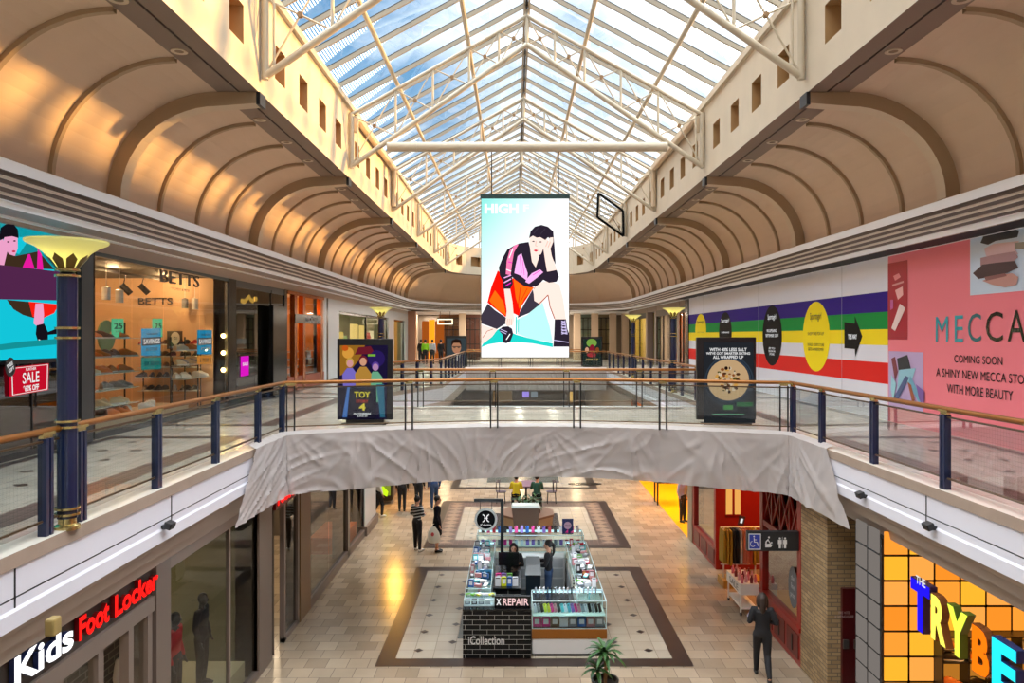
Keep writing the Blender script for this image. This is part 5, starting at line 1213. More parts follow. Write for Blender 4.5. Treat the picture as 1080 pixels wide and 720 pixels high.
m = MB(); m.box(LXS-.12, LXS+.02, 17.9, 24.4, ZL, ZL+.22, pier); m.box(LXS-.12, LXS+.02, 10.62, 14.3, ZL, ZL+.12, pier); struct(m.build('baseboard_left'))
t = thing('shopfront', 'bronze shopfront under the lit white and red letter sign', 'shopfront', (LXS, 8.5, ZL))
m = MB(); m.box(LXS-.3, LXS, 4, 10.2, -1.78, -1.58, beam_); m.box(LXS-.3, LXS-.05, 4, 10.2, -1.58, -1.12, mat('sign_backing', '#4a423d', .5)); m.build('header_beam', t)
for y in (6.4, 8.1, 8.9, 9.6, 10.1):
    m = MB(); m.box(LXS-.14, LXS-.02, y-.06, y+.06, ZL, -1.78, beam_); m.build('mullion', t)
for a, b in ((4, 6.34), (8.16, 8.84), (9.66, 10.04)):
    m = MB(); m.quad((LXS-.08, a, ZL), (LXS-.08, b, ZL), (LXS-.08, b, -1.78), (LXS-.08, a, -1.78), shopg); m.build('glass_pane', t)
s = thing('shop_sign', 'long lit letter sign at lower left, first word white and the rest red', 'sign', (LXS, 8.6, -1.35))
kw, kr = glow('sign_kids_white', '#ffffff', 1.6), glow('sign_red', '#ff1a16', 1.5)
blue = mat('sign_side_blue', '#26305e', .4); rdk = mat('sign_side_red', '#7a1012', .4)
def lit(text, ya, yb, z, h, mface, mside, X, facing=1, sign=s, bold=.03):
    R = Y3 if facing > 0 else -Y3; n = len(text); parts = []
    # advance widths from the font
    full = glyphs(text, bold, False)[0]; x0 = min(v[0] for v in full); x1 = max(v[0] for v in full); sc = (yb-ya)/(x1-x0)
    m = MB(); yc = (ya+yb)/2; m.text(text, (X, yc, z), R, Z3, mside, w=yb-ya, h=h, ext=.055, bold=bold); m.build('letter_side', sign)
    m = MB(); m.text(text, (X+facing*.058, yc, z), R, Z3, mface, w=yb-ya, h=h, bold=bold); return m.build('letter_face', sign)
lit('Kids', ll(12.5), ll(75), -1.33, .30, kw, blue, LXS-.03, bold=.03); lit('Foot', ll(81), ll(113), -1.33, .27, kr, rdk, LXS-.03, bold=.035); lit('Locker', ll(119), ll(165), -1.345, .27, kr, rdk, LXS-.03, bold=.035)
lamp('AREA', (LXS+.25, 8.7, -1.9), 12, '#ff8a80', 2.0, name='sign_spill') if False else None
t = thing('shop_window', 'tall lower window with dark tracksuit mannequins behind the glass', 'shop window', (LXS, 12.4, ZL))
m = MB(); m.box(LXS-.1, LXS, 10.62, 14.3, -1.35, -1.12, beam_); m.box(LXS-.08, LXS-.02, 12.9, 12.96, ZL, -1.3, beam_); m.build('frame', t)
for a, b in ((10.62, 12.9), (12.96, 14.3)): m = MB(); m.quad((LXS-.05, a, ZL+.12), (LXS-.05, b, ZL+.12), (LXS-.05, b, -1.35), (LXS-.05, a, -1.35), shopg); m.build('glass_pane', t)
bk_wall = brickmat('grey_brick', '#5e5348', '#4e453c', '#7d7366', .32, .11, .012, .7, 'yz', .5)
m = MB(); m.box(-6.6, -6.5, 10.4, 12.6, ZL, -1.2, bk_wall); struct(m.build('wall_window_back'), 'grey brick back wall of the lower window')
m = MB(); m.box(-6.4, -5.15, 10.8, 14.1, ZL, ZL+.4, mat('window_plinth', '#b0a888', .5)); tag(m.build('window_plinth'), 'low pale plinth the tracksuit mannequins stand on', 'plinth')
t = thing('shopfront', 'second lower left shopfront with a framed glass door and red sign end', 'shopfront', (LXS, 18, ZL))
m = MB(); m.box(LXS-.3, LXS, 15.05, 24.4, -1.5, -1.12, beam_); m.build('header_beam', t)
m = MB()
for a, b in ((15.9, 16.02), (16.9, 17.02)): m.box(LXS-.1, LXS, a, b, ZL, -1.5, beam_)
m.box(LXS-.1, LXS, 15.9, 17.02, ZL, ZL+.1, beam_); m.build('door_frame', t)
m = MB(); m.quad((LXS-.05, 16.02, ZL), (LXS-.05, 16.9, ZL), (LXS-.05, 16.9, -1.5), (LXS-.05, 16.02, -1.5), shopgd); m.build('door_glass', t)
for a, b in ((17.9, 19.9), (19.93, 21.9), (22.15, 24.4)):
    m = MB(); m.quad((LXS-.05, a, ZL+.22), (LXS-.05, b, ZL+.22), (LXS-.05, b, -1.5), (LXS-.05, a, -1.5), shopgd if b < 22 else shopg); m.build('glass_pane', t)
m = MB(); m.box(-6.2, -5.2, 22.3, 24.3, ZL, ZL+.5, mat('orange_plinth', '#c8683a', .5)); tag(m.build('window_plinth'), 'orange plinth low in the farthest window pane on the left', 'plinth')
s = thing('shop_sign', 'short red lit sign end by the second lower left shop', 'sign', (LXS, 15.4, -1.45))
m = MB(); m.box(LXS, LXS+.06, ll(288), ll(309), -1.58, -1.14, mat('sign_side_red', '#7a1012', .4)); m.build('sign_box', s); lit('Foot L', ll(289), ll(308), -1.36, .3, kr, rdk, LXS+.02, sign=s, bold=.07)
for y in (7.2, 12.2, 18.5, 22.5): lamp('AREA', (-7, y, -1.25), 45, '#ffe2b8', .8, name='shop_light')
# store directory (yellow green lit) far left under the bridge
A, B = PY(399, 523, 29), PY(414, 500, 29); t = thing('lit_stall', 'rounded black stall edge glowing yellow green under the bridge', 'display', ((A.x+B.x)/2, 29, ZL))
m = MB(); m.box(A.x, B.x, 29, 29.5, ZL+.1, -2.5, dark); m.build('cabinet', t, bevel=.1); m = MB(); m.box(A.x+.05, B.x-.08, 28.97, 29, ZL+.35, -2.7, glow('stall_lime', '#7f8c2a', .9)); m.poly([(A.x+.1, 28.96, ZL+.45), (A.x+.35, 28.96, ZL+.3), (A.x+.4, 28.96, ZL+.5), (A.x+.12, 28.96, ZL+.8)], glow('stall_lime2', '#c8f01e', 1)); m.build('lit_panel', t)

# ================= lower level, right side
redm = mat('red_joinery', '#8e1a14', .3, var=.06); redd = mat('red_joinery_dark', '#5e0f0c', .35)
brk = brickmat('tan_brick', '#a98f6a', '#8a7252', '#6e6252', .24, .075, .008, .7, 'all', .5, .4, .3, .15)
woodfl = mat('window_floor_wood', '#d8a048', .4)
# red shop: near bay Y 14.6-17.1, recess to 20.9, far bay 20.9-23.3
room('wall_red_shop_near', RXS+.05, RXS+2.2, 14.75, 17.0, ZL+.75, -1.15, mat('window_pink', '#c88a78', .6), woodfl, ceilw, 'x0')
room('wall_red_shop_far', RXS+.05, RXS+1.6, 20.95, 23.6, ZL+.6, -1.15, mat('window_cream', '#d8b48a', .6), woodfl, ceilw, 'x0')
t = thing('shopfront', 'near red painted shop bay beside the tan brick column', 'shopfront', (RXS, 15.9, ZL))
m = MB(); m.box(RXS-.02, RXS+.14, 14.7, 17.1, ZL, ZL+.72, redm)
for a in (14.8, 15.55, 16.3): m.box(RXS-.035, RXS-.02, a, a+.62, ZL+.12, ZL+.6, redd); m.box(RXS-.05, RXS-.03, a+.28, a+.34, ZL+.2, ZL+.52, dark)
m.box(RXS-.06, RXS+.16, 14.68, 17.12, ZL+.70, ZL+.78, redm); m.build('panelled_base', t)
m = MB(); 
for y in (14.74, 17.0): m.box(RXS-.03, RXS+.12, y-.07, y+.12, ZL+.78, -1.15, redm)
m.box(RXS-.02, RXS+.1, 14.7, 17.1, -2.32, -2.2, redm); m.box(RXS-.03, RXS+.12, 14.7, 17.1, -1.3, -1.12, redm); m.build('post_frame', t)
m = MB(); m.quad((RXS+.04, 14.8, ZL+.78), (RXS+.04, 17.0, ZL+.78), (RXS+.04, 17.0, -2.3), (RXS+.04, 14.8, -2.3), shopg); m.build('glass_pane', t)
m = MB(); 
for k in range(4):
    a = 14.85+k*.53; b = a+.53
    m.tube((RXS+.03, a, -2.2), (RXS+.03, b, -1.32), .028, redm, 4); m.tube((RXS+.03, b, -2.2), (RXS+.03, a, -1.32), .028, redm, 4); m.box(RXS+.0, RXS+.06, b-.02, b+.02, -2.2, -1.3, redm)
m.build('lattice_transom', t)
m = MB(); m.disc((RXS+.0, 15.15, -3.15), -Y3, Z3, .26, mat('decal_grey', '#5c6066', .5), 28, .42); q = m.build('window_decal', t); q['label'] = 'grey oval decal'
m = MB(); m.text('the\nfine\nprint', (RXS-.008, 15.15, -3.15), -Y3, Z3, mat('decal_text', '#b8bcc0', .5), w=.26, h=.5); m.build('lettering', t)
t = thing('shopfront', 'far red painted shop bay with a cream display', 'shopfront', (RXS, 22.2, ZL))
m = MB(); m.box(RXS-.02, RXS+.14, 20.9, 23.6, ZL, ZL+.62, redm)
for a in (21.05, 21.9, 22.75): m.box(RXS-.035, RXS-.02, a, a+.68, ZL+.1, ZL+.52, redd)
m.build('panelled_base', t)
m = MB()
for y in (20.95, 23.45): m.box(RXS-.03, RXS+.12, y-.06, y+.14, ZL+.6, -1.12, redm)
m.box(RXS-.03, RXS+.12, 20.9, 23.6, -1.35, -1.12, redm); m.build('post_frame', t)
m = MB(); m.quad((RXS+.04, 21.0, ZL+.62), (RXS+.04, 23.5, ZL+.62), (RXS+.04, 23.5, -1.3), (RXS+.04, 21.0, -1.3), shopg); m.build('glass_pane', t)
# recess wall facing the camera at Y 20.9 with red door and window, brick beside
m = MB(); m.box(RXS+.1, 8.6, 20.9, 21.0, ZL, -1.12, redm); m.box(6.98, 8.6, 20.84, 20.9, ZL, -1.12, brk); m.box(8.6, 8.7, 16.9, 21, ZL, -1.12, brk); m.box(RXS+.1, 8.7, 17.0, 17.12, ZL, -1.12, redm)
struct(m.build('wall_shop_recess'), 'red and brick wall at the back of the red shop entrance')
lampm = glow('amber_window', '#e0a050', 1.0)
A, B = PY(766, 543, 20.86), PY(781, 500, 20.86); t = thing('door_window', 'two paned amber window in the red recess wall', 'window', ((A.x+B.x)/2, 20.85, A.z))
m = MB(); m.box(A.x, B.x, 20.87, 20.89, A.z, -1.3, lampm); m.build('pane', t); m = MB(); xm = (A.x+B.x)/2; m.box(xm-.03, xm+.03, 20.84, 20.87, A.z, -1.3, redm)
for z in (A.z, (A.z-1.3)/2): m.box(A.x, B.x, 20.84, 20.87, z-.02, z+.02, redm)
m.build('glazing_bar', t)
# clothes rack
t = thing('clothes_rack', 'white clothes rail of yellow and black garments outside the red shop', 'clothes rack', (6.15, 19.8, ZL))
Yk = 19.6; A, B = PY(760, 555.5, Yk), PY(802.5, 557, Yk)
m = MB(); whm = mat('rack_white', '#e6e2da', .3); m.tube((A.x, Yk, A.z), (B.x, Yk, A.z), .02, whm, 8); m.tube((A.x+.08, Yk, A.z), (A.x+.08, Yk, ZL+.2), .02, whm, 8); m.tube((B.x-.15, Yk, A.z), (B.x-.15, Yk, ZL+.2), .02, whm, 8); m.tube((A.x, Yk, ZL+.55), (B.x, Yk, ZL+.55), .012, whm, 6); m.build('rail_frame', t)
m = MB(); m.box(A.x, B.x, Yk-.3, Yk+.3, ZL, ZL+.2, mat('rack_base_wood', '#b0802e', .5)); m.build('base', t)
rr = random.Random(11)
gc = [('mustard', '#a8841c')]*3+[('black', '#17171c')]*2+[('grey', '#b8b0ac'), ('salmon', '#c87a60'), ('salmon', '#c87a60'), ('rust', '#a8502e')]+[('mustard', '#a8841c')]*2
for i, (n_, c_) in enumerate(gc):
    x = A.x+.05+(B.x-A.x-.1)*i/(len(gc)); m = MB(); L_ = .82+.1*rr.random(); w_ = (B.x-A.x)/len(gc)*.62
    vs = []
    for k in range(7):
        z = A.z-.05-L_*k/6; ww = w_*(.5+.5*min(1, k/2)); vs += [(x-ww*.5, Yk-.2-.02*math.sin(k+i), z), (x+ww*.5, Yk-.22, z), (x+ww*.6, Yk+.2, z), (x-ww*.6, Yk+.2, z)]
    m.add(vs, [(k*4+j, k*4+(j+1) % 4, (k+1)*4+(j+1) % 4, (k+1)*4+j) for k in range(6) for j in range(4)]+[(0, 3, 2, 1), (24, 25, 26, 27)], mat('cloth_'+n_, c_, .8))
    g_ = thing('garment', '%s garment on the rail outside the red shop' % n_, 'clothing', (x, Yk, A.z), group=n_+' garments on the rail'); m.build('cloth', g_)
    m = MB(); m.path([(x, Yk-.0, A.z-.05), (x, Yk, A.z-.01), (x, Yk+.02, A.z+.03), (x, Yk-.02, A.z+.035)], .005, dark, 5); m.build('hanger', g_)
p = PY(782, 549, Yk); t = thing('price_card', 'small tilted price card above the clothes rail', 'sign', (p.x, Yk, A.z)); m = MB(); m.cbox((p.x, Yk, p.z), .16, .02, .26, mat('card_navy', '#3a2a3a', .5), ry=.25); m.build('card', t); m = MB(); m.cbox((p.x, Yk-.012, p.z), .06, .005, .12, ws, ry=.25); m.build('print', t); m = MB(); m.tube((p.x, Yk, A.z), (p.x, Yk, p.z-.1), .006, dark, 5); m.build('stem', t)
# white trolley of pink goods
t = thing('display_trolley', 'white trolley of pink bottles by the near red bay', 'trolley', (5.55, 17.9, ZL))
m = MB(); m.box(5.3, 5.75, 17.4, 18.5, ZL+.5, ZL+.75, whm); m.box(5.34, 5.71, 17.44, 18.46, ZL+.15, ZL+.2, whm); m.build('tray', t)
for x in (5.33, 5.72):
    for y in (17.45, 18.45): m = MB(); m.tube((x, y, ZL+.06), (x, y, ZL+.5), .02, whm, 6); m.build('leg', t)
m = MB(); m.text('SALE', (5.295, 17.9, ZL+.62), -Y3, Z3, dark, w=.7, h=.14); m.build('lettering', t)
for x in (5.33, 5.72):
    for y in (17.45, 18.45): m = MB(); m.tube((x-.02, y, ZL+.04), (x+.02, y, ZL+.04), .04, dark, 12); m.build('wheel', t)
for i in range(14):
    x, y = 5.38+.11*(i % 4), 17.5+.25*(i//4)+.05*(i % 2); c_ = i % 3
    m = MB(); m.lathe((0, 0, 0), [(.001, 0), (.035, 0), (.04, .1), (.02, .15), (.02, .19), (.001, .19)], mat('bottle_'+'abc'[c_], ['#e07a86', '#d8a0a0', '#7a2a30'][c_], .3), 12)
    bo = m.build('bottle', smooth=True); bo.location = (x, y, ZL+.75)
    tag(bo, '%s bottle in the white trolley' % ['bright pink', 'pale pink', 'dark red'][c_], 'bottle', ['bright pink', 'pale pink', 'dark red'][c_]+' bottles in the trolley')
# toilets blade sign
Yt = 14.75; A, B = PY(788.5, 581, Yt), PY(847, 560.5, Yt); t = thing('toilet_sign', 'black hanging sign with blue wheelchair, baby change and toilet symbols', 'sign', ((A.x+B.x)/2, Yt, A.z))
m = MB(); m.box(A.x, B.x+.05, Yt, Yt+.12, A.z, B.z, mat('sign_black', '#232427', .4)); m.build('board', t, bevel=.005)
ic = mat('sign_icon_white', '#d8d8d8', .5); ib = mat('sign_icon_blue', '#2a3a9a', .4)
def IP(px, py, e=.004): return PY(px, py, Yt-e)
m = MB(); q = [IP(789.5, 562.5), IP(802.5, 562.5), IP(802.5, 579.5), IP(789.5, 579.5)]; m.poly(q, ic); q = [IP(790.3, 563.5, .007), IP(801.7, 563.5, .007), IP(801.7, 578.5, .007), IP(790.3, 578.5, .007)]; m.poly(q, ib)
pc = Pic(lambda x, y, e: PY(x, y, Yt-.01-e), .0006)
pc.ell(795.3, 565.6, .9, .9, ic); pc.line([(795.3, 567), (795.6, 571.5), (798.5, 571.5), (799.8, 575.5)], .9, ic); pc.line([(795.4, 569), (798, 569)], .7, ic)
pc.line([(794+2.6*math.cos(a/10), 573.3+2.9*math.sin(a/10)) for a in range(5, 48, 4)], .6, ic)
pc.ell(811, 566.5, 1.0, 1.0, ic); pc.line([(810.5, 568.5), (808, 571), (807.8, 577)], 1.3, ic); pc.line([(810, 569), (813, 573.5), (807, 573.8)], .9, ic); pc.poly([(807, 574), (815, 574), (813, 577), (808, 577)], ic); pc.ell(813.8, 572, .8, .8, ic)
for x in (822.5, 828): pc.ell(x, 567.6, 1.1, 1.1, ic); pc.poly([(x-1.9, 569), (x+1.9, 569), (x+2, 573.5), (x+1.2, 573.5), (x+1.1, 578), (x-1.1, 578), (x-1.2, 573.5), (x-2, 573.5)], ic)
pc.line([(825.2, 566), (825.2, 578)], .35, ic)
q = pc.mb; q2 = m; q2.add(q.v, q.f, ic) if False else None
m.build('symbol_panel', t); pc.mb.build('symbols', t)
# brick column and recess with red cupboard door
m = MB(); m.box(RXS-.02, RXS+1.2, 13.45, 14.7, ZL, -1.12, brk); m.box(6.2, 8.5, 13.4, 13.5, ZL, -1.12, brk); struct(m.build('pillar_brick'), 'tan brick column between the red shop and the orange lit shop')
A, B = PY(880, 725, 13.3), PY(908, 622, 13.3); t = thing('cupboard_door', 'dark red hose cupboard door beside the brick column', 'door', ((A.x+B.x)/2, 13.35, ZL))
dr_ = mat('cupboard_red', '#4a0d10', .4); m = MB(); m.box(RXS+.0+.22, 8.2, 13.36, 13.44, ZL+.01, B.z, dr_); m.build('leaf', t)
m = MB(); p = PY(890.5, 648, 13.34); m.text('FIRE HOSE\n& EXTINGUISHER', p, X3, Z3, mat('door_text', '#b8a0a0', .5), w=.34, h=.12); m.build('lettering', t)
for px, lab in ((892, 'left latch'), (903.5, 'right latch')): p = PY(px, 679, 13.35); m = MB(); m.box(p.x-.05, p.x+.05, 13.33, 13.37, p.z-.08, p.z+.08, mat('latch_steel', '#8a8480', .3, metal=.8)); m.build('handle', t)
# ---- orange lit shoe shop
room('wall_right_shop_lower', RXS+.35, RXS+6, 4, 11.5, ZL, -1.15, mat('tribe_wall', '#c87a2a', .5), shopfl, mat('tribe_ceiling', '#5a5048', .5), 'x0')
gryp = glow('grey_light_tile', '#8e8680', .62); orp = [glow('orange_tile_a', '#ff9a34', .98), glow('orange_tile_b', '#f79028', .95), glow('orange_tile_c', '#ffa548', .95), glow('orange_tile_d', '#ffb02e', 1.0)]
t = thing('light_wall', 'grid wall of grey and glowing orange square tiles in black bars', 'light wall', (RXS, 12, ZL))
YW = 11.5; pit = .392
m = MB(); m.box(RXS+.0, RXS+.2, YW, 12.38, ZL, -1.15, dark); m.box(RXS+.2, RXS+5.9, YW+.0, YW+.1, ZL, -1.15, dark); m.build('black_grid', t)
for c_ in range(2):
    for r_ in range(9):
        ya = YW+.02+c_*.42; za = ZL+.05+r_*pit
        if za+pit > -.98: continue
        g_ = MB(); g_.box(RXS-.02, RXS, ya+.03, ya+.375, za+.02, za+pit-.02, gryp); g_.build('grey_tile', t)
for c_ in range(4, 5): pass
cells = [(c_, r_) for c_ in range(14) for r_ in range(9)]
for c_, r_ in cells:
    xa = RXS+.02+c_*.40; za = ZL+.05+r_*pit
    shelf = c_ >= 2 and r_ < 5
    if r_ < 1 and c_ > 6: continue
    m = MB(); mm = orp[(c_*3+r_*5) % 4] if not shelf else glow('shelf_back', '#d8892e', .6)
    if c_ >= 9 and not shelf: mm = glow('blue_tile', '#5a86d8', .9)
    if c_ > 9: continue
    m.box(xa+.02, xa+.38, YW-.02, YW, za+.02, za+pit-.02, mm); m.build('orange_tile' if not shelf else 'cell_back', t)
m = MB()
for r_ in range(6): z = ZL+.05+r_*pit; m.box(RXS+.82, RXS+4.0, YW-.24, YW-.02, z-.012, z+.012, dark)
for c_ in range(2, 11): x = RXS+.02+c_*.40; m.box(x-.012, x+.012, YW-.24, YW-.02, ZL+.05, ZL+.05+5*pit, dark)
m.build('shelf_grid', t)
rr = random.Random(21)
for c_ in range(2, 9):
    for r_ in range(5):
        for q in range(1 if r_ % 2 else 2):
            k = rr.choice([0, 5, 1, 0, 3, 4]); x = RXS+.02+c_*.40+.05; z = ZL+.05+r_*pit+.012+q*.17
            if q: pass
            shoe(k, (x+.01, YW-.13, z), rr.uniform(-.15, .15), '%s trainer in the orange lit grid wall, %s row' % (cname[k], ['bottom', 'second', 'third', 'fourth', 'fifth'][r_]), '%s trainers in row %s of the grid' % (cname[k], 'abcde'[r_]), 1.1)
        if not (1 if r_ % 2 else 0):
            m = MB(); x = RXS+.02+c_*.40; m.box(x+.03, x+.37, YW-.22, YW-.04, ZL+.05+r_*pit+.17, ZL+.05+r_*pit+.18, dark); m.build('inner_shelf', t)
# letters THE TRYBE hung along the shopfront
s = thing('shop_sign', 'giant blue, yellow, green, orange and cyan letters along the lower right shop', 'sign', (RXS, 9.4, -1.6))
XS = RXS-.12
def big(ch, pxa, pxb, zt_, zb_, cols, side):
    ya_, yb_ = lr(pxb)*XS/RXS, lr(pxa)*XS/RXS; yc, zc = (ya_+yb_)/2, (zt_+zb_)/2
    m = MB(); m.text(ch, (XS+.10, yc, zc), -Y3, Z3, side, w=yb_-ya_, h=zt_-zb_, ext=.10, bold=.05); m.build('letter_side', s)
    m = MB(); m.text(ch, (XS-.005, yc, zc), -Y3, Z3, cols, w=(yb_-ya_)*.97, h=(zt_-zb_)*.97, bold=.045); m.build('letter_face', s)
zf = lambda px, py: 2-(py-VY)/(px-VX)*RXS
big('T', 960.5, 981, -1.38, -2.08, glow('sign_t_blue', '#2216e8', 1.1), mat('sign_dark_side', '#2a1c3a', .4))
big('R', 982, 998, -1.44, -2.05, glow('sign_r_yellow', '#fff25a', 1.3), mat('sign_brown_side', '#6a3a18', .4))
big('Y', 999, 1021, -1.44, -2.05, glow('sign_y_green', '#e8ff4a', 1.2), mat('sign_green_side', '#4a5a18', .4))
big('B', 1025, 1044, -1.5, -2.08, glow('sign_b_orange', '#ff7a10', 1.1), mat('sign_brown_side', '#6a3a18', .4))
big('E', 1046, 1073, -1.5, -2.10, glow('sign_e_cyan', '#28e0f8', 1.2), mat('sign_navy_side', '#102a5a', .4))
m = MB(); p = PX(971, 613, XS-.03); m.text('THE', p, -Y3, Z3, ws, w=.24, h=.11, bold=.02); m.build('lettering', s)
for y, c_ in ((7, '#ffb050'), (10, '#ffb050')): lamp('AREA', (RXS+2.5, y, -1.3), 60, c_, 1.2, name='shop_light')
# jeans and blue tile at the right edge
# yellow lit shop beyond the red one
yfl = mat('yellow_reflection', '#f0a800', .35); m = MB(); m.box(RXS-.05, 13, 24.2, 36, ZL, ZL+.012, yfl); tag(m.build('yellow_reflection_floor'), 'floor of the open shop beyond the red one with the yellow reflection painted in', 'floor covering')  # yellow of the lit wall's reflection is put into the floor colour
room('wall_yellow_shop', RXS+.1, 13, 24.0, 36.2, ZL, -1.15, mat('yellow_wall2', '#d89a20', .5), yfl, ceilw, 'x0')
lamp('AREA', (8.4, 29, -1.25), 420, '#ffc040', 3, name='shop_light')
m = MB(); m.box(RXS-.05, RXS+.35, 23.6, 24.2, ZL, -1.12, mat('stone_pier', '#8d7f6c', .5)); struct(m.build('pillar_stone'))
Ym = 26.3
t = thing('display_table', 'dark display table on the yellow floor', 'table', (5.6, Ym+2, ZL))
A, B = PY(690, 513, Ym+3), PY(713, 520, Ym+3); m = MB(); m.box(A.x, A.x+1.1, Ym+2.5, Ym+3.2, ZL+.85, ZL+.92, dark); m.build('table_top', t)
for x in (A.x+.05, A.x+1.05):
    for y in (Ym+2.55, Ym+3.15): m = MB(); m.box(x-.03, x+.03, y-.03, y+.03, ZL, ZL+.85, dark); m.build('leg', t)
# lower right long wall strip further along
m = MB(); m.box(RXS, RXS+.3, 36.2, 60, ZL, -1.12, stone); m.box(LXS-.3, LXS, 30, 60, ZL, -1.12, stone); struct(m.build('wall_lower_far_sides'))
m = MB(); m.box(LXS, RXS, 60, 60.2, ZL, -1.1, mat('lower_far_wall', '#6a5f55', .6)); struct(m.build('wall_lower_far'))
for i, (px0, px1, c_, e_, lab) in enumerate([(472, 487, '#4a4038', .5, 'dim brown lit shop front at the lower far end'), (520, 540, '#8a6a48', .6, 'amber lit shop front at the lower far end'), (551, 558, '#a88af0', 1.1, 'small violet screen at the lower far end'), (560, 567, '#8a9098', .8, 'small grey screen at the lower far end'), (600, 605, '#e8b060', 1.0, 'bright amber slit at the lower far end'), (625, 632, '#505c70', .6, 'blue grey door at the lower far end')]):
    A, B = PY(px0, 424, 59.8), PY(px1, 412 if px1-px0 > 10 else 413, 59.8); m = MB(); m.box(A.x, B.x, 59.85, 59.98, A.z if i not in (2, 3) else A.z+.4, B.z, glow('lower_far_%s' % c_[1:], c_, e_)); tag(m.build('distant_shopfront'), lab, 'distant shopfront')
# fascia spotlights
for i, (px, py, X, lab) in enumerate([(172.5, 553.5, LX, 'small black floodlight on the left fascia above the red letters'), (912.5, 521.5, RX, 'small black floodlight on the right fascia, nearer the plastic sheet'), (985.5, 554.5, RX, 'small black floodlight on the right fascia, farther from the plastic sheet')]):
    p = PX(px, py, X); sgn = 1 if X < 0 else -1; t = thing('floodlight', lab, 'floodlight', p)
    m = MB(); m.cbox(p+Vector((sgn*.08, 0, 0)), .1, .15, .09, dark, ry=.35*sgn); m.build('head', t, bevel=.012); m = MB(); m.box(*sorted((p.x-.02*sgn, p.x+.05*sgn)), p.y-.03, p.y+.03, p.z-.05, p.z-.0, dark); m.build('bracket', t)
p = PX(56, 660, LX+.12); t = thing('wall_lamp', 'small tan emergency lamp box above the white lit letters', 'lamp', p); m = MB(); m.cbox(p, .1, .13, .17, mat('tan_lamp_box', '#9a8450', .4)); m.build('housing', t, bevel=.02)
# small louvre grille
for X, py0, px0, lab in ((LX, 505, 266, 'white vent louvre at the end of the left fascia'), (RX, 489, 875, 'small white vent on the right fascia by the plastic')):
    p = PX(px0, py0, X); sgn = 1 if X < 0 else -1; m = MB()
    for k in range(3): m.box(*sorted((p.x, p.x+sgn*.02)), p.y-.25 if X < 0 else p.y-.08, p.y+.25 if X < 0 else p.y+.08, p.z-.06*k-.02, p.z-.06*k, white)
    tag(m.build('vent_louvre'), lab, 'vent')
# ================= phone accessory kiosk
KX0, KX1, KY0, KY1 = -1.06, 1.88, 15.15, 20.2
bb = brickmat('black_gloss_brick', '#08080a', '#0d0d10', '#b0b0ac', .30, .10, .004, .4, 'all', .5, .3, .25)
alum = mat('display_alu', '#cfe6ea', .3, metal=.2); kw_ = mat('kiosk_white', '#d8d8d8', .35); kwood = mat('kiosk_wood_band', '#8a5210', .4); dgl = glass('case_glass', '#dff2f6', .05, .02, .35)
lite = glow('case_led', '#c8f0ff', 3.0)
ZT = -3.45
t = thing('brick_counter', 'black glossy brick counter with pale lettering at the kiosk front', 'counter', ((KX0+.33)/2, 15.5, ZL))
m = MB(); m.box(KX0, .33, KY0-.05, 15.75, ZL+.02, -3.62, bb); m.box(KX0-.01, .34, KY0-.06, 15.76, -3.62, -3.58, blk); m.build('body', t)
m = MB(); m.text('iCollection', PY(513, 675, KY0-.056), X3, Z3, mat('icollection_letters', '#c8c8c8', .4), w=38/F*15.1, h=9/F*15.1, bold=.012, ext=.012); m.build('lettering', t)
t = thing('repair_sign', 'black REPAIR sign with pink white letters standing on the brick counter', 'sign', (-.04, 15.25, -3.58))
A, B = PY(521.5, 640.2, 15.2), PY(559.5, 628.5, 15.2); m = MB(); m.box(A.x, B.x, 15.2, 15.26, A.z+.0, B.z, blk); m.build('board', t)
m = MB(); rp = glow('repair_pink', '#f0c8c8', 1.0); m.text('REPAIR', PY(544, 634.5, 15.19), X3, Z3, rp, w=27/F*15.2, h=7.6/F*15.2, bold=.01); m.text('X', PY(526, 634.5, 15.19), X3, Z3, ws, w=5/F*15.2, h=7/F*15.2, bold=.04); m.build('lettering', t)
def case(name, label, x0, x1, y0, y1, zb, zt, base_m=kw_, shelves=(), cat='display case', band=None):
    t = thing(name, label, cat, ((x0+x1)/2, (y0+y1)/2, ZL))
    m = MB()
    if zb > -3.6: m.box(x0, x1, y0, y1, zb, zb+.012, base_m)
    else: m.box(x0, x1, y0, y1, ZL+.07, zb, base_m); m.box(x0+.04, x1-.04, y0+.04, y1-.04, ZL, ZL+.07, dark)
    m.build('base_cabinet', t)
    if band: m = MB(); m.box(x0-.012, x1+.012, y0-.012, y1+.012, band[0], band[1], kwood); m.build('wood_band', t)
    m = MB(); r = .011
    for x in (x0, x1):
        for y in (y0, y1): m.tube((x, y, zb), (x, y, zt), r, alum, 4)
    for z in (zb, zt):
        for a, b in (((x0, y0), (x1, y0)), ((x1, y0), (x1, y1)), ((x1, y1), (x0, y1)), ((x0, y1), (x0, y0))): m.tube((*a, z), (*b, z), r, alum, 4)
    m.build('frame', t)
    for z in shelves: m = MB(); m.box(x0+.01, x1-.01, y0+.01, y1-.01, z-.008, z, shelfw); m.build('shelf', t)
    m = MB(); m.quad((x0, y0, zb), (x1, y0, zb), (x1, y0, zt), (x0, y0, zt), dgl); m.quad((x0, y0, zt), (x1, y0, zt), (x1, y1, zt), (x0, y1, zt), dgl); m.build('glass', t)
    m = MB(); m.box(x0+.03, x1-.03, y1-.05, y1-.03, zt-.03, zt-.015, lite); m.build('led_strip', t)
    return t
case('display_case', 'glass case on a wood banded white base at the kiosk front right', .36, KX1, KY0+.05, 15.85, -4.02, ZT, shelves=(-3.76,), band=(-4.22, -4.02))
case('display_case', 'low glass case behind the REPAIR sign on the left front corner', KX0+.01, -.42, 15.27, 15.74, -3.575, ZT-.02)
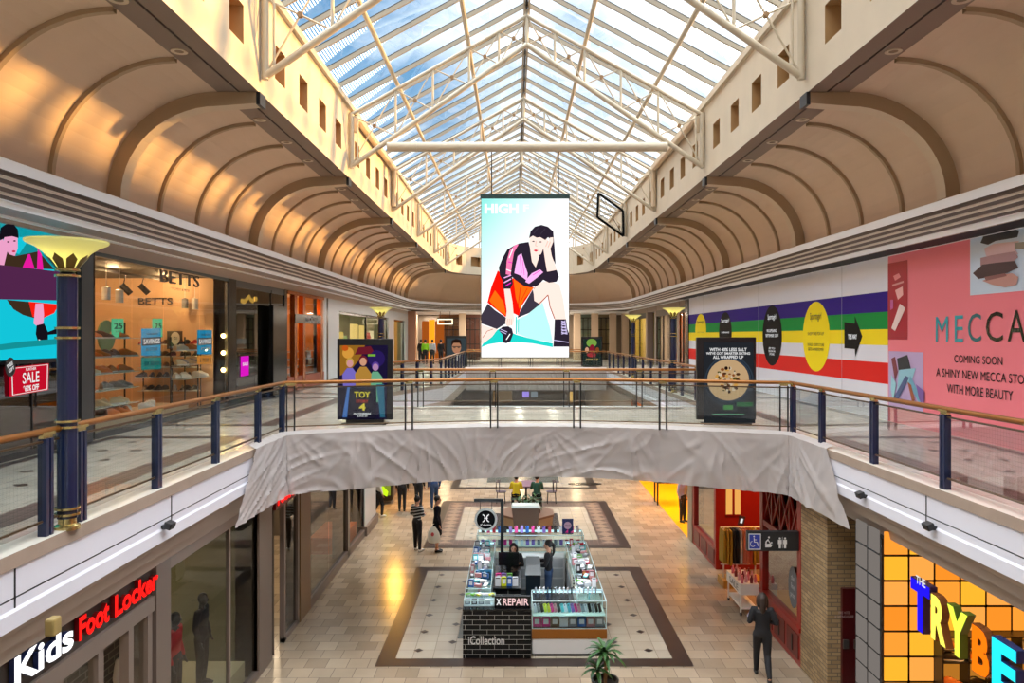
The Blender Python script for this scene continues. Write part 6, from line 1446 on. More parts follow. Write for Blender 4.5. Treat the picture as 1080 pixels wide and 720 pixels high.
case('display_case', 'long glass case down the left side of the kiosk', KX0, -.52, 15.95, 19.55, -3.85, ZT, shelves=(-3.7,), base_m=bb)
case('display_case', 'long glass case down the right side of the kiosk', 1.34, KX1, 15.9, 19.6, -3.95, ZT, shelves=(-3.72,))
case('display_case', 'glass case closing the back of the kiosk', KX0+.05, KX1-.05, 19.65, KY1, -3.9, ZT+.15, shelves=(-3.6,))
t = thing('inner_counter', 'black brick inner counter with a till in the kiosk middle', 'counter', (-.2, 17.4, ZL)); m = MB(); m.box(-.46, .12, 16.6, 18.3, ZL, -3.70, bb); m.build('body', t); m = MB(); m.box(-.48, .14, 16.58, 18.32, -3.70, -3.66, blk); m.build('counter_top', t)
m = MB(); m.box(KX0+.5, KX1-.5, 15.9, 19.6, ZL+.003, ZL+.012, mat('kiosk_floor_mat', '#2a2c30', .5)); tag(m.build('floor_mat'), 'dark mat on the floor inside the kiosk', 'mat')
t = thing('back_drawer_unit', 'white drawer unit against the back case inside the kiosk', 'cabinet', (.55, 19.3, ZL)); m = MB(); m.box(.0, 1.3, 19.2, 19.6, ZL, -3.75, kw_); m.build('body', t)
for q in range(3): m = MB(); m.box(.05, 1.25, 19.185, 19.2, ZL+.08+q*.26, ZL+.3+q*.26, mat('drawer_grey', '#b8bcc0', .4)); m.build('drawer', t)
# till, machine, stand of goods
t = thing('computer_monitor', 'black monitor on the inner counter in front of the seated cashier', 'monitor', (-.15, 18.0, -3.66)); m = MB(); m.cbox((-.15, 18.0, -3.42), .5, .04, .32, blk); m.build('screen', t, bevel=.008); m = MB(); m.cbox((-.15, 18.03, -3.62), .1, .06, .12, blk); m.box(-.27, -.03, 17.93, 18.13, -3.66, -3.645, blk); m.build('stand', t)
t = thing('photo_machine', 'grey topped black machine in front of the standing kiosk worker', 'machine', (.42, 17.4, ZL)); m = MB(); m.box(.26, .6, 17.2, 17.65, ZL, -3.55, mat('machine_black', '#14202a', .35)); m.build('body', t, bevel=.01)
m = MB(); m.add([(.24, 17.15, -3.55), (.62, 17.15, -3.55), (.62, 17.7, -3.55), (.24, 17.7, -3.55), (.27, 17.3, -3.36), (.59, 17.3, -3.36), (.59, 17.65, -3.26), (.27, 17.65, -3.26)], [(0, 3, 2, 1), (0, 1, 5, 4), (1, 2, 6, 5), (2, 3, 7, 6), (3, 0, 4, 7), (4, 5, 6, 7)], mat('machine_grey', '#7d8286', .35)); m.build('console', t)
# goods
rr = random.Random(4)
pal = {'pink': '#e02a86', 'black': '#18181c', 'white': '#e4e4ea', 'blue': '#2a62b0', 'red': '#c0283a', 'grey': '#8c9098', 'violet': '#8a6ac0', 'yellow': '#d8e02a', 'aqua': '#58c0c8', 'brown': '#6a4a30', 'rose': '#d08a90', 'green': '#6ab03a'}
gproto = {}
def good(kind, colr, size, loc, where, rz=0, rx=0):
    key = (kind, colr, size)
    if key not in gproto:
        m = MB(); w, d, h = size; gm_ = mat('good_'+colr, pal[colr], .35)
        if kind == 'phone_case': m.cbox((0, 0, h/2), w, d, h, gm_); m.cbox((-w*.2, -d*.55, h*.84), w*.3, d*.2, h*.14, dark)
        elif kind == 'boxed_accessory': m.cbox((0, 0, h/2), w, d, h, gm_); m.cbox((0, -d*.52, h*.55), w*.6, d*.05+.002, h*.5, mat('good_white', pal['white'], .35)); m.cbox((0, -d*.52, h*.9), w*.8, d*.05+.002, h*.08, dark)
        else: m.cbox((0, 0, h/2), w, d, h, gm_)
        o = m.build(kind); gproto[key] = o
    else: o = gproto[key].copy(); COL.objects.link(o)
    o.location = loc; o.rotation_euler = (rx, 0, rz); tag(o, '%s %s %s' % (colr, kind.replace('_', ' '), where), kind.replace('_', ' '), '%s %s %s' % (colr, kind.replace('_', ' '), where)); return o
seq = ['white', 'grey', 'black', 'yellow', 'yellow', 'pink', 'rose', 'black', 'aqua', 'white', 'aqua', 'violet', 'pink', 'rose', 'grey', 'white', 'black', 'grey', 'black', 'black']
for i, c in enumerate(seq): good('phone_case', c, (.085, .014, .17), (.44+i*.071, 15.42, -3.755), 'leaning in the front case upper shelf', rz=.9, rx=-.3)
for i, c in enumerate(['pink', 'pink', 'brown', 'white', 'grey', 'blue', 'rose', 'grey']): good('boxed_accessory', c, (.17, .05, .2), (.46+i*.185, 15.33, -4.02), 'in the bottom row of the front case')
for i in range(16): good('phone_case', rr.choice(['white', 'grey', 'white', 'black']), (.085, .014, .12), (.44+i*.085, 15.66, ZT+.003), 'on top of the front case', rz=1.2)
for i, c in enumerate(['grey', 'black', 'grey', 'white']): good('boxed_accessory', c, (.11, .05, .12), (-.98+i*.14, 15.35, -3.58), 'in the low corner case')
for i in range(5): good('boxed_accessory', rr.choice(['green', 'white', 'yellow', 'aqua']), (.12, .08, .03), (-.98+i*.12, 15.6, ZT-.015), 'lying on the low corner case', rz=rr.random())
for side, x0, x1 in (('left', KX0+.06, -.58), ('right', 1.4, KX1-.06)):
    cs = ['white', 'white', 'aqua', 'rose', 'grey', 'blue', 'white', 'black', 'white'] if side == 'left' else ['rose', 'red', 'white', 'white', 'aqua', 'white', 'grey', 'black', 'green']
    y = 16.05
    while y < 19.4:
        for q in range(3):
            x = x0+(x1-x0)*(q+.3)/3+rr.uniform(-.02, .02); c = rr.choice(cs)
            sz = rr.choice([(.12, .05, .16), (.17, .04, .10), (.09, .02, .2), (.14, .09, .05)]); ly = rr.random() < .5; good('boxed_accessory', c, sz, (x, y, ZT+.003+(sz[1]/2 if ly else 0)), 'on the long %s case' % side, rz=rr.uniform(-.6, .6), rx=(-1.45 if ly else 0))
        y += .31
    y = 16.1
    while y < 19.4: good('phone_case', rr.choice(cs), (.085, .014, .15), ((x0+x1)/2+rr.uniform(-.1, .1), y, -3.70 if side == 'left' else -3.72), 'inside the long %s case' % side, rz=rr.random()*3); y += .3
for i in range(18): good('phone_case', rr.choice(['pink', 'red', 'violet', 'black', 'white', 'blue']), (.085, .02, .18), (KX0+.2+i*.15, 19.9, ZT+.153), 'standing on the back case', rz=rr.uniform(-.4, .4), rx=-.2)
for i in range(18): good('phone_case', rr.choice(['pink', 'white', 'violet', 'red', 'grey']), (.085, .02, .15), (KX0+.2+i*.15, 19.8, -3.598), 'inside the back case', rz=rr.uniform(-.4, .4))
for i, c in enumerate(['white', 'yellow', 'blue', 'white', 'pink', 'violet', 'green']): good('boxed_accessory', c, (.12, .06, .2), (-.38+(i % 4)*.13, 16.75+.25*(i//4), -3.657), 'on the inner counter', rz=rr.uniform(-.3, .3))
# big framed case boards
def board(label, px0, px1, py0, py1, Y, c, dots, name='display_board'):
    A, B = PY(px0, py1, Y), PY(px1, py0, Y); t = thing(name, label, 'display board', ((A.x+B.x)/2, Y, A.z)); m = MB(); m.box(A.x, B.x, Y, Y+.04, A.z, B.z, mat('board_'+c[1:], c, .4)); m.build('board', t)
    m = MB()
    for i, (u, v, r, cc) in enumerate(dots): m.disc((A.x+(B.x-A.x)*u, Y-.003-.0003*i, A.z+(B.z-A.z)*v), X3, Z3, r*(B.x-A.x), mat('dot_'+cc[1:], cc, .4), 12, r*(B.x-A.x)*1.2)
    m.build('printed_pattern', t)
R_ = random.Random(8)
board('blue phone case board on the long left case of the kiosk', 503.5, 518.5, 601, 620.5, 16.9, '#2f7fae', [(.2+.3*(k % 3), .15+.22*(k//3), .13, R_.choice(['#1a3a5a', '#6fc0d8', '#c8dce8'])) for k in range(12)])
board('white board of dark dotted phone cases on the right case', 603, 613.5, 606, 621, 16.9, '#d8d4c8', [(.2+.3*(k % 3), .15+.22*(k//3), .1, '#2a2624') for k in range(12)])
board('red and teal patterned board on the right case', 614, 628, 601.5, 621, 16.9, '#8a3a44', [(.15+.23*(k % 4), .12+.19*(k//4), .12, R_.choice(['#c8303a', '#2a6a8a', '#1c2a3a', '#d88a4a'])) for k in range(20)])
board('small poster of blue and white phones on the left case', 508, 517, 576, 590, 18.9, '#3a3050', [(.3, .3, .2, '#6a8ac8'), (.7, .6, .2, '#8a4a6a'), (.4, .8, .15, '#c8c8d8')])
# back right sign
A, B = PY(593, 563, 19.9), PY(604.5, 547, 19.9); t = thing('price_sign', 'small navy sign with a white round print at the kiosk back corner', 'sign', ((A.x+B.x)/2, 19.9, A.z)); m = MB(); m.box(A.x, B.x, 19.9, 19.93, A.z, B.z, mat('sign_navy', '#16205a', .4)); m.build('board', t)
m = MB(); c = PY(598.7, 554, 19.89); m.disc(c, X3, Z3, .1, mat('print_rose', '#c8a0b8', .4), 20, .1); m.text('SALE', c-Y3*.004, X3, Z3, dark, w=.15, h=.05); m.build('printed_disc', t); m = MB(); m.tube(((A.x+B.x)/2, 19.92, -3.3), ((A.x+B.x)/2, 19.92, A.z), .015, alum, 6); m.build('stem', t)
# tall pole with the round logo sign
t = thing('pole_sign', 'round black and white logo sign hung from a tall black kiosk pole', 'sign', (-.36, 19.0, ZL))
xp = PY(529.5, 0, 19.0).x; zt_ = PY(0, 527, 19.0).z
m = MB(); m.box(xp-.04, xp+.04, 18.96, 19.04, ZL, zt_+.03, dark); m.build('pole', t)
xa = PY(500, 0, 19).x; m = MB(); m.box(xa, xp, 18.97, 19.03, zt_-.04, zt_+.03, dark); m.build('arm', t)
c = PY(512.5, 547.5, 19.0); m = MB(); m.tube((c.x, 18.97, c.z), (c.x, 19.03, c.z), .29, mat('logo_white', '#d8d8d4', .4), 40); m.build('disc', t)
m = MB(); m.disc((c.x, 18.963, c.z), X3, Z3, .235, mat('logo_black', '#0a0a0c', .7, spec=.1), 40); m.build('black_face', t)
m = MB(); N_ = 10
for s_ in (-1, 1):
    pts = [(c.x+s_*.105+s_*.085*math.cos(a)*-1, 18.957, c.z+.04+.095*math.sin(a)) for a in [(-.42+.84*k/N_)*PI for k in range(N_+1)]]
    m.path(pts, .014, ws, 6)
m.tube((c.x-.05, 18.957, c.z+.04), (c.x+.05, 18.957, c.z+.04), .014, ws, 6); m.text('iCollection', (c.x, 18.955, c.z-.13), X3, Z3, ws, w=.28, h=.06); m.build('logo', t)
for x in (c.x-.15, c.x+.15): m = MB(); m.tube((x, 19, zt_-.04), (x, 19, c.z+.22), .008, dark, 5); m.build('hanger', t)
for x, y in ((-.8, 17.5), (1.6, 17.5), (.4, 19.3), (1.1, 15.6)): lamp('POINT', (x, y, -2.9), 16, '#dff4ff', .03, name='case_light')
# ================= planter bench, table, plant in front
t = thing('planter_bench', 'octagonal timber and stone bench around a planter behind the kiosk', 'bench', (.42, 25.6, ZL))
pc_ = Vector((.42, 25.7, ZL)); m = MB(); m.lathe(pc_, [(.45, .0), (.95, .0), (.95, .12)], dark, 8, cap=False, a0=PI/8); m.lathe(pc_, [(.93, .1), (.96, .42), (.5, .42), (.5, .3)], mat('bench_tan', '#a08462', .5), 8, cap=False, a0=PI/8); m.build('bench_skirt', t)
m = MB(); m.lathe(pc_, [(.48, .42), (1.0, .42), (1.0, .49), (.48, .49), (.48, .42)], mat('bench_wood', '#6e4a34', .4), 8, cap=False, a0=PI/8); m.build('seat', t)
m = MB(); m.lathe(pc_, [(.001, .1), (.48, .1), (.5, .62), (.42, .62), (.42, .52), (.001, .52)], mat('planter_dark', '#4a3f38', .5), 8, cap=False, a0=PI/8); m.build('planter', t)
t = thing('litter_bin', 'tapered stone litter bin with pale lid before the planter bench', 'bin', (.36, 24.5, ZL)); m = MB()
def frus(m, x, y, z0, z1, w0, w1, d0, d1, mm): m.add([(x-w0, y-d0, z0), (x+w0, y-d0, z0), (x+w0, y+d0, z0), (x-w0, y+d0, z0), (x-w1, y-d1, z1), (x+w1, y-d1, z1), (x+w1, y+d1, z1), (x-w1, y+d1, z1)], [(0, 3, 2, 1), (0, 1, 5, 4), (1, 2, 6, 5), (2, 3, 7, 6), (3, 0, 4, 7), (4, 5, 6, 7)], mm)
frus(m, .36, 24.5, ZL, ZL+.95, .36, .46, .2, .25, mat('bin_stone', '#7d6e64', .5)); m.build('body', t); m = MB(); frus(m, .36, 24.5, ZL+.95, ZL+1.02, .48, .44, .27, .22, mat('bin_lid', '#b8c4c4', .25)); m.build('lid', t)
leafg = mat('leaf_green', '#2f5a24', .5, var=.3, vscale=8); leafd = mat('leaf_dark_green', '#1f4420', .5, var=.25, vscale=8)
def leaf(m, o, d, L_, w, mm, droop=.5):
    d = Vector(d).normalized(); side = d.cross(Z3); side = side.normalized() if side.length > .05 else X3.copy(); n = 6; vs = []
    for k in range(n+1):
        u = k/n; p = Vector(o)+d*L_*u-Z3*droop*L_*u*u; ww = w*math.sin(PI*min(1, u*.9+.1))**.8
        vs += [p-side*ww+Z3*ww*.3, p, p+side*ww+Z3*ww*.3]
    m.add(vs, [(k*3+j, k*3+j+1, k*3+j+4, k*3+j+3) for k in range(n) for j in (0, 1)], mm)
t = thing('planter_shrub', 'leafy green shrub growing in the octagonal planter', 'plant', (.42, 25.7, ZL+.5)); m = MB(); R_ = random.Random(9)
for k in range(150):
    a = R_.random()*2*PI; e = R_.random(); leaf(m, (.42+R_.uniform(-.35, .35), 25.7+R_.uniform(-.3, .3), ZL+.5+R_.random()*.45), (math.cos(a), math.sin(a), .3+e), .22+.2*R_.random(), .035, R_.choice([leafg, leafd]), .4)
m.build('foliage', t); m = MB()
for k in range(9): a = k*.7; m.tube((.42+.1*math.cos(a), 25.7+.1*math.sin(a), ZL+.5), (.42+.3*math.cos(a), 25.7+.3*math.sin(a), ZL+.95), .012, mat('stem_brown', '#5a4428', .7), 5)
m.build('stem', t)
# potted plant near camera, bottom centre
Yp = 13.2; pb = PY(638, 700, Yp)
t = thing('potted_plant', 'potted corn plant with arching leaves at the bottom edge, before the kiosk', 'plant', (pb.x, Yp, ZL)); m = MB(); m.lathe((pb.x, Yp, ZL), [(.001, 0), (.19, 0), (.25, .48), (.21, .48), (.2, .4), (.001, .4)], mat('pot_dark', '#2c2622', .4), 24); m.build('pot', t, smooth=True)
m = MB(); zt1 = PY(0, 690, Yp).z; m.path([(pb.x, Yp, ZL+.4), (pb.x+.02, Yp, zt1-.2), (pb.x, Yp, zt1)], .035, mat('cane_tan', '#8a6a48', .7), 8); m.path([(pb.x-.06, Yp+.05, ZL+.4), (pb.x-.14, Yp, zt1-.3)], .028, mat('cane_tan', '#8a6a48', .7), 8); m.build('cane', t)
m = MB(); R_ = random.Random(12)
for cxx, czz, nn, s_ in ((pb.x, zt1, 30, 1), (pb.x-.14, zt1-.3, 18, .8)):
    for k in range(nn):
        a = k*2.4; e = .15+1.1*(k/nn); leaf(m, (cxx, Yp, czz+.06*(k/nn)), (math.cos(a), math.sin(a), e), (.36+.12*R_.random())*s_, .038, R_.choice([leafg, leafd, leafg]), .75-.4*k/nn)
m.build('foliage', t)
t = thing('round_table', 'small purple topped round table behind the planter bench', 'table', (.45, 29.4, ZL)); m = MB(); m.lathe((.45, 29.4, ZL), [(.001, .70), (.62, .70), (.62, .74), (.001, .74)], mat('table_plum', '#7a5a6e', .4), 28); m.build('table_top', t); m = MB(); m.lathe((.45, 29.4, ZL), [(.001, 0), (.3, 0), (.3, .03), (.04, .06), (.04, .7), (.001, .7)], dark, 16); m.build('pedestal', t)
for i, (x, lab) in enumerate(((-.55, 'dark wire chair left of the plum table'), (1.45, 'dark wire chair right of the plum table'))):
    t = thing('cafe_chair', lab, 'chair', (x, 29.2, ZL)); m = MB(); m.lathe((x, 29.2, ZL), [(.001, .44), (.2, .44), (.22, .47), (.001, .47)], mat('chair_plum', '#4a3a48', .4), 16); m.build('seat', t); s_ = 1 if i else -1
    m = MB(); m.path([(x+s_*.2*math.cos(a), 29.2+.2*math.sin(a), ZL+.85) for a in [(-.45+.9*q/8)*PI for q in range(9)]], .02, mat('chair_plum', '#4a3a48', .4), 6)
    for a in (-.4*PI, -.13*PI, .13*PI, .4*PI): m.tube((x+s_*.2*math.cos(a), 29.2+.2*math.sin(a), ZL+.46), (x+s_*.2*math.cos(a), 29.2+.2*math.sin(a), ZL+.85), .012, dark, 6)
    m.build('backrest', t)
    for dx, dy in ((-.14, -.14), (.14, -.14), (-.14, .14), (.14, .14)): m = MB(); m.tube((x+dx, 29.2+dy, ZL+.45), (x+dx*1.2, 29.2+dy*1.2, ZL), .014, dark, 6); m.build('leg', t)
# dark oval floor sign beyond
A = PY(617, 511, 32.8); m = MB(); m.lathe((0, 0, 0), [(.001, .012), (.75, .012), (.75, 0)], blk, 32, cap=False); o = m.build('floor_decal'); o.location = (A.x, 32.9, ZL+.012); o.scale = (1, .35, 1); tag(o, 'dark oval lettered decal on the floor beyond the planter', 'floor decal')
# ================= people
skm = mat('skin_tone', '#c9957a', .5); skl = mat('skin_tone_light', '#d8ab90', .5); hairm = mat('hair_dark', '#0f0b0a', .6); hairb = mat('hair_brown', '#2c1c14', .6)
def bake(mb, name, parent, m_, voxel=.015):
    """joins the overlapping limbs of a figure into one continuous skin"""
    o = mb.build('tmp'); r = o.modifiers.new('r', 'REMESH'); r.mode = 'VOXEL'; r.voxel_size = voxel; r.use_smooth_shade = True
    s = o.modifiers.new('s', 'SMOOTH'); s.iterations = 3; s.factor = .5
    dg = bpy.context.evaluated_depsgraph_get(); dg.update(); me = bpy.data.meshes.new_from_object(o.evaluated_get(dg)); me.materials.clear(); me.materials.append(m_)
    me.polygons.foreach_set('material_index', [0]*len(me.polygons)); old = o.data; bpy.data.objects.remove(o); bpy.data.meshes.remove(old)
    q = bpy.data.objects.new(name, me); me.name = name; COL.objects.link(q); q.parent = parent; return q
def limb(m, pts, mm=None, n=12, flat=1.0, up=None):
    p = [Vector(a) for a, r in pts]; r = [b for a, b in pts]
    P2, R2 = [], []
    for i in range(len(p)-1):
        for k in range(4): u = k/4; P2.append(p[i].lerp(p[i+1], u)); R2.append(r[i]+(r[i+1]-r[i])*u)
    P2.append(p[-1]); R2.append(r[-1]); m.path(P2, R2, mm or skm, n, flat, up)
    for a, b in ((p[0], r[0]), (p[-1], r[-1])): m.ball(a, b*.98, mm or skm, 10, 6)
def hand(m, w, d, side, curl=.5):
    """w wrist, d direction of the forearm: palm, four unequal fingers and a thumb from the side of the palm"""
    w = Vector(w); d = Vector(d).normalized(); s = d.cross(Vector((0, 1, 0.01))).normalized(); n = d.cross(s).normalized()
    m.path([w-d*.01, w+d*.03, w+d*.085], [.022, .034, .036], skm, 10, .5, n)
    for k, L_ in enumerate((.07, .08, .075, .06)):
        o = w+d*.08+s*(-.027+.018*k); m.path([o, o+d*L_*.5+n*curl*.01, o+d*L_*.8+n*curl*.035, o+d*L_*.9+n*curl*.06], [.009, .009, .008, .006], skm, 6)
    o = w+d*.03-s*.03*side; m.path([o, o+d*.03-s*.03*side, o+d*.065-s*.035*side+n*.01], [.012, .011, .008], skm, 6)
def person(name, label, loc, rz, J, top, bottom, shoes='shoe_blk', hair='short', sk=None, hm=None, skirt=False, sleeve=1.0, group=None, sitting=False, pattern=None, sc=1.0):
    t = thing('person', label, 'person', loc, rz, group); t.scale = (sc,)*3
    sk = sk or skm; hm = hm or hairm
    D = dict(pelvis=(0, 0, .92), waist=(0, 0, 1.06), chest=(0, -.01, 1.24), neck=(0, 0, 1.40), head=(0, -.02, 1.535))
    for s, q in ((-1, 'l'), (1, 'r')):
        D.update({'hip'+q: (s*.085, 0, .88), 'knee'+q: (s*.09, -.015, .47), 'ankle'+q: (s*.09, .01, .08), 'toe'+q: (s*.10, -.14, .03), 'sho'+q: (s*.165, 0, 1.345), 'elb'+q: (s*.215, .02, 1.09), 'wri'+q: (s*.215, -.06, .86)})
    D.update(J); G = {k: Vector(v) for k, v in D.items()}
    m = MB(); limb(m, [(G['neck']-Z3*.08, .06), (G['neck'], .05), (G['head']-Z3*.03, .05)])
    h = G['head']; m.ball(h+Z3*.02, .088, sk, 16, 12, (.88, 1.02, 1.12)); m.ball(h+Vector((0, -.03, -.045)), .058, sk, 12, 8, (.95, .9, 1.15)); m.ball(h+Vector((0, -.098, -.012)), .014, sk, 8, 6, (.9, 1.3, 1.7))
    for s in (-1, 1): m.ball(h+Vector((s*.079, .005, -.005)), .018, sk, 8, 6, (.5, .9, 1.5))
    limb(m, [(G['chest']+Z3*.02, .10), (G['waist'], .09), (G['pelvis'], .10)])
    for s, q in ((-1, 'l'), (1, 'r')):
        limb(m, [(G['chest']+Z3*.08, .06), (G['sho'+q], .052), (G['elb'+q], .038), (G['wri'+q], .024)]); hand(m, G['wri'+q], G['wri'+q]-G['elb'+q], s)
        limb(m, [(G['pelvis'], .085), (G['hip'+q], .088), (G['knee'+q], .055), (G['knee'+q].lerp(G['ankle'+q], .3), .056), (G['ankle'+q], .034)]); limb(m, [(G['ankle'+q], .034), (G['ankle'+q].lerp(G['toe'+q], .5), .034), (G['toe'+q], .026)])
    bake(m, 'body', t, sk, .013)
    m = MB()   # top
    if True:
        P2 = [G['neck']-Z3*.03, G['sho'+'l'].lerp(G['sho'+'r'], .5)-Z3*.02, G['chest'], G['waist'], G['pelvis']+Z3*.0]
        m.path([P2[0], P2[1], P2[2], P2[3], P2[4], P2[4]-Z3*(.04 if not skirt else .02)], [.06, .155, .165, .135, .155, .16], top, 16, .66, Vector((0, 1, 0)))
        for s, q in ((-1, 'l'), (1, 'r')):
            e = G['elb'+q]; w = G['wri'+q]; sp = [(G['chest'].lerp(G['sho'+q], .6)+Z3*.03, .06), (G['sho'+q], .066), (e, .052)]
            if sleeve > .5: sp.append((e.lerp(w, .93), .036))
            limb(m, sp)
    o = bake(m, 'top', t, top, .016)
    m = MB()
    if skirt:
        kk = (G['kneel']+G['kneer'])/2; m.path([G['waist'], G['pelvis'], kk+Z3*.18, kk+Z3*.02], [.13, .165, .19, .2], bottom, 18, .72, Vector((0, 1, 0)))
        bake(m, 'skirt', t, bottom, .016)
    else:
        m.path([G['waist']-Z3*.04, G['pelvis'], (G['hipl']+G['hipr'])/2-Z3*.04], [.13, .158, .13], bottom, 16, .7, Vector((0, 1, 0)))
        for s, q in ((-1, 'l'), (1, 'r')): limb(m, [(G['hip'+q], .096), (G['knee'+q], .068), (G['knee'+q].lerp(G['ankle'+q], .35), .064), (G['ankle'+q]+(G['knee'+q]-G['ankle'+q])*.06, .048)])
        bake(m, 'trousers', t, bottom, .016)
    for s, q in ((-1, 'l'), (1, 'r')):
        a, b = G['ankle'+q], G['toe'+q]; d = (b-a); d.z = 0; d = d.normalized() if d.length > .02 else -Y3; lo = min(a.z-.075, b.z-.03)
        m = MB(); heel = a-d*.05-Z3*.045; m.path([heel, a+d*.02-Z3*.03, a.lerp(b, .6)+Z3*.0, b+d*.03-Z3*.0], [.034, .05, .044, .026], SH[shoes], 10, .9, Z3); bake(m, 'shoe', t, SH[shoes], .012)
    m = MB(); m.ball(h+Vector((0, .018, .04)), .098, hm, 16, 12, (.93, 1.0, 1.02))
    if hair == 'long': m.path([h+Vector((0, .05, .05)), h+Vector((0, .085, -.08)), h+Vector((0, .09, -.24))], [.08, .075, .04], hm, 12)
    if hair == 'ponytail': m.path([h+Vector((0, .09, .06)), h+Vector((0, .15, 0)), h+Vector((0, .14, -.16)), h+Vector((0, .12, -.26))], [.035, .042, .036, .012], hm, 10)
    if hair == 'bun': m.ball(h+Vector((0, .06, .13)), .045, hm, 10, 8)
    if hair in ('long', 'bob'):
        for s in (-1, 1): m.path([h+Vector((s*.07, .0, .06)), h+Vector((s*.085, .02, -.05)), h+Vector((s*.08, .04, -.14))], [.035, .035, .02], hm, 8)
    bake(m, 'hair', t, hm, .012)
    m = MB()
    for s in (-1, 1): m.ball(h+Vector((s*.032, -.083, .012)), .009, hairm, 8, 6)
    m.ball(h+Vector((0, -.092, -.055)), .012, mat('lips', '#8a4038', .5), 8, 6, (1.6, .5, .5)); m.build('face_features', t, world=False)
    return t, G
SH = {'shoe_blk': mat('person_shoe_black', '#141416', .4), 'shoe_wht': mat('person_shoe_white', '#d8d8d4', .5)}
blkc = mat('cloth_black', '#030304', .9, spec=.08); jean = mat('denim', '#2c4468', .8); navyc = mat('cloth_navy', '#10111c', .85, spec=.15); whc = mat('cloth_white', '#d0d0d0', .8)
def stripes():
    m = mat('striped_knit', '#111111', .8); nt = m.node_tree; tc = nt.nodes.new('ShaderNodeTexCoord'); sp = nt.nodes.new('ShaderNodeSeparateXYZ'); nt.links.new(tc.outputs['Object'], sp.inputs[0])
    a = nt.nodes.new('ShaderNodeMath'); a.operation = 'MULTIPLY_ADD'; a.inputs[1].default_value = .25; nt.links.new(sp.outputs[0], a.inputs[0]); nt.links.new(sp.outputs[2], a.inputs[2])
    p = nt.nodes.new('ShaderNodeMath'); p.operation = 'PINGPONG'; p.inputs[1].default_value = .045; nt.links.new(a.outputs[0], p.inputs[0]); g = nt.nodes.new('ShaderNodeMath'); g.operation = 'GREATER_THAN'; g.inputs[1].default_value = .029; nt.links.new(p.outputs[0], g.inputs[0])
    x = nt.nodes.new('ShaderNodeMix'); x.data_type = 'RGBA'; x.inputs[6].default_value = (.012, .012, .016, 1); x.inputs[7].default_value = (.5, .5, .5, 1); nt.links.new(g.outputs[0], x.inputs[0]); nt.links.new(x.outputs[2], nt.nodes['Principled BSDF'].inputs['Base Color']); return m
def at(px, py): Y = F*(CH-ZL)/(py-VY); return ((px-VX)/F*Y, Y, ZL)
# walking woman at right
YW_ = 14.2; xw = (804-VX)/F*YW_
person('person', 'person in black with long hair walking on the lower floor beside the red shop', (xw, YW_, ZL), PI*.93,
       dict(anklel=(-.10, .30, .15), kneel=(-.09, .02, .47), toel=(-.10, .22, .03), ankler=(.09, -.24, .08), kneer=(.09, -.16, .48), toer=(.10, -.37, .04), elbl=(-.25, .06, 1.12), wril=(-.14, -.14, 1.08), elbr=(.24, .05, 1.12), wrir=(.12, -.18, 1.15)), blkc, blkc, hair='long', hm=hairb, sc=1.0)
t = thing('phone', 'pale phone held by the person in black walking at right', 'phone', (xw-.0, YW_, ZL)); m = MB(); m.cbox((xw-.17, YW_+.22, ZL+1.19), .075, .012, .15, mat('phone_case_pale', '#c8b8d0', .4), rz=.4, rx=.5); m.build('body', t); m = MB(); m.cbox((xw-.17, YW_+.225, ZL+1.19), .06, .012, .12, blk, rz=.4, rx=.5); m.build('screen', t)
# pair at left
person('person', 'person in striped top and black leggings standing on the pale floor', (*at(440, 581)[:2], ZL), PI*.8,
       dict(elbl=(-.23, .0, 1.10), wril=(-.12, -.18, 1.08), elbr=(.23, 0, 1.10), wrir=(.14, -.17, 1.02), anklel=(-.12, .02, .08), ankler=(.11, -.04, .08), toer=(.12, -.18, .03), toel=(-.14, -.12, .03)), stripes(), blkc, 'shoe_wht', 'bun', sc=1.02)
person('person', 'person in a dark knee length coat carrying a white bag', (*at(461, 582)[:2], ZL), PI*.55,
       dict(elbl=(-.2, .03, 1.08), wril=(-.2, -.05, .84), kneel=(-.06, 0, .5), kneer=(.06, 0, .5), anklel=(-.06, .02, .08), ankler=(.06, 0, .08), toel=(-.06, -.12, .03), toer=(.06, -.14, .03)), navyc, navyc, 'shoe_blk', 'short', skirt=True, sc=1.04)
p = at(458, 582); t = thing('plastic_bag', 'white plastic shopping bag with a red print, held by the person in the coat', 'bag', (p[0], p[1]-.15, ZL+.35)); m = MB()
vs = []; 
for k, (w_, z) in enumerate(((.08, 0), (.17, .03), (.19, .15), (.17, .32), (.12, .42), (.05, .50))): vs += [(p[0]+math.cos(a)*w_*(1+.12*math.sin(3*a+k)), p[1]-.2+math.sin(a)*w_*.45, ZL+.33+z) for a in [2*PI*j/12 for j in range(12)]]
m.add(vs, [(i*12+j, i*12+(j+1) % 12, (i+1)*12+(j+1) % 12, (i+1)*12+j) for i in range(5) for j in range(12)]+[tuple(range(11, -1, -1))], mat('bag_white', '#d0ccd0', .5)); m.build('body', t, smooth=True)
m = MB(); m.disc((p[0]-.02, p[1]-.30, ZL+.62), X3, Z3, .05, mat('bag_print_red', '#c84a4a', .5), 12, .06); m.build('print', t); m = MB(); m.path([(p[0]-.04, p[1]-.2, ZL+.8), (p[0]-.03, p[1]-.15, ZL+.88), (p[0]+.04, p[1]-.12, ZL+.9)], .008, mat('bag_white', '#d0ccd0', .5), 5); m.build('handle', t)
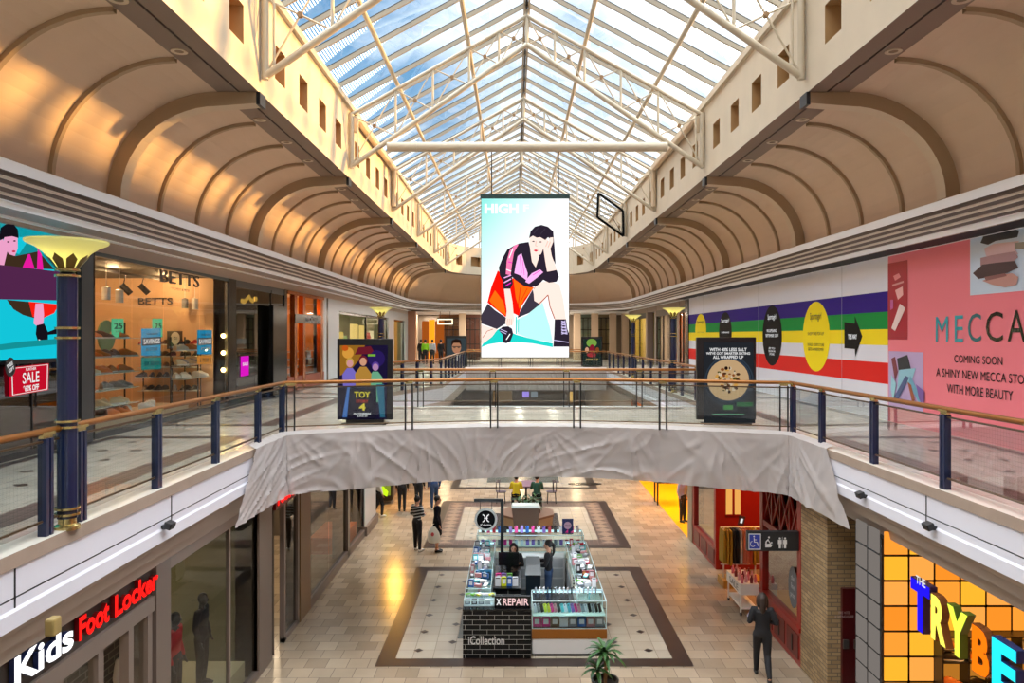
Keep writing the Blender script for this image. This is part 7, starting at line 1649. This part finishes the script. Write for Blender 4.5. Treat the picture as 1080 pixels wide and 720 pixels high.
# people half hidden by the plastic sheet
person('person', 'person in black seen from behind, head hidden by the plastic sheet', (*at(424, 539)[:2], ZL), PI, {}, blkc, blkc, hair='short')
person('person', 'person in black top standing just above the striped one', (*at(441.5, 536)[:2], ZL), PI*.9, {}, blkc, mat('cloth_charcoal', '#22262c', .8), hair='short')
person('person', 'person in blue jeans and pale shoes next to the dark coat', (*at(458, 537)[:2], ZL), PI*1.1, dict(kneel=(-.09, -.08, .48), toel=(-.1, -.2, .03)), mat('cloth_blue', '#26467a', .8), jean, 'shoe_wht')
person('person', 'person in white walking by the white pier under the bridge', (*at(399, 545)[:2], ZL), PI*.7, dict(kneel=(-.09, -.12, .48), anklel=(-.09, -.1, .08), toel=(-.1, -.24, .03), ankler=(.09, .2, .12)), whc, blkc, 'shoe_wht')
# kiosk staff
person('person', 'cashier in black with long dark hair sitting behind the kiosk monitor', (-.03, 18.55, ZL), 0,
       dict(pelvis=(0, 0, .66), waist=(0, 0, .80), chest=(0, -.02, .99), neck=(0, -.02, 1.15), head=(0, -.05, 1.285), hipl=(-.09, -.03, .63), hipr=(.09, -.03, .63), kneel=(-.12, -.42, .62), kneer=(.12, -.42, .62), anklel=(-.12, -.38, .24), ankler=(.12, -.38, .24), toel=(-.12, -.5, .2), toer=(.12, -.5, .2), shol=(-.165, -.01, 1.10), shor=(.165, -.01, 1.10), elbl=(-.22, -.1, .88), wril=(-.14, -.30, .98), elbr=(.22, -.1, .88), wrir=(.14, -.30, .98)), blkc, blkc, hair='long')
t = thing('stool', 'black stool under the seated cashier', 'stool', (-.03, 18.62, ZL)); m = MB(); m.lathe((-.03, 18.62, ZL), [(.001, .50), (.2, .50), (.2, .56), (.001, .56)], blk, 20); m.build('seat', t); m = MB(); m.lathe((-.03, 18.62, ZL), [(.001, 0), (.24, 0), (.24, .03), (.03, .06), (.03, .5), (.001, .5)], dark, 16); m.build('pedestal', t)
person('person', 'kiosk worker in black top and blue jeans standing in profile', (.82, 17.9, ZL), -PI/2-.15,
       dict(elbl=(-.22, -.08, 1.10), wril=(-.17, -.32, 1.10), elbr=(.22, -.06, 1.10), wrir=(.12, -.30, 1.08)), blkc, jean, hair='ponytail', sc=1.0)
# sitting pair behind the planter
sit = dict(pelvis=(0, 0, .52), waist=(0, 0, .66), chest=(0, -.02, .85), neck=(0, -.02, 1.01), head=(0, -.05, 1.145), hipl=(-.09, -.03, .49), hipr=(.09, -.03, .49), kneel=(-.12, -.42, .48), kneer=(.12, -.42, .48), anklel=(-.12, -.40, .08), ankler=(.12, -.40, .08), toel=(-.12, -.54, .03), toer=(.12, -.54, .03), shol=(-.165, -.01, .96), shor=(.165, -.01, .96), elbl=(-.22, -.08, .74), wril=(-.14, -.30, .76), elbr=(.22, -.08, .74), wrir=(.14, -.30, .76))
for i, (x, c, lab) in enumerate(((.05, '#c8b41c', 'person in a yellow top sitting behind the planter shrub'), (.85, '#1c4a3c', 'person in a dark green top sitting behind the planter shrub'))):
    person('person', lab, (x, 28.35, ZL), PI, sit, mat('cloth_sit%d' % i, c, .8), navyc)
    t = thing('cafe_chair', 'plain dark chair under the person in the %s top' % ('yellow', 'dark green')[i], 'chair', (x, 28.4, ZL)); m = MB(); m.box(x-.2, x+.2, 28.15, 28.55, ZL+.36, ZL+.40, dark); m.build('seat', t)
    for dx in (-.17, .17):
        for dy in (-.17, .17): m = MB(); m.tube((x+dx, 28.35+dy, ZL), (x+dx, 28.35+dy, ZL+.37), .015, dark, 6); m.build('leg', t)
m = MB(); m.text('9', (.62, 28.2, ZL+.86), X3, Z3, ws, h=.2, bold=.02) if False else None
# far upper people
for px, c, lab, X in ((448.5, '#86c81e', 'distant person in a lime green jacket on the upper floor', 0), (456, '#b8bcc4', 'distant person in pale grey beside the lime green jacket', 0), (465, '#1c1c22', 'distant person in black right of the pale grey one', 0), (444, '#2a2220', 'distant dark figure behind the lime green jacket', 1)):
    Y = 52+X*2; person('person', lab, ((px-VX)/F*Y, Y, 0), PI*(.9 if px > 450 else 1.0), {}, mat('cloth_far'+c[1:], c, .8), blkc, sc=1.05)
# mannequins
mq = mat('mannequin_grey', '#1a1a1c', .4)
def mannequin(loc, rz, label, top, bot, hood=False):
    t, G = person('x', label, loc, rz, {}, top, bot, 'shoe_blk', 'short', sk=mq, hm=mq); t.name = 'mannequin'; t['category'] = 'mannequin'; t['group'] = 'window mannequins'
    for c in list(t.children):
        if c.name.startswith(('hair', 'face')): bpy.data.objects.remove(c)
    del t['group']; return t
redt = mat('tracksuit_red', '#b01c22', .7)
mannequin((-5.62, 12.2, ZL+.4), PI/2, 'black mannequin in a red and black tracksuit behind the lower window', redt, blkc)
mannequin((-5.55, 13.1, ZL+.4), PI/2, 'black mannequin in a dark tracksuit beside the red one', blkc, blkc)
mannequin((-5.9, 11.2, ZL+.4), PI/2, 'black mannequin in a grey top nearest the bronze pier', mat('cloth_grey', '#8a8a88', .8), blkc)
mannequin((5.95, 26.2, ZL+.0), PI*.2, 'dressed mannequin in pale shirt and black trousers on the yellow floor', mat('cloth_paleblue', '#8890a8', .8), blkc)
mannequin((-8.8, 23.2, .1), PI/2, 'mannequin in a pale jacket in the dark upper shop', mat('cloth_olive', '#7a7a70', .8), blkc)
mannequin((6.25, 22.3, ZL+.62), -PI/2, 'mannequin in a grey dress in the far red bay window', mat('cloth_slate', '#6a7078', .8), mat('cloth_slate', '#6a7078', .8))
# ================= lights
pan = glow('ceiling_panel_glow', '#fff2dc', 5)
first_cl = []
def ceiling_light(x, y, z, e, lab, r=.16):
    if not first_cl:
        t = thing('ceiling_light', lab, 'ceiling light', (x, y, z), group='round ceiling lights in the far hall'); MB().lathe((0, 0, 0), [(r-.02, -.02), (r+.02, -.02), (r+.02, 0), (r-.02, 0)], white, 20, cap=False).build('rim', t, world=False); MB().lathe((0, 0, 0), [(.001, -.01), (r, -.01)], pan, 20, cap=False).build('diffuser', t, world=False); first_cl.append(t)
    else: dup(first_cl[0], (x, y, z), label=lab)
    l = lamp('AREA', (x, y, z-.03), e, '#fff0dc', .5, name='ceiling_light_source'); l.data.shape = 'DISK'
for x in (-2.5, .4, 3.2):
    for y in (60, 64): ceiling_light(x, y, 3.86, 120, 'round ceiling light in the far hall')
for y in (61, 65): ceiling_light(-7.5, y, 3.86, 90, 'round ceiling light in the far hall')
first2 = []
for i, (x, y) in enumerate([(-5.25, 27.5), (-5.2, 31), (6.0, 18.9), (-5.25, 36), (6.0, 38)]):
    pass
for x, y, c, e in ((-4.4, 46, '#ffe0b0', 50), (3.8, 46, '#ffe0b0', 50), (.4, 47.5, '#ffe0b0', 60), (6.9, 19, '#ffb060', 60)):
    l = lamp('AREA', (x, y, -1.2), e, c, .4, name='ceiling_light_source'); l.data.shape = 'DISK'
t = thing('ceiling_light', 'bright warm ceiling light under the left walkway beyond the bridge', 'ceiling light', (-4.85, 29, -1.18))
m = MB(); m.lathe((-4.95, 29, -1.18), [(.001, -.02), (.2, -.02), (.2, 0)], glow('warm_panel', '#ffc860', 12), 20, cap=False); m.build('diffuser', t)
l = lamp('AREA', (-4.7, 29, -1.25), 120, '#ffb84a', .4, name='ceiling_light_source'); l.data.shape = 'DISK'
# ================= world, sun, camera
w = bpy.data.worlds.new('sky'); S.world = w; w.use_nodes = True; nt = w.node_tree; nt.nodes.clear(); L = nt.links.new
tc = nt.nodes.new('ShaderNodeTexCoord')
sp = nt.nodes.new('ShaderNodeSeparateXYZ'); L(tc.outputs['Generated'], sp.inputs[0])
ramp = nt.nodes.new('ShaderNodeValToRGB'); L(sp.outputs[2], ramp.inputs[0])
e = ramp.color_ramp.elements; e[0].position = 0; e[0].color = (*lin('#cfe0ee'), 1); e[1].position = .9; e[1].color = (*lin('#2f7fc8'), 1)
n = e.__class__ and ramp.color_ramp.elements.new(.35); n.color = (*lin('#7db9e6'), 1)
mp = nt.nodes.new('ShaderNodeMapping'); mp.inputs['Scale'].default_value = (1.0, 1.0, 2.2); mp.inputs['Location'].default_value = (1.3, .4, .2); L(tc.outputs['Generated'], mp.inputs[0])
ns = nt.nodes.new('ShaderNodeTexNoise'); ns.inputs['Scale'].default_value = 2.4; ns.inputs['Detail'].default_value = 8; ns.inputs['Roughness'].default_value = .55; L(mp.outputs[0], ns.inputs['Vector'])
# more cloud towards +x (the sun side)
ad = nt.nodes.new('ShaderNodeMath'); ad.operation = 'MULTIPLY_ADD'; ad.inputs[1].default_value = .05; L(sp.outputs[0], ad.inputs[0]); L(ns.outputs['Fac'], ad.inputs[2])
cr = nt.nodes.new('ShaderNodeValToRGB'); L(ad.outputs[0], cr.inputs[0]); cr.color_ramp.elements[0].position = .46; cr.color_ramp.elements[1].position = .70
mx = nt.nodes.new('ShaderNodeMix'); mx.data_type = 'RGBA'; L(cr.outputs[0], mx.inputs[0]); L(ramp.outputs[0], mx.inputs[6]); mx.inputs[7].default_value = (CLD, CLD, CLD, 1)
zr = nt.nodes.new('ShaderNodeMapRange'); zr.interpolation_type = 'SMOOTHSTEP'; zr.inputs['From Min'].default_value = .5; zr.inputs['From Max'].default_value = .72; L(sp.outputs[2], zr.inputs['Value'])
m3 = nt.nodes.new('ShaderNodeMix'); m3.data_type = 'RGBA'; L(zr.outputs[0], m3.inputs[0]); L(mx.outputs[2], m3.inputs[6]); m3.inputs[7].default_value = (ZEN*1.02, ZEN, ZEN*.97, 1)   # brightness added to the unseen zenith to fill the interior
bg = nt.nodes.new('ShaderNodeBackground'); L(m3.outputs[2], bg.inputs[0]); bg.inputs[1].default_value = SKY
o = nt.nodes.new('ShaderNodeOutputWorld'); L(bg.outputs[0], o.inputs[0])
sun = lamp('SUN', (20, 30, 20), SUN, '#ffbe6c', name='sun_light'); sun.data.angle = .05
d = Vector(SUNDIR).normalized(); sun.rotation_euler = d.to_track_quat('Z', 'Y').to_euler()
cam = bpy.data.cameras.new('camera'); co = bpy.data.objects.new('camera', cam); COL.objects.link(co)
co.location = (0, 0, CH); co.rotation_euler = (PI/2, 0, 0); cam.lens = 26.0; cam.sensor_width = 36; cam.shift_x = -3/1080; cam.shift_y = -6/1080; cam.clip_end = 500; cam.clip_start = .05
S.camera = co
S.view_settings.view_transform = 'Standard'; S.view_settings.look = 'None'; S.view_settings.gamma = 1; S.view_settings.exposure = EXPO; S.view_settings.use_curve_mapping = False
S.cycles.max_bounces = 7; S.cycles.transparent_max_bounces = 24; S.cycles.diffuse_bounces = 4; S.cycles.glossy_bounces = 3
S.cycles.use_denoising = True; S.cycles.sample_clamp_indirect = 6; S.cycles.caustics_reflective = False; S.cycles.caustics_refractive = False
S.cycles.use_adaptive_sampling = True
